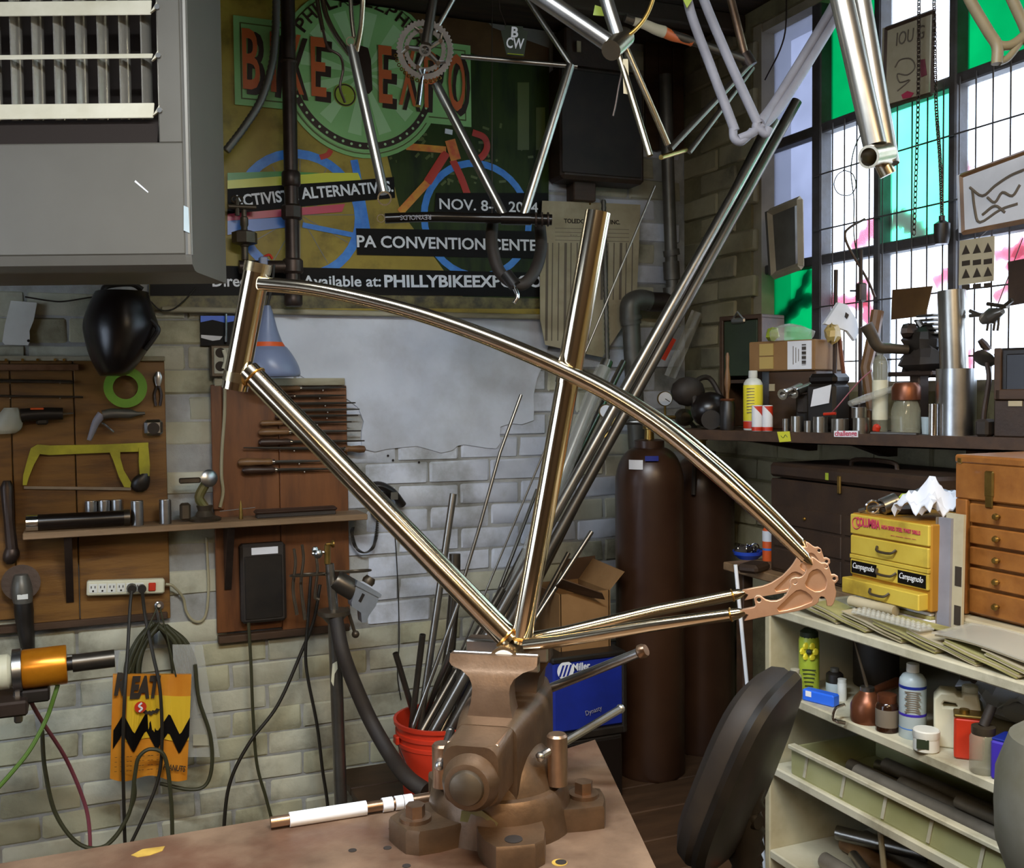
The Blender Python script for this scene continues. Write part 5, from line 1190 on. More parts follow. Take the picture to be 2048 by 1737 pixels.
part('end_frame', MB().box((wx1-.006, WYf+.16, (wz0+wz1)/2), (.016, .332, wz1-wz0), .004), 'black_plastic', t)
q = onY(1131, 1342, WYf-.003); em = part('emblem', MB().cyl(q, q+Vector((0, -.001, 0)), .026, n=28), 'print_white', t)
for k in (-1, 0, 1): part('emblem_bar', MB().prism([q+Vector((x+k*.012, -.0015, z)) for x, z in ((-.010, -.016), (-.004, -.016), (.008, .016), (.002, .016))], (0, -.0008, 0)), 'blue_welder', em)
lettering('Miller', onY(1146, 1343, WYf-.004), onY(1180, 1338, WYf-.004), .021, NB, 'print_white', t, bold=.02); lettering('Dynasty', onY(1172, 1432, WYf-.004), onY(1204, 1420, WYf-.004), .014, NB, 'primer_grey', t)
t = thing('cardboard_box', 'open brown cardboard box on top of the blue welder', 'box', (onY(1170, 1290, 2.78).x, 2.78, wz1+.003)); wz1 += .003
bx0, bx1 = onY(1120, 1240, 2.66).x, onY(1218, 1240, 2.66).x; bzt = onY(1170, 1185, 2.66).z
part('front_side', MB().box(((bx0+bx1)/2, 2.66, (wz1+bzt)/2), (bx1-bx0, .006, bzt-wz1)), 'cardboard', t); part('back_side', MB().box(((bx0+bx1)/2, 2.86, (wz1+bzt)/2), (bx1-bx0, .006, bzt-wz1)), 'cardboard', t)
for x in (bx0, bx1): part('end_side', MB().box((x, 2.76, (wz1+bzt)/2), (.006, .206, bzt-wz1)), 'cardboard', t)
part('flap', MB().prism([onY(x, y, yy) for x, y, yy in ((1112, 1175, 2.66), (1180, 1196, 2.66), (1210, 1200, 2.62), (1205, 1188, 2.60), (1125, 1160, 2.60))], (0, .003, .003)), 'cardboard_dark', t)
part('flap', MB().prism([onY(x, y, 2.87) for x, y in ((1118, 1185), (1128, 1120), (1190, 1112), (1200, 1185))], (0, .004, 0)), 'cardboard_dark', t); part('flap', MB().prism([Vector((bx1, 2.66, bzt)), Vector((bx1, 2.86, bzt)), Vector((bx1+.05, 2.86, bzt+.06)), Vector((bx1+.05, 2.66, bzt+.05))], (.004, 0, 0)), 'cardboard', t)

# ================================================================== papers, panel and pipes in the corner
t = thing('price_chart', 'large yellowed paper price chart pinned beside the banner', 'chart', W(1180, 700, .02))
CO = .05
part('sheet', wplate(MB(), [(1084, 402), (1180, 405), (1280, 410), (1277, 500), (1272, 612), (1204, 715), (1150, 704), (1090, 690), (1080, 640), (1079, 500)], CO-.003, .003), 'paper_aged', t)
lettering('TOLEDO MACHINE INC.', W(1128, 446, CO), W(1240, 449, CO), .014, NB, 'print_dark', t, bold=.03); lettering('--- --- ----', W(1140, 472, CO), W(1200, 473, CO), .008, NB, 'print_dark', t)
for k in range(4): part('print_rule', wplate(MB(), [(1110, 456+8*k), (1258, 459+8*k), (1258, 460+8*k), (1110, 457+8*k)], CO, .0004), 'print_grey', t)
for k in range(15):
    x = 1092+k*12.3; y1 = 682 if x < 1180 else 600
    part('print_column', wplate(MB(), [(x, 486), (x+(2 if k % 3 else 5), 486), (x+(2 if k % 3 else 5)-2, y1), (x-2, y1)], CO, .0004), 'print_grey', t)
part('pin', MB().ball(W(1180, 408, CO), .004, 8), 'brass', t)
t = thing('filter_panel', 'flat dark brown panel box mounted on the wall above the chart', 'panel box', W(1200, 372, .05))
part('case', wbox(1122, 135, 1290, 362, .006, .11, .012), 'leather_dark', t); part('grille', wbox(1124, 146, 1282, 350, .116, .006, .002), 'rubber', t); part('bracket', wbox(1148, 362, 1192, 402, .01, .06, .003), 'wood_dark', t)
part('switch_plate', wbox(1154, 82, 1162, 104, .12, .004), 'paper_aged', t); part('top_box', wbox(1130, 60, 1250, 138, .006, .1, .006), 'leather_dark', t)
t = thing('corner_panel', 'dark wooden boards covering the upper corner of the wall', 'wall panel', W(1330, 360, .02))
for x0, x1 in ((1292, 1318), (1319, 1345), (1346, 1368)): part('board', wbox(x0, 10, x1, 300, .006, .018, .002), 'wood_dark', t)
t = thing('drain_pipe', 'thick grey drain pipe with elbow in the wall corner', 'pipe', W(1270, 760, .08))
DPY = D-.095
def dp(x, y): return onY(x, y, DPY)
part('elbow', MB().tube(smooth([dp(1298, 603), dp(1280, 600), dp(1262, 608), dp(1260, 632), dp(1262, 650)], 5), .036, 20), 'pipe_grey', t)
part('pipe', MB().cyl(dp(1262, 645), dp(1275, 905), .031, n=20), 'pipe_grey', t); part('collar', MB().cyl(dp(1261, 632), dp(1262, 641), .039, n=20), 'pipe_grey', t)
part('branch', MB().cyl(dp(1290, 603), dp(1352, 606), .034, n=18), 'iron_pipe', t)
part('riser', MB().tube([dp(1346, 610), dp(1344, 560), dp(1338, 400), dp(1330, 150)], .022, 16), 'pipe_grey', t)
for y0, y1 in ((500, 512), (524, 560), (575, 600)): part('collar', MB().cyl(dp(1342, y0), dp(1344, y1), .029, n=16), 'pipe_grey', t)
cp_ = [W(1207+8*k/60, 400+330*k/60, .075) for k in range(61)]
solo('ribbed_conduit', 'thin ribbed metal conduit hanging in front of the paper chart', 'conduit', MB().tube(cp_, [.0095 if k % 2 else .0072 for k in range(61)], 8), 'pipe_grey', sharp=70)
t = thing('tape_gun_strip', 'clear plastic sleeve with red strip taped beside the long tubes', 'plastic sleeve', W(1370, 760, .03))
part('film', MB().grid(lambda u, v: W(1384-55*v+22*u, 620+130*v+8*u, .12+.01*math.sin(9*u+5*v)), 5, 8, (0, .002, 0)), 'clear_film', t, sharp=80); part('red_strip', MB().prism([W(x, y, .118) for x, y in ((1345, 676), (1352, 680), (1330, 722), (1322, 718))], (0, -.001, 0)), 'red_plastic', t)
t = thing('black_respirator', 'black rubber mask heaped on the left end of the window shelf', 'mask', (1.75, 2.6, 1.385))

# ================================================================== window shelf and its clutter
ST = 1.385
SA, SB = Vector((1.63, 2.515, 0)), Vector((1.93, 1.66, 0))
sdir = (SB-SA).normalized(); snrm = Vector((sdir.y, -sdir.x, 0)); snrm = snrm if snrm.x > 0 else -snrm
def sp(px, inset=.06):
    r = ray(px, 800); o = SA+snrm*inset; n = snrm; k = (o-Vector((CAM.x, CAM.y, 0))).dot(n)/Vector((r.x, r.y, 0)).dot(n)
    return Vector((CAM.x+r.x*k, CAM.y+r.y*k, ST))
def zat(P, px, py): return onD(px, py, depth(P)).z
def mw(P, d): return d*depth(P)/F
sh = thing('window_shelf', 'long brown plank shelf under the factory window', 'shelf', (1.8, 2.1, ST-.03))
sB = SB+sdir*.6; sA = SA-sdir*.1
part('plank', MB().prism([Vector((p.x, p.y, ST-.028)) for p in (sA, sB, Vector((XR, sB.y-.1, 0)), Vector((XR, sA.y+.05, 0)))], (0, 0, .028)), 'wood_dark', sh)
for k in (.12, .5, .85):
    q = SA.lerp(SB, k); part('bracket', MB().prism([Vector((q.x+.05, q.y, ST-.028)), Vector((XR, q.y+.05, ST-.028)), Vector((XR, q.y+.05, ST-.07)), Vector((XR-.04, q.y+.05, ST-.07))], (.0, .035, 0)), 'wood_dark', sh)
def fpt(px, py): 
    r = ray(px, py); k = (SA-CAM).dot(snrm)/r.dot(snrm); return CAM+r*k-snrm*.0015
nt_ = thing('sticky_note', 'yellow sticky note stuck on the window shelf edge', 'note', fpt(1570, 880))
part('paper', MB().prism([fpt(x, y) for x, y in ((1555, 864), (1580, 863), (1583, 883), (1560, 885))], -snrm*.001), 'note_yellow', nt_); part('scribble', MB().tube(smooth([fpt(x, y)-snrm*.0016 for x, y in ((1563, 872), (1568, 876), (1572, 870), (1576, 875))], 4), .0008, 5), 'badge_line', nt_)
nt_ = thing('edge_sticker', 'white sticker with pink lettering on the window shelf edge', 'sticker', fpt(1694, 874))
part('paper', MB().prism([fpt(x, y) for x, y in ((1669, 862), (1717, 862), (1717, 875), (1669, 874))], -snrm*.001), 'white_paper', nt_)
part('lettering', text_mesh('challenge', fpt(1671, 872)-snrm*.001, fpt(1715, 872)-snrm*.001, .013, -snrm, .02), 'stripe_red', nt_)
# mask heap
q = sp(1420, .1)
t = bpy.data.objects['black_respirator']; t.matrix_world = Matrix.Translation(q); WM[t] = Matrix.Translation(q)
part('mask', MB().ball(q+Vector((0, 0, .055)), .06, 16, sc=(1, .9, .9)), 'black_gloss', t); part('strap', MB().tube(smooth([q+Vector((-.05, 0, .06)), q+Vector((-.03, .04, .13)), q+Vector((.03, .05, .15)), q+Vector((.06, .02, .08))], 5), .008, 8), 'rubber', t)
part('filter', MB().cyl(q+Vector((-.03, -.05, .03)), q+Vector((-.05, -.08, .028)), .028, n=18), 'black_plastic', t); part('hood', MB().ball(q+Vector((-.045, .05, .11)), .05, 12, sc=(1.1, .8, .9)), 'rubber', t)
def shelf_box(name, lab, cat, px0, px1, py0, py1, inset, dep, m_, bev=.003, base=None):
    P = sp((px0+px1)/2, inset); w_ = mw(P, px1-px0); z0 = base if base is not None else ST; z1_ = zat(P, (px0+px1)/2, py0)
    M = frameM(Vector((P.x, P.y, z0)), sdir, snrm, (0, 0, 1)); t = thing(name, lab, cat, P, M=M)
    part('body', MB(M).box((0, dep/2, (z1_-z0)/2), (w_*1.02, dep, z1_-z0), bev), m_, t); return t, M, w_, z1_-z0
# cubby with green clipboard
P = sp(1480, .2); M = frameM(P, sdir, snrm, (0, 0, 1)); w_ = mw(P, 92); h_ = zat(P, 1480, 636)-ST
t = thing('wooden_cubby', 'dark open wooden cubby standing on the shelf against the bricks', 'cubby', P, M=M)
for x in (-w_/2, w_/2): part('side', MB(M).box((x, .06, h_/2), (.014, .12, h_), .002), 'wood_dark', t)
part('back', MB(M).box((0, .12, h_/2), (w_, .008, h_)), 'wood_dark', t); part('top', MB(M).box((0, .06, h_), (w_+.014, .12, .014), .002), 'wood_dark', t); part('middle_shelf', MB(M).box((0, .06, h_*.42), (w_, .11, .01)), 'wood_dark', t)
t = thing('clipboard', 'dark green clipboard leaning in the front of the wooden cubby', 'clipboard', P)
part('board', MB(M).box((.004, .0, h_*.72), (w_*.86, .008, h_*.5), .002), 'green_dark', t); part('clip', MB(M).box((0, -.008, h_*.97), (.05, .012, .016), .004).tube([(-.02, -.01, h_*.98), (0, -.012, h_*1.05), (.02, -.01, h_*.98)], .003, 6), 'raw_metal', t)
# brush in jar
P = sp(1455, .03); t = thing('dark_jar', 'small dark jar on the shelf holding a wooden brush', 'jar', P)
r_ = mw(P, 15); h_ = zat(P, 1455, 800)-ST
part('glass', MB().lathe([(r_*.95, 0), (r_, .005), (r_, h_*.85), (r_*.85, h_*.92), (r_*.85, h_), (r_*.75, h_), (r_*.72, h_*.06)], P, n=20), 'black_plastic', t); part('rim', MB().torus(P+Vector((0, 0, h_)), r_*.82, .004, n=20, m=6), 'copper_can', t)
t = thing('wood_brush', 'long wooden brush handle standing in the dark jar', 'brush', P); zt2 = zat(P, 1458, 706)
part('handle', MB().lathe([(.005, ST+h_*.5), (.005, ST+h_+.02), (.009, ST+h_+.045), (.0085, ST+h_+.06), (.0045, zt2-.04), (.0055, zt2-.01), (.003, zt2)], (P.x, P.y, 0), n=12), 'wood_handle', t); part('bristles', MB().cyl((P.x, P.y, ST+.012), (P.x, P.y, ST+h_*.55), .012, .008, n=10), 'rubber', t)
# boxes
P0 = sp(1582, .14); zb_ = zat(P0, 1582, 742)
t, M, w_, h_ = shelf_box('dark_wooden_box', 'dark brown wooden box under the cardboard parcel', 'box', 1530, 1636, 742, 860, .14, .14, 'wood_dark')
part('front_label', MB(M).box((-w_*.42, -.002, h_*.72), (.018, .003, .02)), 'paper_aged', t)
t, M, w_, h_ = shelf_box('cardboard_parcel', 'brown cardboard parcel with shipping label on the wooden box', 'box', 1487, 1636, 682, 742, .13, .15, 'cardboard', .003, zb_)
part('shipping_label', MB(M).box((w_*.29, -.001, h_*.5), (w_*.36, .003, h_*.92)), 'white_paper', t)
for k in range(14): part('barcode_bar', MB(M).box((w_*.36, -.003, h_*(.18+.05*k)), (w_*.06, .002, h_*(.012+.02*(k % 3)))), 'print_dark', t)
for k in range(3): part('label_line', MB(M).box((w_*(.2+.04*k), -.003, h_*.5), (w_*.006, .002, h_*(.6-.1*k))), 'print_grey', t)
for z in (.28, .72): part('tape_patch', MB(M).box((-w_*.22, -.001, h_*z), (w_*.22, .003, h_*.4)), 'clear_bag_tape', t)
P = sp(1580, .18); zt2 = ST+(zb_-ST)+ (zat(P, 1580, 682)-zat(P, 1580, 742))
t = thing('crumpled_bag', 'crumpled clear plastic bag heaped on the cardboard parcel', 'plastic bag', (P.x, P.y, zt2))
part('film', settle(lump(Vector((P.x+.0, P.y, zt2+.018)), .07, .05, .028, 4), zt2-.001), 'clear_film', t, sharp=20); part('yellow_scrap', settle(lump(Vector((P.x-.045, P.y+.02, zt2+.018)), .022, .02, .02, 9, 10), zt2-.001), 'lime', t)
# yellow bottle and two cans
def lathe_bottle(name, lab, cat, P, r, h, body, cap, prof, capz, lb=None, extra=None, n=22):
    t = thing(name, lab, cat, P); part('body', MB().lathe([(a*r, b*h) for a, b in prof], P, n=n), body, t)
    if cap: part('cap', MB().lathe([(a*r, b*h) for a, b in capz], P, n=16), cap, t)
    for (z0, z1_, m_) in lb or (): part('label_band', MB().lathe([(r*1.012, z0*h), (r*1.018, z0*h+.001), (r*1.018, z1_*h-.001), (r*1.012, z1_*h)], P, n=n, caps=False), m_, t)
    return t
BOT_ = [(.96, 0), (1, .015), (1, .74), (.97, .79), (.75, .85), (.42, .88), (.4, .9)]; CAPP = [(.46, .885), (.48, .89), (.46, 1.0), (.3, 1.003)]
P = sp(1506, .064); r_ = mw(P, 19); h_ = zat(P, 1506, 742)-ST
t = lathe_bottle('oil_bottle', 'tall white squeeze bottle with yellow label on the window shelf', 'bottle', P, r_, h_, 'white_plastic', 'white_plastic', BOT_, CAPP, [(.16, .76, 'yellow_bright'), (.03, .15, 'red_plastic')])
for k in range(9):
    c_ = P+Vector((-math.sin(YAW+.25)*0, 0, h_*(.3+.05*k))); tc_ = (CAM-P); tc_.z = 0; tc_.normalize(); sd_ = Vector((-tc_.y, tc_.x, 0))
    part('print_line', MB().box((0, 0, 0), (r_*.8, .001, .002), M=frameM(c_+tc_*r_*1.0+sd_*(-r_*.0)-sd_*r_*.25, sd_, -tc_)), 'print_grey', t)
cn = None
for i, x in enumerate((1514, 1535)):
    P = sp(x, .014+.012*i); r_ = mw(P, 10.4); h_ = zat(P, x, 811)-ST
    t = thing('small_can', ['small red and white can beside the yellow bottle', 'small red and white can with a brush handle behind it'][i], 'can', P)
    part('body', MB().lathe([(r_*.95, 0), (r_, .002), (r_, h_-.002), (r_*.95, h_)], P, n=22), 'white_paper', t); part('base_band', MB().lathe([(r_*1.01, .001), (r_*1.015, h_*.16)], P, n=22, caps=False), 'red_plastic', t)
    tc_ = (CAM-P); tc_.z = 0; tc_.normalize(); a0 = math.atan2(tc_.y, tc_.x); mb = MB(); 
    vs_ = [Vector((P.x+r_*1.015*math.cos(a0+a), P.y+r_*1.015*math.sin(a0+a), P.z+h_*z)) for a in [1.5-.3*k for k in range(11)] for z in ((.97), (.97-.45*max(0, (a+.7)/2.2)))]
    mb.add(vs_, [(2*k, 2*k+1, 2*k+3, 2*k+2) for k in range(10)]); part('red_flash', mb, 'red_plastic', t)
# dark parts box with chrome tubes; black box with label
P = sp(1585, .035); t = thing('hub_pair', 'pair of dark hub shells with chrome ends heaped on the shelf', 'hubs', P)
for x, z, dx in ((1568, 788, 0), (1590, 785, .02)):
    c_ = onD(x, z, depth(P)); part('hub_shell', MB().tube([c_, c_+snrm*.03+sdir*.004+Vector((0, 0, .008)), c_+snrm*.066+sdir*.008+Vector((0, 0, .016))], [.013, .011, .014], 14), 'steel_tube', t); part('hub_end', MB().pipe(c_-snrm*.008-Vector((0, 0, .002)), c_, .015, .008, 14), 'chrome', t)
part('base_block', MB(frameM(P, sdir, snrm)).box((-.006, .075, .03), (.046, .05, .06), .01), 'black_plastic', t); part('upper_block', MB(frameM(P, sdir, snrm)).box((-.004, .072, .07), (.042, .055, .06), .012), 'rubber', t)
t, M, w_, h_ = shelf_box('black_meter', 'black instrument box with a white label tilted back on the shelf', 'instrument', 1608, 1672, 768, 832, .057, .08, 'black_plastic', .008)
part('label', MB(M).prism([Vector((-w_*.30, -.003, h_*.52)), Vector((w_*.34, -.003, h_*.6)), Vector((w_*.42, -.003, h_*.98)), Vector((-w_*.20, -.003, h_*.88))], (0, -.002, 0)), 'white_paper', t); part('lid', MB(M).box((0, .045, h_+.012), (w_*1.0, .08, .03), .01), 'black_gloss', t)
part('red_lead', MB(M).tube(smooth([(w_*.6, -.03, .05), (w_*.9, -.04, .07), (w_*1.3, 0, .13), (w_*1.6, .02, .16)], 5), .0018, 6), 'pink_wire', t); part('red_probe', MB(M).cyl((w_*.45, -.045, .048), (w_*.85, -.045, .05), .004, n=8), 'red_plastic', t)
for i, (x, wpx, y0, lab) in enumerate(((1572, 7, 838, 'narrow steel sleeve on the shelf beside the red cans'), (1594, 12, 833, 'short wide steel ring sleeve second from the red cans'), (1617, 9, 842, 'low steel ring sleeve third from the red cans'), (1641, 15, 834, 'wide dark steel sleeve under the black instrument'), (1680, 17, 838, 'dark open steel ring lying beside the steel tin'), (1722, 16, 836, 'low bright steel tin near the shelf sticker'))):
    P = sp(x, .03); r_ = mw(P, wpx); h_ = zat(P, x, y0)-ST; solo('steel_sleeve', lab, 'metal sleeve', MB().pipe(P, P+Vector((0, 0, h_)), r_, r_*.8, 20), 'steel_tube_light' if i % 2 else 'steel_tube', 'turned steel sleeves on the window shelf')
P = sp(1718, .035); r_ = mw(P, 15); solo('steel_spacer', 'dark steel spacer stacked on the low bright tin', 'metal sleeve', MB().pipe(P+Vector((0, 0, .0378)), P+Vector((0, 0, .066)), r_, r_*.7, 18), 'steel_tube')
# big tubes
P = sp(1912, .06); r_ = mw(P, 38); h_ = zat(P, 1912, 738)-ST
solo('big_steel_pipe', 'large shiny steel pipe standing upright on the window shelf', 'pipe', MB().pipe(P, P+Vector((0, 0, h_)), r_, r_*.9, 32), 'raw_metal')
a_, b_ = P+Vector((0, 0, .02)), onD(1903, 582, depth(P)); solo('inner_steel_pipe', 'tall narrower steel pipe standing inside the large one', 'pipe', MB().pipe(a_, b_, mw(P, 27), mw(P, 23), 28), 'steel_tube_light')
P = sp(1867, .014); solo('chrome_tube_piece', 'short polished tube piece beside the large steel pipe', 'tube', MB().pipe(P, P+Vector((0, 0, zat(P, 1877, 808)-ST)), mw(P, 9), mw(P, 7), 18), 'chrome')
# small engine
P = sp(1838, .125); dE = depth(P); t = thing('small_engine', 'dark greasy little engine block silhouetted against the window', 'engine', P)
def ep(x, y, o=0): return onD(x, y, dE+o)
part('crankcase', lump(ep(1848, 722), .048, .07, .04, 61), 'rubber', t, sharp=25); part('cylinder_block', lump(ep(1848, 688), .042, .055, .045, 62), 'black_plastic', t, sharp=25); part('carburettor', lump(ep(1818, 662), .022, .02, .018, 63, 10), 'iron_pipe', t, sharp=25); part('mount_plate', MB().box(ep(1842, 748), (.08, .15, .012), .003), 'iron_pipe', t)
for k in range(5): part('cooling_fin', MB().box(ep(1862, 668-9*k), (.07-.006*k, .09-.008*k, .006), .002), 'steel_tube_dark', t)
part('flywheel', MB().cyl(ep(1885, 700)+Vector((0, -.03, 0)), ep(1885, 700)+Vector((0, .03, 0)), .045, n=22), 'black_plastic', t); part('exhaust_pipe', MB().tube(smooth([ep(1815, 700), ep(1780, 697), ep(1757, 694), ep(1742, 668), ep(1732, 650)], 5), [.012, .010, .012, .014, .017], 12), 'bronze_dark', t)
part('spark_plug', MB().cyl(ep(1842, 652), ep(1834, 642), .01, .006, n=8), 'raw_metal', t); part('stand', MB().box((P.x, P.y, (ST+ep(1850, 742).z)/2), (.035, .035, ep(1850, 742).z-ST+.01), .004), 'iron_pipe', t); part('base', MB(frameM(P, sdir, snrm)).box((0, 0, .006), (.05, .05, .012), .003), 'iron_pipe', t)
# bits in front of the engine
P = sp(1812, .05); lathe_bottle('glass_jar', 'squat glass jar with murky contents in front of the engine', 'jar', P, mw(P, 28), zat(P, 1812, 800)-ST, 'clear_glass', 'copper_can', [(.9, 0), (1, .05), (1, .7), (.8, .95), (.78, 1)], [(.9, .98), (1, 1), (1, 1.35), (.8, 1.5), (0, 1.52)])
P = sp(1853, .05); solo('paper_cup', 'tilted pale blue paper cup in front of the large steel pipe', 'cup', MB().lathe([(.010, 0), (.0155, .042), (.014, .042), (.009, .003)], P, (.1, 0, 1), 18), 'bottle_grey')
P = sp(1866, .088); solo('foam_block', 'cream foam block lying between the jar and the steel pipe', 'foam', MB().box((0, 0, .016), (.022, .03, .032), .005, M=frameM(P, sdir, snrm)), 'cream_plastic')
P = sp(1788, .007); t = thing('steel_ruler', 'flat steel strip and red rag lying at the shelf front', 'strip', P); part('strip', MB(frameM(P, sdir, snrm)).box((0, 0, .003), (.12, .012, .006), .001), 'steel_tube', t); part('rag', settle(lump(sp(1753, .032)+Vector((0, 0, .012)), .009, .012, .012, 3, 10), ST-.001), 'red_plastic', t)
P = sp(1760, .072); lathe_bottle('spray_bottle', 'pale plastic bottle with a paper label behind the tin', 'bottle', P, mw(P, 15), zat(P, 1765, 690)-ST, 'clear_glass', 'white_plastic', BOT_, CAPP, [(.15, .6, 'cream_plastic')])
P = sp(1740, .026); t = thing('clear_sleeve', 'clear plastic tube packet lying across the tins', 'packet', P); part('packet', MB().tube([onD(1700, 808, depth(P)), onD(1745, 792, depth(P)), onD(1795, 775, depth(P))], [.016, .02, .016], 12, flat=.5), 'clear_film', t); part('base_block', MB(frameM(sp(1737, .08), sdir, snrm)).box((0, 0, .03), (.028, .04, .06), .004), 'cardboard_dark', t)
P = sp(1752, .18); solo('hammer_handle', 'short wooden hammer handle standing up behind the bottle', 'handle', MB().tube([Vector((P.x, P.y, ST)), onD(1732, 735, depth(P)), onD(1745, 680, depth(P)), onD(1755, 622, depth(P))], [.016, .015, .017, .017], 10), 'wood_handle')
P = sp(1720, .2); dR = depth(P); t = thing('dial_indicator', 'tall dark rod with a clamp and gauge standing before the window', 'gauge stand', P)
part('rod', MB().cyl(P, onD(1722, 500, dR), .0055, n=8), 'iron_pipe', t); part('clamp', MB().box(onD(1722, 585, dR), (.024, .024, .05), .004).cyl(onD(1700, 582, dR), onD(1724, 582, dR), .003, n=6), 'iron_pipe', t); part('arm', MB().tube(smooth([onD(1750, 595, dR), onD(1735, 560, dR), onD(1700, 500, dR), onD(1690, 470, dR), onD(1700, 455, dR), onD(1730, 438, dR)], 5), .0035, 6), 'iron_pipe', t); part('base', MB().box((P.x, P.y, ST+.04), (.05, .05, .08), .004), 'iron_pipe', t)
P = sp(1668, .2); dR = depth(P); t = thing('tall_rod', 'thin upright rod with pale spots by the window post', 'rod', P); part('rod', MB().cyl(P, onD(1672, 540, dR), .006, n=8), 'iron_pipe', t); part('sleeve', MB().cyl(onD(1690, 770, dR), onD(1676, 655, dR), .006, n=8), 'copper_can', t)
t = thing('paper_cone', 'crumpled white paper bag hung on the upright rod', 'paper', onD(1690, 680, dR)); part('paper', MB().prism([onD(x, y, dR-.02) for x, y in ((1678, 605), (1695, 610), (1714, 640), (1718, 665), (1710, 682), (1695, 662), (1665, 652), (1650, 648))], (0, .012, 0)), 'white_paper', t); part('mark', MB().prism([onD(x, y, dR-.026) for x, y in ((1692, 625), (1698, 630), (1694, 638), (1690, 634))], (0, .002, 0)), 'print_dark', t)
solo('sponge_lump', 'yellowish sponge lump tied to the upright rod', 'sponge', lump(onD(1664, 668, dR-.03), .022, .022, .026, 8, 10), 'clear_bag_tape', sharp=20)
# right-hand end of the shelf
t, M, w_, h_ = shelf_box('dark_drawer_box', 'low dark box under the monitor at the shelf end', 'box', 1990, 2110, 800, 860, .018, .066, 'leather_dark'); hbx = h_; part('label', MB(M).box((-.02, -.002, h_*.9), (.03, .003, .012)), 'paper_aged', t)
t, M, w_, h_ = shelf_box('old_monitor', 'dark boxy monitor with a brown frame at the shelf end', 'monitor', 1994, 2110, 695, 792, .022, .056, 'black_plastic', .006, ST+hbx)
part('screen', MB(M).box((.01, -.002, h_*.52), (w_*.8, .006, h_*.72), .002), 'black_gloss', t); part('frame', MB(M).box((-w_*.46, -.004, h_*.5), (.016, .01, h_), .002), 'wood_dark', t); part('bezel', MB(M).box((0, -.004, .012), (w_, .01, .024), .002), 'wood_dark', t)
P = sp(1968, .03); dR = depth(P); t = thing('bicycle_lamp', 'old chrome bicycle lamp lying against the window light', 'lamp', P)
part('reflector', MB().lathe([(.006, -.025), (.011, -.017), (.024, .0), (.026, .005), (.016, .008)], onD(1970, 715, dR), RT*-.6-UP*.7+toC*.4, 20), 'raw_metal', t); part('bracket', MB().tube([onD(1977, 700, dR), onD(1968, 690, dR), onD(1960, 680, dR)], [.008, .01, .007], 8), 'iron_pipe', t); part('post', MB().tube(smooth([onD(1974, 725, dR), onD(1978, 760, dR), P+Vector((.0, 0, .05)), P], 4), .006, 8), 'iron_pipe', t); part('foot', MB(frameM(P, sdir, snrm)).box((0.004, 0, .02), (.03, .05, .04), .006), 'rubber', t)
P = onX(1972, 640, 1.95); t = thing('model_aeroplane', 'small wire model aeroplane hung before the window', 'model', P)
def mpp(x, y): return onX(x, y, 1.95)
part('body', MB().tube([mpp(1965, 640), mpp(1985, 632), mpp(2005, 622)], [.012, .02, .008], 10), 'steel_tube', t)
for a in (((1940, 632), (1985, 628)), ((1975, 608), (2015, 614)), ((1940, 622), (1975, 636)), ((1990, 628), (2025, 600))): part('wing', MB().cyl(mpp(*a[0]), mpp(*a[1]), .005, n=6), 'steel_tube_dark', t)
for x in (1977, 1990, 1998): part('strut', MB().tube([mpp(x, 632), mpp(x-1, 648), mpp(x-3, 662)], .003, 6), 'steel_tube_dark', t)
part('hanging_wire', MB().cyl(mpp(1988, 630), mpp(1988, 560)+Vector((.09, 0, .1)), .0012, n=5), 'iron_pipe', t)

# ---- pictures and chains in the window
def wpic(name, lab, poly, X, th, m_, frame=None, fw=.01):
    t = thing(name, lab, 'picture', onX(sum(p[0] for p in poly)/len(poly), max(p[1] for p in poly), X)); part('sheet', xplate(MB(), poly, X, th), m_, t)
    if frame:
        for a, b in zip(poly, poly[1:]+poly[:1]): part('frame_side', MB().tube([onX(a[0], a[1], X-th), onX(b[0], b[1], X-th)], fw, 4), frame, t)
    return t
t = wpic('bird_drawing', 'framed drawing board with a sketched bird against the window', [(1772, 58), (1868, 22), (1864, 188), (1768, 215)], 2.035, .012, 'paper_aged', 'wood_dark', .006)
Xd = 2.022
part('lettering', text_mesh('IOU G', onX(1792, 92, Xd), onX(1848, 76, Xd), .034, NR, 0), 'print_grey', t)
part('sketch', MB().tube(smooth([onX(x, y, Xd) for x, y in ((1790, 135), (1800, 120), (1822, 118), (1830, 135), (1815, 150), (1795, 148), (1800, 165), (1820, 160), (1795, 182))], 4), .002, 5), 'print_grey', t)
part('sketch', MB().prism([onX(x, y, Xd) for x, y in ((1803, 190), (1815, 182), (1828, 186), (1822, 195), (1806, 198))], (-.001, 0, 0)), 'stripe_red', t); part('sketch', MB().prism([onX(x, y, Xd) for x, y in ((1840, 120), (1850, 118), (1854, 150), (1842, 155))], (-.001, 0, 0)), 'pink_wire', t)
t = wpic('empty_frame', 'small dark mirror in a pale moulded frame by the brick jamb', [(1540, 425), (1600, 400), (1602, 532), (1548, 552)], 2.02, .02, 'pipe_grey', 'window_wood', .012)
t = wpic('pencil_drawing', 'framed grey pencil drawing propped on the window rail', [(1922, 352), (2062, 300), (2062, 440), (1926, 466)], 2.03, .014, 'white_paper', 'wood_handle', .006)
Xd = 2.015
for pl in (((1940, 375), (1965, 392), (1990, 372), (2020, 352), (2048, 340)), ((1945, 380), (1950, 420), (1960, 445), (2000, 420), (2035, 408)), ((1975, 395), (1990, 405), (2005, 385), (2025, 392), (2040, 370)), ((1965, 430), (1990, 412), (2010, 425))): part('sketch', MB().tube(smooth([onX(x, y, Xd) for x, y in pl], 4), .0035, 5), 'print_grey', t)
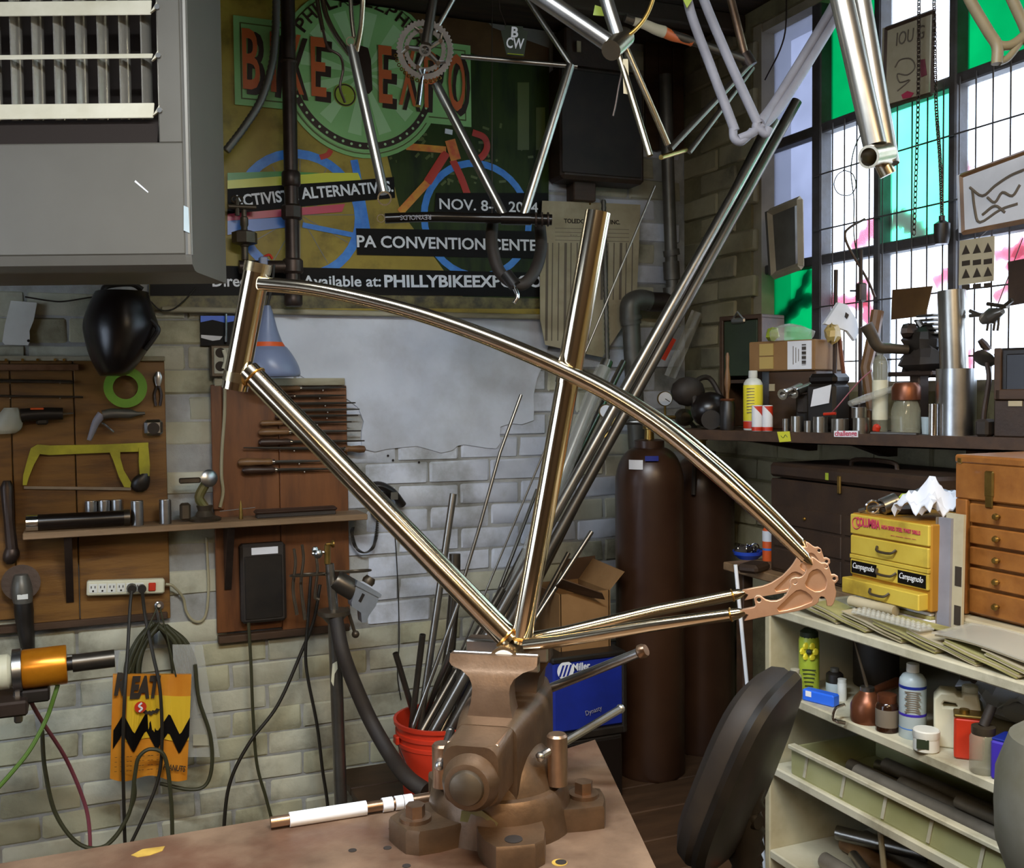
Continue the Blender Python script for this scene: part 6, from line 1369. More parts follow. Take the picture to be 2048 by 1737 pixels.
t = wpic('sticker_sheet', 'cream sticker sheet with small black shapes hung on the window', [(1921, 482), (1990, 472), (1988, 562), (1919, 571)], 2.0, .003, 'paper_aged')
for x in range(3):
    for y in range(2):
        c_ = onX(1932+22*x, 500+48*y-2*x, 1.9965); part('black_shape', MB().prism([c_+Vector((0, -.012, -.01)), c_+Vector((0, .012, -.01)), c_+Vector((0, .0, .012))], (-.001, 0, 0)), 'print_dark', t); part('black_shape', MB().box(c_+Vector((0, 0, -.032)), (.001, .024, .012)), 'print_dark', t)
part('hanging_cord', MB().cyl(onX(1955, 478, 2.0), onX(1955, 450, 2.0)+Vector((.05, 0, 0)), .001, n=5), 'iron_pipe', t)
wpic('dark_postcard', 'dark crumpled postcard wired to the lower window bars', [(1786, 580), (1866, 572), (1852, 632), (1784, 640)], 2.02, .003, 'banner_brown')
wpic('dark_poster', 'dark purple poster hung at the window beside the monitor', [(2018, 524), (2090, 510), (2090, 600), (2022, 612)], 2.0, .004, 'leather_dark')
for i, (pts, plug, lab) in enumerate((([(1838, 0), (1836, 215), (1828, 470)], False, 'thin hanging chain in front of the aqua pane'), ([(1868, 0), (1872, 200), (1880, 320), (1884, 432)], True, 'hanging chain with a black plug at its end'))):
    X = 2.0; cps = smooth([onX(x, y, X) for x, y in pts], 24); cps = [Vector((X, cps[0].y, CEIL-.06))]+cps; t = thing('chain', lab, 'chain', cps[-1])
    L_ = MB(); k = 0; acc = []
    for a, b in zip(cps[:-1], cps[1:]):
        n = max(1, int((b-a).length/.011))
        for j in range(n): acc.append((a.lerp(b, (j+.5)/n), (b-a).normalized()))
    for j, (c_, d_) in enumerate(acc):
        u = Vector((0, 1, 0)) if j % 2 else Vector((1, 0, 0)); ring_ = [c_+d_*(.0085*math.cos(a))+u*(.0048*math.sin(a)) for a in [2*PI*q/8 for q in range(8)]]; L_.tube(ring_, .0019, 4, closed=True)
    part('links', L_, 'iron_pipe', t, kind='stuff')
    if plug: part('plug', MB().lathe([(.016, -.07), (.02, -.05), (.02, -.02), (.008, -.012), (.008, 0)], cps[-1], n=12), 'black_plastic', t)
    part('ceiling_hook', MB().torus(cps[0]+Vector((0, 0, .0)), .008, .002, (1, 0, 0), 12, 5), 'iron_pipe', t)
t = thing('wire_loop', 'thin wire ring dangling before the white window pane', 'wire', onX(1695, 400, 2.0))
part('ring', MB().tube(smooth([onX(x, y, 2.0) for x, y in ((1690, 340), (1675, 350), (1668, 370), (1678, 388), (1700, 390), (1712, 372), (1705, 348), (1686, 340))], 5), .0016, 5), 'iron_pipe', t); part('lead', MB().tube(smooth([onX(x, y, 2.0) for x, y in ((1725, 262), (1708, 300), (1702, 345), (1708, 400), (1708, 470), (1718, 530))], 5), .0018, 5), 'iron_pipe', t)
# ================================================================== right-hand shelf unit with chests on top
UX, UY = 1.45, 1.93            # front plane and far end
UT = 1.0
u = thing('shelf_unit', 'chipped white painted shelf unit full of bottles and tubes', 'shelf unit', (1.72, 1.1, 0))
BDZ = [1.0, .81, .63, .43, .08]
for z in BDZ: part('shelf_board', MB().box(((UX+XR-.03)/2, (UY+.3)/2, z-.0105), (XR-.03-UX, UY-.3, .021), .003), 'shelf_white', u)
part('end_panel', MB().box(((UX+XR-.03)/2, UY+.009, .5), (XR-.03-UX, .02, 1.0), .003), 'shelf_inner', u); part('end_panel', MB().box(((UX+XR-.03)/2, .29, .5), (XR-.03-UX, .02, 1.0), .003), 'shelf_inner', u)
part('back_panel', MB().box((XR-.04, (UY+.3)/2, .5), (.012, UY-.3, .98)), 'shelf_inner', u)
def on_shelf(px, py, z): return onZ(px, py, z)
# side table in the corner beside the unit
TZ = 1.0
t = thing('side_table', 'old brown wooden side table between the shelf unit and the cylinders', 'table', (1.75, 2.3, PZ))
ta = onZ(1476, 1134, TZ); tb = onZ(1600, 1165, TZ)
part('top', MB().box(((ta.x+XR-.03)/2+.0, 2.22, TZ-.012), (XR-.03-ta.x-.02, .54, .024), .003), 'wood_shelf', t)
for x in (ta.x+.05, XR-.08):
    for y in (2.08, 2.44): part('leg', MB().box((x, y, (TZ-.024+PZ)/2), (.035, .035, TZ-.024-PZ), .003), 'wood_dark', t)
ra, rb = onD(1471, 1130, 2.55), onD(1496, 1390, 2.55)
solo('white_metal_rod', 'thin bright white metal rod leaning against the side table', 'rod', MB().cyl(ra, rb+(rb-ra)*((rb.z-.31)/(ra.z-rb.z)), .0048, n=10), 'print_white')
P = onZ(1496, 1118, TZ); P.z = TZ
t = thing('blue_dish', 'blue rimmed dish heaped with small chrome parts on the side table', 'dish', P)
r_ = .045
part('dish', MB().lathe([(r_*.6, 0), (r_*.95, .014), (r_, .024), (r_*.93, .024), (r_*.55, .006), (0, .005)], P, n=24), 'blue', t)
for k in range(7):
    rn = random.Random(k+40); c_ = P+Vector((rn.uniform(-.025, .025), rn.uniform(-.025, .02), .03+.006*rn.random())); part('ring_part', MB().torus(c_, .008+.004*rn.random(), .002, (rn.uniform(-1, 1), -1, rn.uniform(-.5, .5)), 14, 5), 'chrome', t)
part('dark_heap', lump(P+Vector((-.008, .008, .024)), .034, .03, .016, 77, 10), 'rubber', t)
P = Vector((onZ(1536, 1108, TZ).x, onZ(1536, 1108, TZ).y, TZ)); P = onZ(1536, 1122, TZ)
t = lathe_bottle('spray_can', 'small orange and white spray can behind the blue dish', 'spray can', P, mw(P, 11), zat(P, 1536, 1050)-TZ, 'orange', 'white_plastic', [(.95, 0), (1, .02), (1, .85), (.7, .92), (.5, .93)], [(.45, .9), (.45, 1), (.3, 1.02)], [(.55, .84, 'white_paper'), (.3, .36, 'stripe_blue')])
P = onZ(1545, 1140, TZ)-Vector((.062, .0, 0)); solo('leather_pouch', 'dark leather pouch lying on the side table by the dish', 'pouch', MB().box((0, 0, .012), (.09, .06, .024), .008, M=rotM(P, 0, 0, .5)), 'leather_dark')
# papers spread along the top of the unit
rr = random.Random(17)
SPOTS = [(1610, 1215, .22, .2, 'folded newspaper at the far end of the shelf unit top'), (1660, 1212, .24, .2, 'crumpled yellow paper under the yellow cabinet'), (1720, 1235, .26, .2, 'rolled brown wrapping paper under the yellow cabinet front'), (1790, 1245, .26, .19, 'thin pamphlet stack below the wooden chest'), (1860, 1270, .28, .2, 'creased paper sheets before the wooden chest'), (1930, 1300, .28, .2, 'loose paper pile sliding over the shelf edge'), (2000, 1330, .3, .2, 'thick yellowed paper pile at the shelf corner')]
STK = .0
def sheet_pile(P, sx, sy, n, rz, seed, m_, t, th=.004):
    rn = random.Random(seed)
    for k in range(n):
        M = rotM((P.x+rn.uniform(-.012, .012), P.y+rn.uniform(-.012, .012), P.z+k*th), 0, 0, rz+rn.uniform(-.12, .12)); a, b = rn.uniform(0, 6), rn.uniform(.002, .005)
        mb = MB().grid(lambda u_, v_: M @ Vector(((u_-.5)*sx, (v_-.5)*sy, b+b*math.sin(u_*5+a)*math.cos(v_*4+a))), 8, 6, (0, 0, th*.8)); part('sheet', mb, m_ if k % 2 else 'paper_aged', t, sharp=60)
for i, (px, py, sx, sy, lab) in enumerate(SPOTS):     # each pile leans on the one beyond it, like fallen cards
    yc = 1.80-.092*i; wd = .064 if yc > 1.40 else .095; xc = UX+.008+wd/2; tl = .142; n_ = 3; rn = random.Random(50+i)
    t = thing('paper_pile', lab, 'papers', (xc, yc, UT))
    for k in range(n_):
        w2, l2, dx_, dy_ = wd-.004*rn.random(), .17-.008*rn.random(), rn.uniform(-.002, .002), rn.uniform(-.004, .004)
        z0c = UT+.0015+k*.0034
        part('sheet', MB().grid(lambda u_, v_: Vector((xc+dx_+(u_-.5)*w2, yc+dy_+(v_-.5)*l2, z0c+(dy_+.085+(v_-.5)*l2)*tl+.0007*math.sin(u_*6+v_*9+i))), 6, 10, (0, 0, .0026)), 'paper_yellow' if (k+i) % 2 else 'paper_aged', t, sharp=60)
RIDGE = UT+.0365
P = onZ(1740, 1225, UT); P = Vector((UX+.058, 1.66, RIDGE+.0105))
solo('paper_roll', 'rolled brown paper lying on the pamphlets', 'paper roll', MB().tube([P+Vector((-.006, .06, .0)), P+Vector((.004, -.06, .0))], .011, 14), 'paper_aged')
P = onZ(1700, 1195, UT); 
# risers and chests
CBX, CBZ = 1.53, 1.055
def cb(x, y, off=0.0): return onX(x, y, CBX-off)
y0_, y1_ = cb(1700, 1100).y, cb(1860, 1120).y; z0_, z1_ = CBZ, cb(1700, 1026).z
t = thing('book_stack', 'flat stack of old catalogues under the yellow drawer cabinet', 'catalogues', (CBX+.1, (y0_+y1_)/2, UT))
for k in range(3): part('catalogue', MB().box((CBX+.105+.004*k, (y0_+y1_)/2+.003*(k-1), UT+.035+.0068*k), (.2, y0_-y1_-.014, .0064), .001), 'paper_yellow' if k % 2 else 'white_paper', t)
part('tray', MB().box((CBX+.105, (y0_+y1_)/2, UT+.016), (.19, y0_-y1_-.008, .03), .003), 'leather_dark', t)
t = thing('drill_cabinet', 'grimy yellow steel drill cabinet with black stickers and an open drawer', 'cabinet', (CBX+.1, (y0_+y1_)/2, CBZ))
CM = frameM((CBX, y0_, z0_), (0, -1, 0), (1, 0, 0), (0, 0, 1)); cw, ch, cdp = y0_-y1_, z1_-z0_, .2     # local x to the right along the front
part('case', MB(CM).box((cw/2, cdp/2+.004, ch/2), (cw, cdp, ch), .003), 'yellow_cab_side', t)
part('header', MB(CM).box((cw/2, .002, ch*.87), (cw-.004, .008, ch*.24), .002), 'yellow_cab', t)
for k, (a, b, out) in enumerate(((.5, .73, 0), (.25, .44, 0), (.02, .21, .018))):
    d_ = part('drawer', MB(CM).box((cw/2-(.006 if out else 0), .002-out/2, ch*(a+b)/2), (cw-.006, .008+out, ch*(b-a)), .002), 'yellow_cab', t)
    part('pull', MB(CM).tube(smooth([(cw*.38, -.004-out, ch*(a+b)/2+.006), (cw*.42, -.012-out, ch*(a+b)/2-.002), (cw*.58, -.012-out, ch*(a+b)/2-.002), (cw*.62, -.004-out, ch*(a+b)/2+.006)], 3), .0028, 6), 'bronze_dark', d_)
    if k == 1:
        for s in (0, 1):
            st = part('sticker', MB(CM).box((cw*(.2 if s == 0 else .8), -.0027, ch*(.345)), (cw*.33, .001, ch*.15)), 'print_black', d_)
            part('lettering', text_mesh('Campagnolo', CM @ Vector((cw*(.06 if s == 0 else .66), -.0035, ch*.33)), CM @ Vector((cw*(.34 if s == 0 else .94), -.0035, ch*.33)), .012, NR, .0, shear=.3), 'print_white', st)
part('rail', MB(CM).box((cw/2, .001, ch*.47), (cw-.004, .008, ch*.05), .001), 'yellow_cab', t)
part('lettering', text_mesh('COLUMBIA', CM @ Vector((cw*.1, -.0028, ch*.86)), CM @ Vector((cw*.41, -.0028, ch*.86)), .018, NR, .03), 'stripe_red', t)
part('lettering', text_mesh('HIGH SPEED STEEL TWIST DRILLS', CM @ Vector((cw*.43, -.0028, ch*.87)), CM @ Vector((cw*.9, -.0028, ch*.87)), .008, NR, .02), 'stripe_red', t); part('lettering', text_mesh('--- ------ ----- ---', CM @ Vector((cw*.55, -.0028, ch*.8)), CM @ Vector((cw*.85, -.0028, ch*.8)), .006, NR), 'stripe_red', t)
part('emblem_arc', MB(CM).torus((cw*.1, -.003, ch*.885), .012, .0012, (0, 1, 0), 16, 5), 'stripe_red', t)
# heap on the cabinet
P = CM @ Vector((cw*.7, .08, ch)); t = thing('white_rag', 'crumpled white rag heaped on the yellow cabinet', 'rag', P)
def clumpgrid(c, sx, sy, sz, seed, n=12):
    rn = random.Random(seed); a = [rn.uniform(0, 6) for _ in range(6)]
    return MB().grid(lambda u_, v_: c+Vector(((u_-.5)*sx, (v_-.5)*sy, sz*(math.exp(-((u_-.5)**2+(v_-.5)**2)*7)+.28*math.sin(u_*11+a[0])*math.sin(v_*9+a[1])+.15*math.sin(u_*23+a[2]+v_*17)))), n, n, (0, 0, -.003))
part('cloth', settle(clumpgrid(CM @ Vector((cw*.70, .075, ch+.022)), .12, .105, .055, 5, 14), z1_-.001), 'rag_white', t, sharp=25)
t = thing('scrap_heap', 'greasy heap of small parts on the yellow cabinet top', 'parts', CM @ Vector((cw*.35, .08, ch)))
part('grey_heap', settle(lump(CM @ Vector((cw*.24, .1, ch+.008)), .06, .034, .02, 31), z1_-.001), 'leather_dark', t, sharp=20); part('ring', MB().pipe(CM @ Vector((cw*.28, .03, ch+.018)), CM @ Vector((cw*.32, .06, ch+.03)), .018, .013, 18), 'steel_tube_light', t); part('clamp_ring', MB().torus(CM @ Vector((cw*.2, .02, ch+.016)), .014, .003, (.4, 1, .3), 16, 6), 'chrome', t); part('rod', MB().cyl(CM @ Vector((cw*.05, .015, ch+.004)), CM @ Vector((cw*.38, .05, ch+.03)), .005, n=8), 'steel_tube', t); part('yellow_scrap', lump(CM @ Vector((cw*.22, .11, ch+.03)), .02, .015, .012, 12, 10), 'lime', t, sharp=20)
# dark chest behind
DX = 1.745
y0_, y1_ = onX(1541, 1050, DX).y, onX(1868, 1050, DX).y; zt_c = onX(1541, 926, DX).z
t = thing('dark_tool_chest', 'dark leather-covered machinist chest with brass corner studs', 'tool chest', (DX+.12, (y0_+y1_)/2, TZ))
CM = frameM((DX, y0_, UT), (0, -1, 0), (1, 0, 0), (0, 0, 1)); cw, ch = y0_-y1_, zt_c-UT
part('case', MB(CM).box((cw/2, .125, ch*.43), (cw, .25, ch*.86), .004), 'leather_dark', t); part('lid', MB(CM).box((cw/2, .125, ch*.94), (cw+.006, .256, ch*.13), .008), 'leather_dark', t)
for a, b in ((.03, .22), (.24, .43), (.45, .62)):
    for s in (0, 1):
        d_ = part('drawer', MB(CM).box((cw*(.26+.48*s), -.001, ch*(a+b)/2), (cw*.46, .006, ch*(b-a)), .002), 'leather_dark', t); part('knob', MB(CM).ball((cw*(.26+.48*s), -.008, ch*(a+b)/2), .005, 8), 'brass', d_)
part('latch', MB(CM).box((cw*.48, -.004, ch*.87), (.012, .006, .045), .002), 'brass', t); part('green_tag', MB(CM).box((cw*.4, -.002, ch*.93), (.012, .003, .018)), 'lime', t); part('carry_handle', MB(CM).tube(smooth([(cw*.35, .1, ch), (cw*.38, .1, ch+.018), (cw*.6, .1, ch+.018), (cw*.63, .1, ch)], 4), .006, 8), 'leather_dark', t)
for k in range(6): part('stud', MB(CM).ball((cw*.985, -.002, ch*(.1+.14*k)), .004, 8), 'brass', t)
# wooden machinist chest
WXc = 1.60; y0_ = onX(1916, 1050, WXc).y; z0_, z1_ = 1.053, onX(1916, 908, WXc).z; cw, ch = .48, z1_-z0_
t = thing('chest_riser', 'low grey board under the wooden machinist chest', 'board', (WXc+.12, y0_-cw/2, UT)); part('board', MB().box((WXc+.1, y0_-cw/2, UT+.026), (.26, cw, .05), .004), 'paper_aged', t); part('edge_strip', MB().box((WXc-.032, y0_-cw/2, UT+.03), (.006, cw, .03), .001), 'wood_trim_pale', t)
CM = frameM((WXc, y0_, z0_), (0, -1, 0), (1, 0, 0), (0, 0, 1))
t = thing('wooden_tool_chest', 'oak machinist chest with small knobs on its drawers', 'tool chest', (WXc+.12, y0_-cw/2, z0_), M=CM)
part('case', MB(CM).box((cw/2, .125, ch*.36), (cw, .24, ch*.72), .003), 'wood_chest', t); part('lid_box', MB(CM).box((cw/2, .12, ch*.835), (cw+.006, .252, ch*.23), .003), 'wood_chest', t); part('lid', MB(CM).box((cw/2, .12, ch*.97), (cw+.008, .256, ch*.055), .004), 'wood_chest', t)
part('frame_post', MB(CM).box((.014, -.002, ch*.36), (.028, .012, ch*.72), .002), 'wood_chest', t)
for a, b in ((.02, .17), (.19, .30), (.32, .43), (.45, .56), (.58, .70)):
    d_ = part('drawer', MB(CM).box((cw*.53, -.001, ch*(a+b)/2), (cw*.92, .01, ch*(b-a)), .002), 'wood_chest', t)
    part('knob', MB(CM).lathe([(.003, 0), (.003, .006), (.007, .01), (.005, .015), (0, .016)], (.105, -.006, ch*(a+b)/2), (0, -1, 0), 12), 'brass', d_)
l_ = part('latch', MB(CM).box((.082, -.008, ch*.83), (.022, .006, .05), .003), 'brass', t); part('latch_tongue', MB(CM).box((.082, -.008, ch*.74), (.018, .004, .035), .002), 'brass', l_); part('corner', MB(CM).box((.01, -.004, ch*.96), (.012, .01, .012), .002), 'brass', t)
# magazines leaning between the cabinets
for i, (x0, x1, yt, yb, m_, lab) in enumerate(((1873, 1890, 1036, 1214, 'primer_grey', 'grey-blue magazine leaning against the yellow cabinet'), (1888, 1915, 1028, 1214, 'paper_aged', 'pale magazine with black pictures leaning between the chests'))):
    X = 1.550+.0065*i; a0, a1 = onX(x0, 1120, X).y, onX(x1, 1120, X).y; zt2 = onX((x0+x1)/2, yt, X).z
    t = thing('magazine', lab, 'magazine', (X, (a0+a1)/2, UT)); part('cover', MB().prism([Vector((X, a0, UT+.001)), Vector((X, a1-.01, UT+.001)), Vector((X+.005, a1-.01, zt2)), Vector((X+.005, a0, zt2))], (.006, 0, 0)), m_, t)
    if i: 
        for z0c, z1c in ((.45, .6), (.15, .3)): part('picture', MB().prism([Vector((X-.001+.005*zz_, y_, UT+(zt2-UT)*zz_)) for y_, zz_ in ((a1+.008, z0c), (a1-.008, z0c), (a1-.008, z1c), (a1+.008, z1c))], (.0005, 0, 0)), 'print_dark', t)
    else: part('spine', MB().box((X+.003, a0+.001, (UT+zt2)/2), (.008, .003, zt2-UT), .001), 'print_grey', t)
# covers lying at the near end of the top
P = onZ(2000, 1290, UT); P.y = 1.328; t = thing('clear_folder', 'grey plastic folder with curled edge on the papers', 'folder', Vector((P.x, P.y, UT+.04)))
part('cover', MB().grid(lambda u_, v_: Vector((UX+.005+.1*u_, P.y+.12-.26*v_, RIDGE+.006+.008*u_+.004*math.sin(v_*5))), 8, 8, (0, 0, -.003)), 'clear_film', t); part('card', MB().grid(lambda u_, v_: Vector((UX+.008+.096*u_, P.y+.115-.25*v_, RIDGE+.002+.008*u_+.004*math.sin(v_*5))), 8, 8, (0, 0, -.003)), 'paper_aged', t)
P = onZ(1850, 1262, UT); solo('green_pamphlet', 'thin green-edged pamphlet sticking out over the shelf edge', 'pamphlet', MB().box((0, 0, .0), (.03, .19, .004), .001, M=rotM((UX+.060, 1.497, RIDGE+.0015), 0, 0, .04)), 'paper_yellow')
P = Vector((UX, 1.63, RIDGE)); t = thing('bubble_wrap', 'strip of clear bubble wrap lying on the papers at the shelf edge', 'bubble wrap', (UX+.02, P.y, RIDGE)); part('film', MB().box((UX+.022, P.y-.06, RIDGE+.002), (.038, .19, .005), .002), 'clear_film', t)
mb = MB()
for i in range(3):
    for j in range(14): mb.ball((UX+.009+.013*i, P.y+.03-.0135*j, RIDGE+.005), .006, 6)
part('bubbles', mb, 'clear_film', t, kind='stuff')

# ---- bottles on the second shelf
Z2 = .81
def b2(px, py, lift=0): P = onZ(px, py, Z2); return Vector((max(P.x, UX+.015+lift), P.y, Z2))
def hh(P, px, py): return zat(P, px, py)-P.z
P = b2(1621, 1398); P = onZ(1618, 1385, Z2)
t = lathe_bottle('lime_bottle', 'tall lime green bottle with a flower drawing', 'bottle', P, mw(P, 20), hh(P, 1616, 1256), 'lime', 'green_dark', [(.95, 0), (1, .02), (1, .82), (.9, .87), (.88, .88)], [(.9, .87), (.88, .95), (.5, 1.0), (0, 1.0)])
tc_ = (CAM-P); tc_.z = 0; tc_.normalize(); sd_ = Vector((-tc_.y, tc_.x, 0)); r_ = mw(P, 20)
fl = P+tc_*r_*1.01+Vector((0, 0, hh(P, 1616, 1298)))
for k in range(6): a = k*PI/3; part('flower_petal', MB().ball(fl+sd_*.014*math.cos(a)+Vector((0, 0, .014*math.sin(a))), .0085, 8, sc=(1, .5, 1)), 'yellow_bright', t)
part('flower_centre', MB().ball(fl+tc_*.004, .007, 8), 'green_dark', t)
for k in range(5): part('print_line', MB().box((0, 0, 0), (.03-.003*k, .001, .0025), M=frameM(P+tc_*r_*1.01+Vector((0, 0, hh(P, 1616, 1335+8*k))), sd_, -tc_)), 'green_dark', t)
P = onZ(1590, 1400, Z2); lathe_bottle('small_vial', 'small dusty glass vial beside the lime bottle', 'vial', P, mw(P, 14), hh(P, 1590, 1338), 'clear_glass', 'outlet', BOT_, [(.6, .86), (.65, .88), (.65, 1.0), (.3, 1.01)])
P = onZ(1632, 1408, Z2); P.x = max(P.x, UX+.03)
t = thing('blue_carton', 'flat bright blue carton with white barcode under the lime bottle', 'carton', P); M = rotM(P, 0, 0, -1.25)
part('body', MB(M).box((0, 0, .013), (.078, .026, .026), .003), 'blue_bright', t); part('barcode_label', MB(M).box((-.022, -.0135, .018), (.014, .001, .012)), 'white_paper', t)
P = onZ(1700, 1368, Z2); P = Vector((P.x+.05, P.y-.03, Z2)); 
t = lathe_bottle('thinner_tin', 'dark round tin with red lettering behind the oil can', 'tin', P, mw(P, 44), .146, 'rubber', 'leather_dark', [(.97, 0), (1, .02), (1, .8), (.95, .84), (.5, .88)], [(.3, .86), (.3, .95), (.55, .96), (.55, 1.08), (.2, 1.09)])
tc_ = (CAM-P); tc_.z = 0; tc_.normalize(); sd_ = Vector((-tc_.y, tc_.x, 0)); part('lettering', text_mesh('THINNER', P+tc_*(mw(P, 44)*1.015)-sd_*.026+Vector((0, 0, .115)), P+tc_*(mw(P, 44)*1.015)+sd_*.026+Vector((0, 0, .115)), .012, tc_, .03), 'stripe_red', t)
P = onZ(1655, 1395, Z2); 
t = lathe_bottle('black_bottle', 'squat black bottle with a pale label behind the blue carton', 'bottle', Vector((P.x+.02, P.y, Z2)), mw(P, 17), hh(P, 1655, 1338), 'black_plastic', 'pipe_grey', BOT_, [(.5, .87), (.52, .9), (.5, 1.0), (.2, 1.01)], [(.15, .5, 'bottle_grey')])
P = onZ(1684, 1401, Z2); lathe_bottle('white_tube', 'short white plastic tube between the tin and the oil can', 'tube', P, mw(P, 9), hh(P, 1677, 1358), 'white_plastic', 'white_plastic', [(1, 0), (1, .8), (.9, .84)], [(.95, .82), (.95, 1), (.5, 1.01)])
# oil can
P = b2(1717, 1446, .02); r_ = mw(P, 33); h_ = hh(P, 1717, 1376)
t = thing('oil_can', 'brown copper pump oil can with a long thin spout', 'oil can', P)
part('body', MB().lathe([(r_*.93, 0), (r_, .008), (r_*.98, h_*.5), (r_*.78, h_*.72), (r_*.5, h_*.86), (r_*.42, h_*.92)], P, n=28), 'copper_can', t); part('collar', MB().lathe([(r_*.38, h_*.9), (r_*.42, h_*.92), (r_*.42, h_*1.04), (r_*.15, h_*1.06)], P, n=18), 'raw_metal', t)
tp_ = onD(1709, 1284, depth(P)); part('spout', MB().cyl(P+Vector((0, 0, h_)), tp_, .004, .0016, n=10), 'bronze_dark', t)
part('handle', MB().tube(smooth([onD(1690, 1410, depth(P)), onD(1672, 1418, depth(P)), onD(1668, 1440, depth(P)), onD(1690, 1447, depth(P))], 4), .004, 8), 'chrome', t); part('pump_lever', MB().cyl(onD(1740, 1385, depth(P)), onD(1795, 1365, depth(P)+.05), .008, .011, n=12), 'copper_can', t)
P = b2(1774, 1462); 
t = lathe_bottle('brown_jar', 'dark glass jar with rusty lid and printed label', 'jar', P, mw(P, 22), hh(P, 1774, 1388), 'brown_glass', 'copper_can', [(.95, 0), (1, .02), (1, .7), (.85, .78), (.8, .8)], [(.82, .78), (.84, .8), (.84, 1), (.7, 1.01)], [(.15, .62, 'print_grey')])
P = b2(1825, 1488)+Vector((.031, .032, 0)); h_ = hh(P, 1822, 1326)
t = lathe_bottle('solvent_bottle', 'tall pale blue bottle with white cap and lines of print', 'bottle', P, mw(P, 26), h_, 'bottle_grey', 'white_plastic', BOT_, CAPP, [(.68, .72, 'blue_welder'), (.31, .345, 'purple'), (.13, .145, 'stripe_blue')])
tc_ = (CAM-P); tc_.z = 0; tc_.normalize(); sd_ = Vector((-tc_.y, tc_.x, 0)); r_ = mw(P, 26)
for k in range(10): part('print_line', MB().box((0, 0, 0), (.03-.004*(k % 3), .0012, .0022), M=frameM(P+tc_*r_*.99+Vector((0, 0, h_*(.38+.03*k))), sd_, -tc_)), 'print_grey', t)
P = b2(1849, 1502, .0); P.x -= .0
t = lathe_bottle('cream_pot', 'small white screw-top pot with a dark green label', 'pot', P, mw(P, 25), hh(P, 1849, 1458), 'white_plastic', 'white_plastic', [(.9, 0), (1, .06), (1, .62)], [(1.02, .62), (1.04, .66), (1.04, .95), (.95, 1.0), (0, 1.01)])
tc_ = (CAM-P); tc_.z = 0; tc_.normalize(); sd_ = Vector((-tc_.y, tc_.x, 0)); part('label', MB().box((0, 0, 0), (.022, .002, .018), M=frameM(P+tc_*mw(P, 25)*.98+Vector((0, 0, .018))-sd_*.006, sd_, -tc_)), 'green_dark', t)
P = onZ(1900, 1490, Z2); P = Vector((UX+.09, P.y-.008, Z2+.004)); dj = depth(P)
t = thing('plastic_jug', 'white rectangular plastic jug with a handle hole', 'jug', P); JM = frameM(P, sd_, -tc_, (0, 0, 1)); jw, jh = mw(P, 80), hh(P, 1910, 1384)
jug = [(-.5, 0), (.5, 0), (.5, .62), (.44, .9), (.4, 1), (.16, 1), (.12, .93), (-.02, .93), (-.1, 1), (-.38, 1), (-.5, .88)]
hol = [(-.36, .72), (.02, .72), (.06, .8), (-.02, .88), (-.33, .9), (-.4, .82)]
part('body', curve_mesh([[(x*jw, z*jh) for x, z in jug], [(x*jw, z*jh) for x, z in hol]], .022, frameM(P, sd_, (0, 0, 1), tc_), 'body', .004), 'cream_plastic', t); part('cap', MB(JM).lathe([(.014, jh*.98), (.0145, jh*1.02), (.0145, jh*1.14), (.012, jh*1.16)], (jw*.28, 0, 0), n=16), 'cream_plastic', t)
P = b2(1938, 1518, .02); h_ = hh(P, 1938, 1434)
t = thing('red_tin', 'rectangular red paint tin with a brass-coloured top', 'tin', P); JM = frameM(P, sd_, -tc_, (0, 0, 1)); part('body', MB(JM).box((0, .008, h_/2), (mw(P, 56), .04, h_), .004), 'red_plastic', t); part('top', MB(JM).box((0, .008, h_+.003), (mw(P, 58), .042, .006), .002), 'brass', t); part('screw_cap', MB(JM).cyl((-.008, .008, h_), (-.008, .008, h_+.012), .009, n=14), 'brass', t)
P = b2(1966, 1545, .0); t = lathe_bottle('glue_brush_jar', 'clear glass jar with a brush cap in front of the red tin', 'jar', P, mw(P, 26), hh(P, 1966, 1450), 'clear_glass', 'bronze_dark', [(.9, 0), (1, .04), (1, .75), (.85, .82)], [(.85, .82), (.87, .84), (.87, .98), (.4, 1.0)])
part('brush_handle', MB().cyl(P+Vector((0, 0, hh(P, 1966, 1452))), onD(1984, 1412, depth(P)), .009, n=12), 'rubber', t)
P = b2(2028, 1560, .02); t = thing('purple_carton', 'bright purple-blue carton near the grey drum', 'carton', P); M = rotM(P, 0, 0, .3); part('body', MB(M).box((0, 0, .035), (.056, .06, .07), .004), 'purple', t); part('flap', MB(M).box((0, 0, .072), (.052, .056, .004), .001), 'blue_welder', t)
P = onZ(1985, 1440, Z2); P = Vector((P.x+.05, P.y, Z2)); t = thing('white_cloth', 'crumpled whitish cloth pushed to the back of the bottle shelf', 'cloth', P); part('cloth', settle(clumpgrid(P+Vector((0, -.05, .05)), .16, .24, .06, 8, 14), Z2-.001), 'rag_white', t, sharp=30); part('cloth_base', settle(lump(P+Vector((0, -.05, .03)), .07, .11, .035, 3), Z2-.001), 'rag_white', t, sharp=30)
P = onZ(1840, 1400, Z2); P = Vector((1.895, P.y-.01, Z2)); t = thing('grease_gun', 'reddish brown grease gun lying at the back of the shelf', 'grease gun', P); part('barrel', MB().cyl(P+Vector((0, .12, .05)), P+Vector((.02, -.13, .045)), .026, n=18), 'copper_can', t); part('head', MB().ball(P+Vector((0, .13, .055)), .03, 12), 'iron_pipe', t); part('lever', MB().tube(smooth([P+Vector((0, .1, .08)), P+Vector((-.03, .13, .11)), P+Vector((-.06, .15, .05))], 4), .006, 8), 'rubber', t); part('cradle', MB().box(P+Vector((.01, -.0, .012)), (.05, .16, .024), .004), 'wood_dark', t)

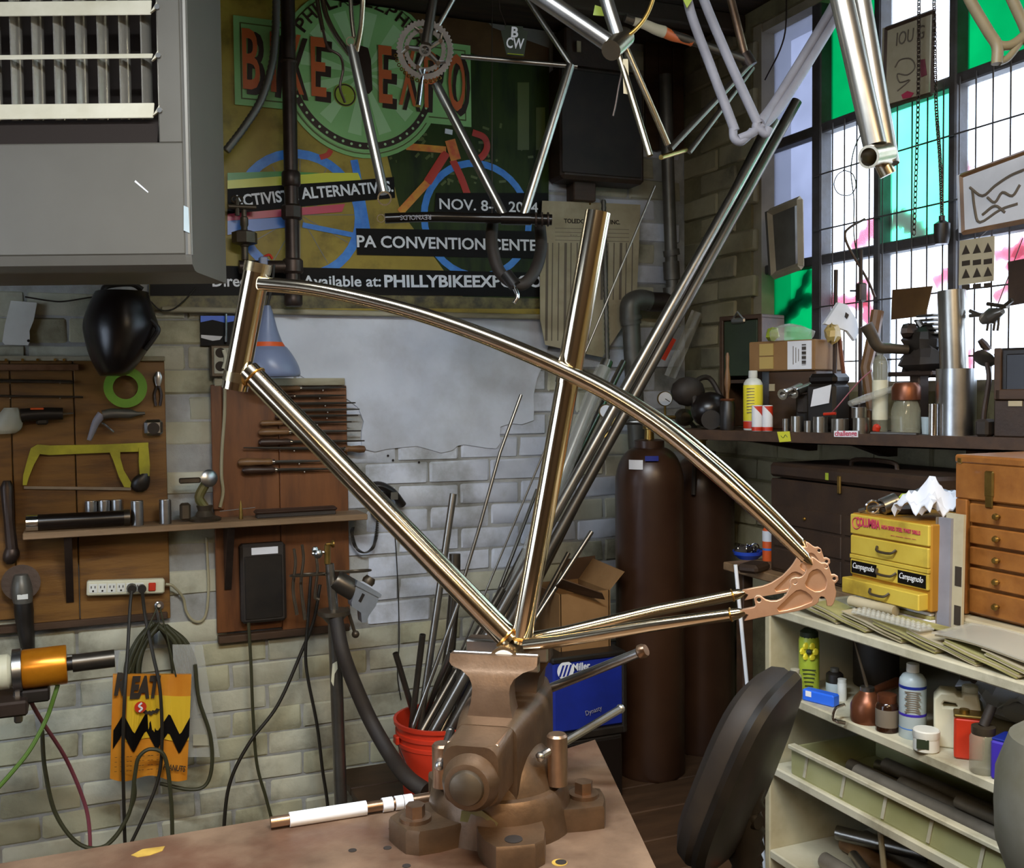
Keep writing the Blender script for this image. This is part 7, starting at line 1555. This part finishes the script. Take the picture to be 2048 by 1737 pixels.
# ---- trays of tube offcuts on the lower shelves
Z3 = .63
t = thing('offcut_tray', 'long green-tinted plastic tray with ribbed front holding tube offcuts', 'tray', (1.56, 1.2, Z3))
ty0, ty1 = 1.86, .75
part('floor', MB().box((1.58, (ty0+ty1)/2, Z3+.004), (.24, ty0-ty1, .008)), 'tray_plastic', t); part('front_wall', MB().box((UX+.012, (ty0+ty1)/2, Z3+.033), (.006, ty0-ty1, .06), .001), 'tray_plastic', t); part('front_rim', MB().box((UX+.006, (ty0+ty1)/2, Z3+.066), (.02, ty0-ty1, .01), .002), 'shelf_white', t); part('back_wall', MB().box((1.7, (ty0+ty1)/2, Z3+.033), (.006, ty0-ty1, .06)), 'tray_plastic', t); part('end_wall', MB().box((1.58, ty0, Z3+.033), (.24, .006, .06)), 'tray_plastic', t)
for k in range(9): part('rib', MB().prism([Vector((UX+.008, 1.82-.12*k, Z3+.008)), Vector((UX+.008, 1.812-.12*k, Z3+.008)), Vector((UX+.008, 1.80-.12*k, Z3+.06)), Vector((UX+.008, 1.808-.12*k, Z3+.06))], (-.002, 0, 0)), 'shelf_white', t)
OFF = [(1.486, 1.82, .0245, 1.0, .016), (1.504, 1.70, .0535, .95, .0165), (1.525, 1.83, .0215, 1.3, .013), (1.55, 1.62, .0475, 1.0, .017), (1.573, 1.80, .0235, 1.1, .015), (1.60, 1.72, .0465, .9, .016), (1.632, 1.78, .0215, 1.05, .013), (1.528, 1.45, .0775, .85, .014), (1.583, 1.40, .0785, .8, .017), (1.632, 1.45, .0505, .8, .0145), (1.672, 1.35, .0245, .78, .016)]
LB = ['at the tray front edge', 'lying second in the tray', 'long and thin in the tray middle', 'with its open end to the shelf end', 'low behind the front offcuts', 'beside the tray back wall', 'narrow, along the tray back', 'on top near the tray front', 'wide, on top of the pile', 'on top at the pile middle', 'resting on the tray back edge']
for (x, y0, z, y1, r), lb_ in zip(OFF, LB): solo('tube_offcut', 'grey steel tube offcut '+lb_, 'tube', MB().pipe((x, y0, Z3+z), (x+(.012 if x < 1.63 else .004), y1, Z3+z), r, r*.82, 16), 'offcut_metal' if r > .0135 else 'steel_tube', 'tube offcuts in the ribbed tray')
q = onZ(1952, 1680, Z3+.11); solo('upright_offcut', 'wide tube offcut poking out of the tray toward the room', 'tube', MB().pipe((1.475, q.y, Z3+.1165), (1.62, q.y+.11, Z3+.1195), .019, .0155, 18), 'steel_tube', 'tube offcuts in the ribbed tray')
P = Vector((1.46, q.y-.03, Z3+.05)); t = thing('torn_card', 'torn brown card scrap at the tray end', 'card', P); part('scrap', MB().prism([P+Vector((0, .07, -.01)), P+Vector((0, .0, .045)), P+Vector((0, -.05, .02)), P+Vector((0, -.04, -.05)), P+Vector((0, .03, -.05))], (.004, 0, .0)), 'cardboard', t)
Z4 = .43
LOW = [(1.50, 1.80, .02, 1.62, .018, 0, 'short wide offcut at the far end of the low shelf'), (1.56, 1.83, .06, 1.66, .016, .1, 'second short offcut stacked at the low shelf end'), (1.53, 1.74, .05, 1.55, .012, -.08, 'polished short offcut on the low shelf'), (1.60, 1.85, .02, 1.2, .018, 0, 'long brown tube along the low shelf'), (1.66, 1.85, .02, 1.1, .019, 0, 'long dark tube at the back of the low shelf'), (1.50, 1.58, .02, 1.1, .019, .05, 'tube with a red end on the low shelf'), (1.56, 1.5, .06, 1.0, .017, 0, 'grey tube on top of the low shelf pile'), (1.62, 1.52, .06, 1.0, .02, 0, 'thick tube on top of the low shelf pile')]
for i, (x, y0, z, y1, r, dx, lab) in enumerate(LOW):
    if i == 5:
        t = thing('red_ended_tube', lab, 'tube', (x, y0, Z4)); part('tube', MB().pipe((x, y0, Z4+z), (x+dx, y1, Z4+z), r, r*.8, 16), 'steel_tube_dark', t); part('red_end', MB().pipe((x+dx*.45, y0-.21, Z4+z), (x+dx*.8, y1+.1, Z4+z), r*1.04, r, 16), 'red_plastic', t)
    else: solo('steel_offcut', lab, 'tube', MB().pipe((x, y0, Z4+z), (x+dx, y1, Z4+z), r, r*.8, 16), ['offcut_metal', 'steel_tube', 'steel_tube_light', 'wood_handle', 'offcut_metal', '', 'offcut_metal', 'steel_tube'][i], 'tube offcuts on the low shelf')
P = Vector((1.47, 1.55, Z4)); solo('leaning_stick', 'thin pale stick leaning up from the low shelf', 'stick', MB().cyl((1.47, 1.57, Z4+.001), (1.475, 1.60, Z3-.03), .006, n=8), 'frame_beige')

# ---- office chair
pc = onD(1500, 1535, 1.74); av = math.atan2(pc.x, pc.y); fw_ = Vector((math.sin(av), math.cos(av), 0)); rt_ = Vector((math.cos(av), -math.sin(av), 0)); an = math.radians(74)
cn_ = -fw_*math.cos(an)+rt_*math.sin(an); cx_ = Vector((-cn_.y, cn_.x, 0))    # rear direction, width direction
t = thing('office_chair', 'black office chair with reclined backrest beside the shelf unit', 'chair', (pc.x-cn_.x*.3, pc.y-cn_.y*.3, 0))
rec = math.radians(20); up_ = Vector((0, 0, math.cos(rec)))+cn_*math.sin(rec); nn_ = cx_.cross(up_).normalized(); nn_ = nn_ if nn_.dot(cn_) > 0 else -nn_
def plate_rings(layers, hw, hh_, n=36):
    R = []
    for off, s in layers:
        ring_ = []
        for k in range(n):
            a = 2*PI*k/n; e = .62; x = math.copysign(abs(math.cos(a))**e, math.cos(a))*hw*s; z = math.copysign(abs(math.sin(a))**e, math.sin(a))*hh_*(1-(1-s)*.8)
            ring_.append(pc+cx_*x*(1-.12*(z/hh_))+up_*z+nn_*(off-.35*x*x))
        R.append(ring_)
    return MB().loft(R)
part('backrest_cushion', plate_rings([(-.055, .55), (-.05, .8), (-.035, .95), (-.015, 1.0), (.0, .98)], .16, .168), 'rubber', t); part('backrest_shell', plate_rings([(-.004, 1.0), (.006, 1.02), (.018, .98), (.03, .8), (.034, .5)], .16, .168), 'black_plastic', t)
sb = pc-up_*.14+nn_*.045
bel = [sb+Vector((0, 0, .12))-Vector((0, 0, .012*k))+cn_*(.002*math.sin(k)) for k in range(34)]
part('bellows', MB().tube(bel, [.03 if k % 2 else .024 for k in range(34)], 14), 'black_plastic', t, sharp=70); part('adjust_knob', MB().lathe([(.018, 0), (.02, .01), (.012, .028)], sb+Vector((0, 0, .06)), cn_*.6-fw_*.4, 14), 'black_plastic', t)
part('tag', MB().box(sb+Vector((-.03, -.03, -.06)), (.022, .01, .03), .002), 'orange', t)
bt_ = bel[-1]; sc_ = Vector((pc.x, pc.y, 0))-cn_*.30
part('back_bar', MB().tube(smooth([bt_, bt_+Vector((0, 0, -.05)), Vector((bt_.x, bt_.y, .43))-cn_*.06, Vector((sc_.x, sc_.y, .42))], 5), .016, 10), 'black_plastic', t)
sm = frameM(Vector((sc_.x, sc_.y, .47)), cx_, cn_, (0, 0, 1))
part('seat', MB(sm).loft([[Vector((math.copysign(abs(math.cos(a))**.6, math.cos(a))*.22*s, math.copysign(abs(math.sin(a))**.6, math.sin(a))*.21*s, z)) for a in [2*PI*k/32 for k in range(32)]] for z, s in ((-.04, .85), (-.03, .98), (0, 1), (.025, .96), (.035, .7))]), 'rubber', t)
part('gas_column', MB().cyl((sc_.x, sc_.y, .07), (sc_.x, sc_.y, .43), .022, n=14), 'black_plastic', t)
for k in range(5):
    a = 2*PI*k/5+.3; e = Vector((sc_.x+.27*math.cos(a), sc_.y+.27*math.sin(a), .065)); part('base_leg', MB().tube([Vector((sc_.x, sc_.y, .085)), e], [.022, .014], 8), 'black_plastic', t); part('caster', MB().cyl(e+Vector((-.012*math.sin(a), .012*math.cos(a), -.037)), e+Vector((.012*math.sin(a), -.012*math.cos(a), -.037)), .027, n=14), 'black_plastic', t)
# ---- grey drum at the right edge
P = onD(2168, 1625, 1.42); t = thing('grey_drum', 'scuffed grey steel drum on a post beside the shelf unit', 'drum', (P.x, P.y, 0))
part('drum', MB().lathe([(.0, -.13), (.06, -.125), (.095, -.1), (.112, -.05), (.114, .0), (.112, .05), (.095, .1), (.06, .125), (0, .13)], P, (0, 0, 1), 36), 'drum_grey', t); part('post', MB().cyl((P.x, P.y, 0), P-Vector((0, 0, .1)), .03, n=16), 'iron_pipe', t); part('foot', MB().lathe([(.13, 0), (.13, .015), (.04, .03)], (P.x, P.y, 0), n=24), 'iron_pipe', t)
# ---- wrapped rod on the bench
a_, b_ = onZ(548, 1640, BZ+.012), onZ(872, 1590, BZ+.012); dr = (b_-a_)
t = thing('wrapped_rod', 'copper-coloured rod wrapped in white paper tape lying on the bench edge', 'rod', onZ(700, 1615, BZ)); dr_ = dr.normalized()
for v in (a_, b_): v.z = BZ+.0085
dr = b_-a_; part('rod', MB().cyl(a_-dr*.02, b_+dr*.06, .0075, n=14), 'cast_iron_bright', t)
for k0, k1 in ((.09, .555), (.655, .72), (.735, .785), (.79, .845)): part('paper_wrap', MB().pipe(a_+dr*k0, a_+dr*k1, .0096, .0075, 16), 'white_paper', t)

# ================================================================== bicycle frames hanging from the ceiling
def hang(name, lab, cat, tubes, hook, group=None):
    """tubes: (part, [(px,py,depth)...], radius, material)"""
    allp = [onD(*p) for _, pts, _, _ in tubes for p in pts]; lo_ = min(allp, key=lambda p: p.z)
    t = thing(name, lab, cat, lo_, group)
    for nm, pts, r, m_ in tubes:
        P_ = [onD(*p) for p in pts]; part(nm, MB().tube(smooth(P_, 6) if len(P_) > 2 else P_, r, 16), m_, t)
    h0_ = onD(*hook); tz = CEIL
    part('ceiling_hook', MB().tube(smooth([h0_+Vector((.012, 0, -.0)), h0_+Vector((0, 0, -.014)), h0_+Vector((-.012, 0, .0)), h0_+Vector((0, 0, .03)), Vector((h0_.x, h0_.y, tz))], 4), .003, 6), 'iron_pipe', t)
    return t
def endring(t, px, py, d, ro, L=.03, m_='frame_steel_plain', ax_=None):
    c_ = onD(px, py, d); a_ = ax_ or ray(px, py).normalized(); part('open_end', MB().pipe(c_-a_*L/2, c_+a_*L/2, ro, ro*.78, 22), m_, t)
d = 2.35
t = hang('slim_bicycle', 'slim bare frame triangle hung upright before the badge', 'bicycle frame', [
    ('seat_tube', [(703, 92, d), (768, 388, d)], .0115, 'steel_tube_light'), ('stay', [(699, 108, d), (668, 64, d+.02), (648, 15, d+.04), (640, -60, d+.06)], .006, 'frame_steel_plain'), ('stay', [(713, 102, d), (722, 55, d-.02), (726, 0, d-.04), (728, -60, d-.05)], .006, 'frame_steel_plain'),
    ('stay', [(708, 75, d), (703, 30, d), (698, -60, d)], .005, 'frame_steel_plain'), ('stay', [(646, 62, d+.03), (636, 10, d+.05), (628, -60, d+.07)], .005, 'frame_steel_plain'), ('cross_tube', [(622, -66, d+.06), (735, -66, d-.05)], .012, 'frame_steel_plain'),
    ('brake_cable', [(646, 60, d), (656, 95, d-.02), (680, 112, d-.02), (686, 140, d), (680, 175, d), (690, 205, d+.02)], .003, 'iron_pipe')], (680, -72, d))
endring(t, 769, 397, d, .0165); endring(t, 701, 83, d, .0105)
d = 2.72
t = hang('hanging_bicycle', 'stripped silver bicycle frame with chainring hung upside down before the banner', 'bicycle frame', [
    ('down_tube', [(1141, 130, d), (1047, 432, d)], .0125, 'steel_tube_light'), ('seat_tube', [(872, 168, d), (1008, 432, d)], .0125, 'steel_tube_light'), ('chainstay', [(922, 113, d), (1155, 133, d)], .0065, 'steel_tube_light'),
    ('seatstay', [(1028, -60, d), (1057, 0, d), (1141, 128, d)], .0075, 'steel_tube_light'), ('seatstay', [(938, -60, d), (905, 0, d), (868, 66, d)], .0075, 'steel_tube_light'), ('top_stay', [(930, -60, d), (1035, -60, d)], .01, 'steel_tube_light'),
    ('head_tube', [(1002, 437, d), (1062, 438, d)], .017, 'carbon_black'), ('fork', [(770, 437, d-.05), (860, 434, d-.03), (950, 436, d), (1005, 437, d)], .0135, 'carbon_black'), ('steerer', [(1060, 438, d), (1104, 440, d)], .0145, 'carbon_black')], (985, -66, d))
endring(t, 762, 437, d-.05, .011, .02)
for x in (1072, 1084, 1096): part('headset_ring', MB().torus(onD(x, 439, d), .0165, .003, RT, 18, 6), 'iron_pipe', t)
part('lettering', text_mesh('REYNOLDS', onD(862, 430, d-.05), onD(800, 431, d-.062), .012, ray(830, 430)*-1, .01), 'primer_grey', t)
ck = onD(850, 100, d-.08); vn = -ray(850, 100).normalized(); kx = RT-vn*RT.dot(vn); kx.normalize(); KM = frameM(ck, kx, vn.cross(kx), vn)
def gear(R, n, h):
    pts = []
    for k in range(n*4): a = 2*PI*k/(n*4); r = R+(h if k % 4 in (1, 2) else 0); pts.append((r*math.cos(a), r*math.sin(a)))
    return pts
cr = part('chainring', curve_mesh([gear(.070, 44, .0035), circ(0, 0, .058, 40)], .0015, KM, 'chainring', .0004), 'raw_metal', t)
part('chainring', curve_mesh([gear(.052, 34, .003), circ(0, 0, .043, 40)], .0015, KM @ Matrix.Translation((0, 0, -.008)), 'chainring', .0004), 'raw_metal', t)
for k in range(5):
    a = 2*PI*k/5+.5; part('spider_arm', MB(KM).tube([(0, 0, -.004), (.045*math.cos(a), .045*math.sin(a), -.004), (.061*math.cos(a+.25), .061*math.sin(a+.25), 0)], [.008, .006, .004], 8), 'raw_metal', t); part('chainring_bolt', MB(KM).cyl((.046*math.cos(a), .046*math.sin(a), -.01), (.046*math.cos(a), .046*math.sin(a), .004), .0055, n=10), 'chrome', t)
part('crank_axle', MB(KM).pipe((0, 0, -.09), (0, 0, .012), .016, .010, 18), 'raw_metal', t)
part('crank_arm', MB().tube([onD(852, 88, d-.10), onD(866, 0, d-.10), onD(872, -60, d-.10)], [.014, .012, .011], 12), 'steel_tube_dark', t); part('crank_arm', MB().tube([onD(846, 140, d-.05), onD(842, 165, d-.05), onD(836, 212, d-.05)], [.012, .011, .012], 12, flat=.6), 'chrome', t)
mb = MB()
for k in range(13): a = math.radians(190+9*k); mb.torus(KM @ Vector((.077*math.cos(a), .077*math.sin(a), .002)), .0038, .0013, vn, 8, 4)
part('chain_links', mb, 'brass', t, kind='stuff')
t = thing('keystone_sign', 'green keystone-shaped sign with white letters hung from the frame', 'sign', onD(1030, 112, 2.62))
def kp(x, y, o=0): return onD(x, y, 2.62-o)
part('plate', MB().prism([kp(x, y) for x, y in ((1009, 50), (1046, 53), (1046, 60), (1056, 62), (1048, 112), (1013, 109), (1002, 62), (1010, 60))], FW*.006), 'green_dark', t)
nK = -FW
part('lettering', text_mesh('B', kp(1022, 74, .003), kp(1036, 75, .003), .026, nK, .03), 'print_white', t); part('lettering', text_mesh('CW', kp(1012, 95, .003), kp(1047, 98, .003), .026, nK, .02), 'print_white', t); part('border', MB().tube([kp(1015, 107, .002), kp(1047, 110, .002)], .0012, 4), 'lime', t)
part('string', MB().tube([kp(1012, 52), kp(1000, 20), kp(995, -30)], .0012, 5), 'iron_pipe', t); part('string', MB().tube([kp(995, -30), Vector((kp(995, -30).x, kp(995, -30).y, CEIL))], .0012, 5), 'iron_pipe', t)
t = hang('drop_handlebar', 'black taped drop handlebar hanging beside the price chart', 'handlebar', [('bar', [(985, 445, 2.8), (984, 490, 2.76), (1000, 545, 2.74), (1040, 570, 2.74), (1068, 545, 2.76), (1082, 500, 2.8), (1080, 455, 2.84)], .0165, 'rubber'), ('brake_lever', [(1020, 560, 2.73), (1035, 590, 2.72), (1028, 606, 2.72)], .006, 'chrome'), ('brake_hood', [(1012, 548, 2.73), (1030, 572, 2.72)], .017, 'black_plastic'), ('hang_cord', [(984, 448, 2.8), (984, -20, 2.8)], .0014, 'iron_pipe')], (984, -24, 2.8))
d = 1.92
t = hang('silver_frame', 'shiny silver frame with thick tubes meeting at its bottom bracket shell', 'bicycle frame', [
    ('down_tube', [(990, -70, d), (1085, -4, d), (1226, 92, d)], .0165, 'raw_metal'), ('seat_tube', [(1196, -70, d), (1213, 0, d), (1236, 74, d)], .013, 'steel_tube_light'), ('bottom_bracket_shell', [(1222, 101, d-.03), (1250, 74, d+.02)], .019, 'frame_steel_plain'),
    ('chainstay', [(1236, 104, d-.02), (1300, 312, d-.05)], .0062, 'frame_steel_plain'), ('chainstay', [(1251, 94, d+.02), (1336, 290, d+.06)], .0062, 'frame_steel_plain'), ('bridge_tube', [(985, -74, d), (1200, -74, d)], .013, 'frame_steel_plain'),
    ('brass_tube', [(1236, 84, d), (1270, 60, d), (1296, 25, d), (1315, -30, d)], .004, 'brass'), ('loose_cable', [(1246, 135, d), (1238, 170, d), (1232, 205, d), (1226, 232, d)], .0018, 'iron_pipe')], (1100, -78, d))
part('paper_tag', MB().prism([onD(x, y, d-.03) for x, y in ((1246, 118), (1256, 118), (1258, 160), (1264, 190), (1247, 187), (1246, 150))], FW*.001), 'paper_aged', t); part('green_tape', MB().prism([onD(x, y, d+.05) for x, y in ((1190, 10), (1206, 15), (1208, 32), (1186, 30))], FW*.002), 'lime', t)
d = 2.55
t = hang('taped_frame', 'dark frame wrapped with white and orange tape near the ceiling corner', 'bicycle frame', [
    ('top_tube', [(1250, 36, d-.1), (1498, 122, d)], .010, 'steel_tube_dark'), ('white_tape', [(1268, 43, d-.095), (1290, 49, d-.09), (1310, 58, d-.08), (1328, 64, d-.07)], [.010, .014, .012, .014], 'paper_aged'), ('orange_tape', [(1328, 64, d-.07), (1345, 72, d-.06), (1365, 77, d-.05), (1385, 84, d-.045)], [.013, .0115, .013, .011], 'badge_orange'),
    ('seat_tube', [(1452, -40, d), (1490, 112, d)], .010, 'cast_iron_bright'), ('stay', [(1500, 128, d), (1340, 298, d-.1)], .008, 'steel_tube_dark'), ('stay', [(1505, 135, d+.05), (1378, 305, d)], .007, 'steel_tube_dark'), ('head_lug', [(1488, 108, d), (1502, 132, d)], .017, 'iron_pipe'), ('axle', [(1322, 315, d-.1), (1372, 300, d)], .006, 'brass')], (1448, -44, d))
d = 2.05
t = hang('primer_frame', 'grey primer-painted rear triangle with hooked dropouts', 'bicycle frame', [
    ('stay', [(1368, -60, d), (1380, 20, d), (1420, 130, d), (1470, 262, d)], .0095, 'primer_grey'), ('stay', [(1392, -60, d), (1406, -5, d), (1460, 125, d), (1516, 248, d)], .0095, 'primer_grey'), ('chainstay', [(1520, 246, d), (1560, 190, d+.05), (1650, 42, d+.12), (1690, -30, d+.15)], .0105, 'primer_grey'), ('chainstay', [(1478, 278, d), (1510, 262, d), (1560, 215, d+.03), (1655, 65, d+.1), (1710, -30, d+.14)], .009, 'primer_grey'),
    ('dropout', [(1466, 258, d), (1468, 276, d), (1480, 284, d), (1494, 274, d), (1505, 262, d)], .0085, 'primer_grey'), ('dropout', [(1514, 246, d), (1512, 256, d), (1522, 262, d), (1532, 268, d), (1538, 256, d)], .0085, 'primer_grey'), ('bridge', [(1362, -64, d), (1400, -64, d)], .012, 'primer_grey')], (1380, -68, d))
part('green_tape', MB().prism([onD(x, y, d-.02) for x, y in ((1362, -10), (1388, -6), (1374, 16)) ], FW*.003), 'lime', t)
d = 1.5
t = hang('tube_bundle', 'bundle of thick bare steel frame tubes ending in an open shell before the window', 'bicycle frame', [
    ('down_tube', [(1668, -70, d), (1684, 0, d), (1750, 292, d-.02)], .0165, 'steel_tube'), ('top_tube', [(1706, -70, d+.03), (1720, 0, d+.03), (1777, 330, d)], .0155, 'steel_tube'), ('seat_tube', [(1688, -70, d+.06), (1702, 0, d+.06), (1764, 300, d+.03)], .013, 'steel_tube'), ('lug', [(1764, 325, d), (1776, 350, d)], .012, 'frame_steel_plain'), ('cross_tube', [(1660, -74, d), (1716, -74, d+.04)], .015, 'frame_steel_plain')], (1690, -80, d))
endring(t, 1755, 311, d-.02, .0165, .05, 'frame_steel_plain', (RT*-.7-UP*.25+FW*-.6).normalized()*-1)
d = 1.75
hang('beige_fork', 'cream-coloured frame stays hanging before the green top pane', 'bicycle frame', [
    ('stay', [(1915, -60, d), (1940, 0, d), (1976, 62, d), (1994, 92, d), (1994, 128, d)], .0095, 'frame_beige'), ('stay', [(2000, -60, d), (2025, 0, d), (2050, 55, d), (2060, 90, d)], .0095, 'frame_beige'), ('bridge', [(1990, 88, d), (2010, 92, d), (2030, 86, d), (2054, 66, d)], .008, 'frame_beige'), ('brace', [(1998, 125, d), (2020, 112, d), (2056, 62, d)], .006, 'frame_beige'), ('crown', [(1908, -64, d), (2004, -64, d)], .013, 'frame_beige')], (1955, -68, d))
solo('grey_strap', 'dark strap wire strung from the window top past the primer frame', 'wire', MB().tube(smooth([Vector((2.0, onX(1572, 50, 2.0).y, CEIL)), onX(1572, 50, 2.0), onX(1560, 100, 2.0), onX(1530, 160, 2.0)], 4), .0025, 6), 'iron_pipe')
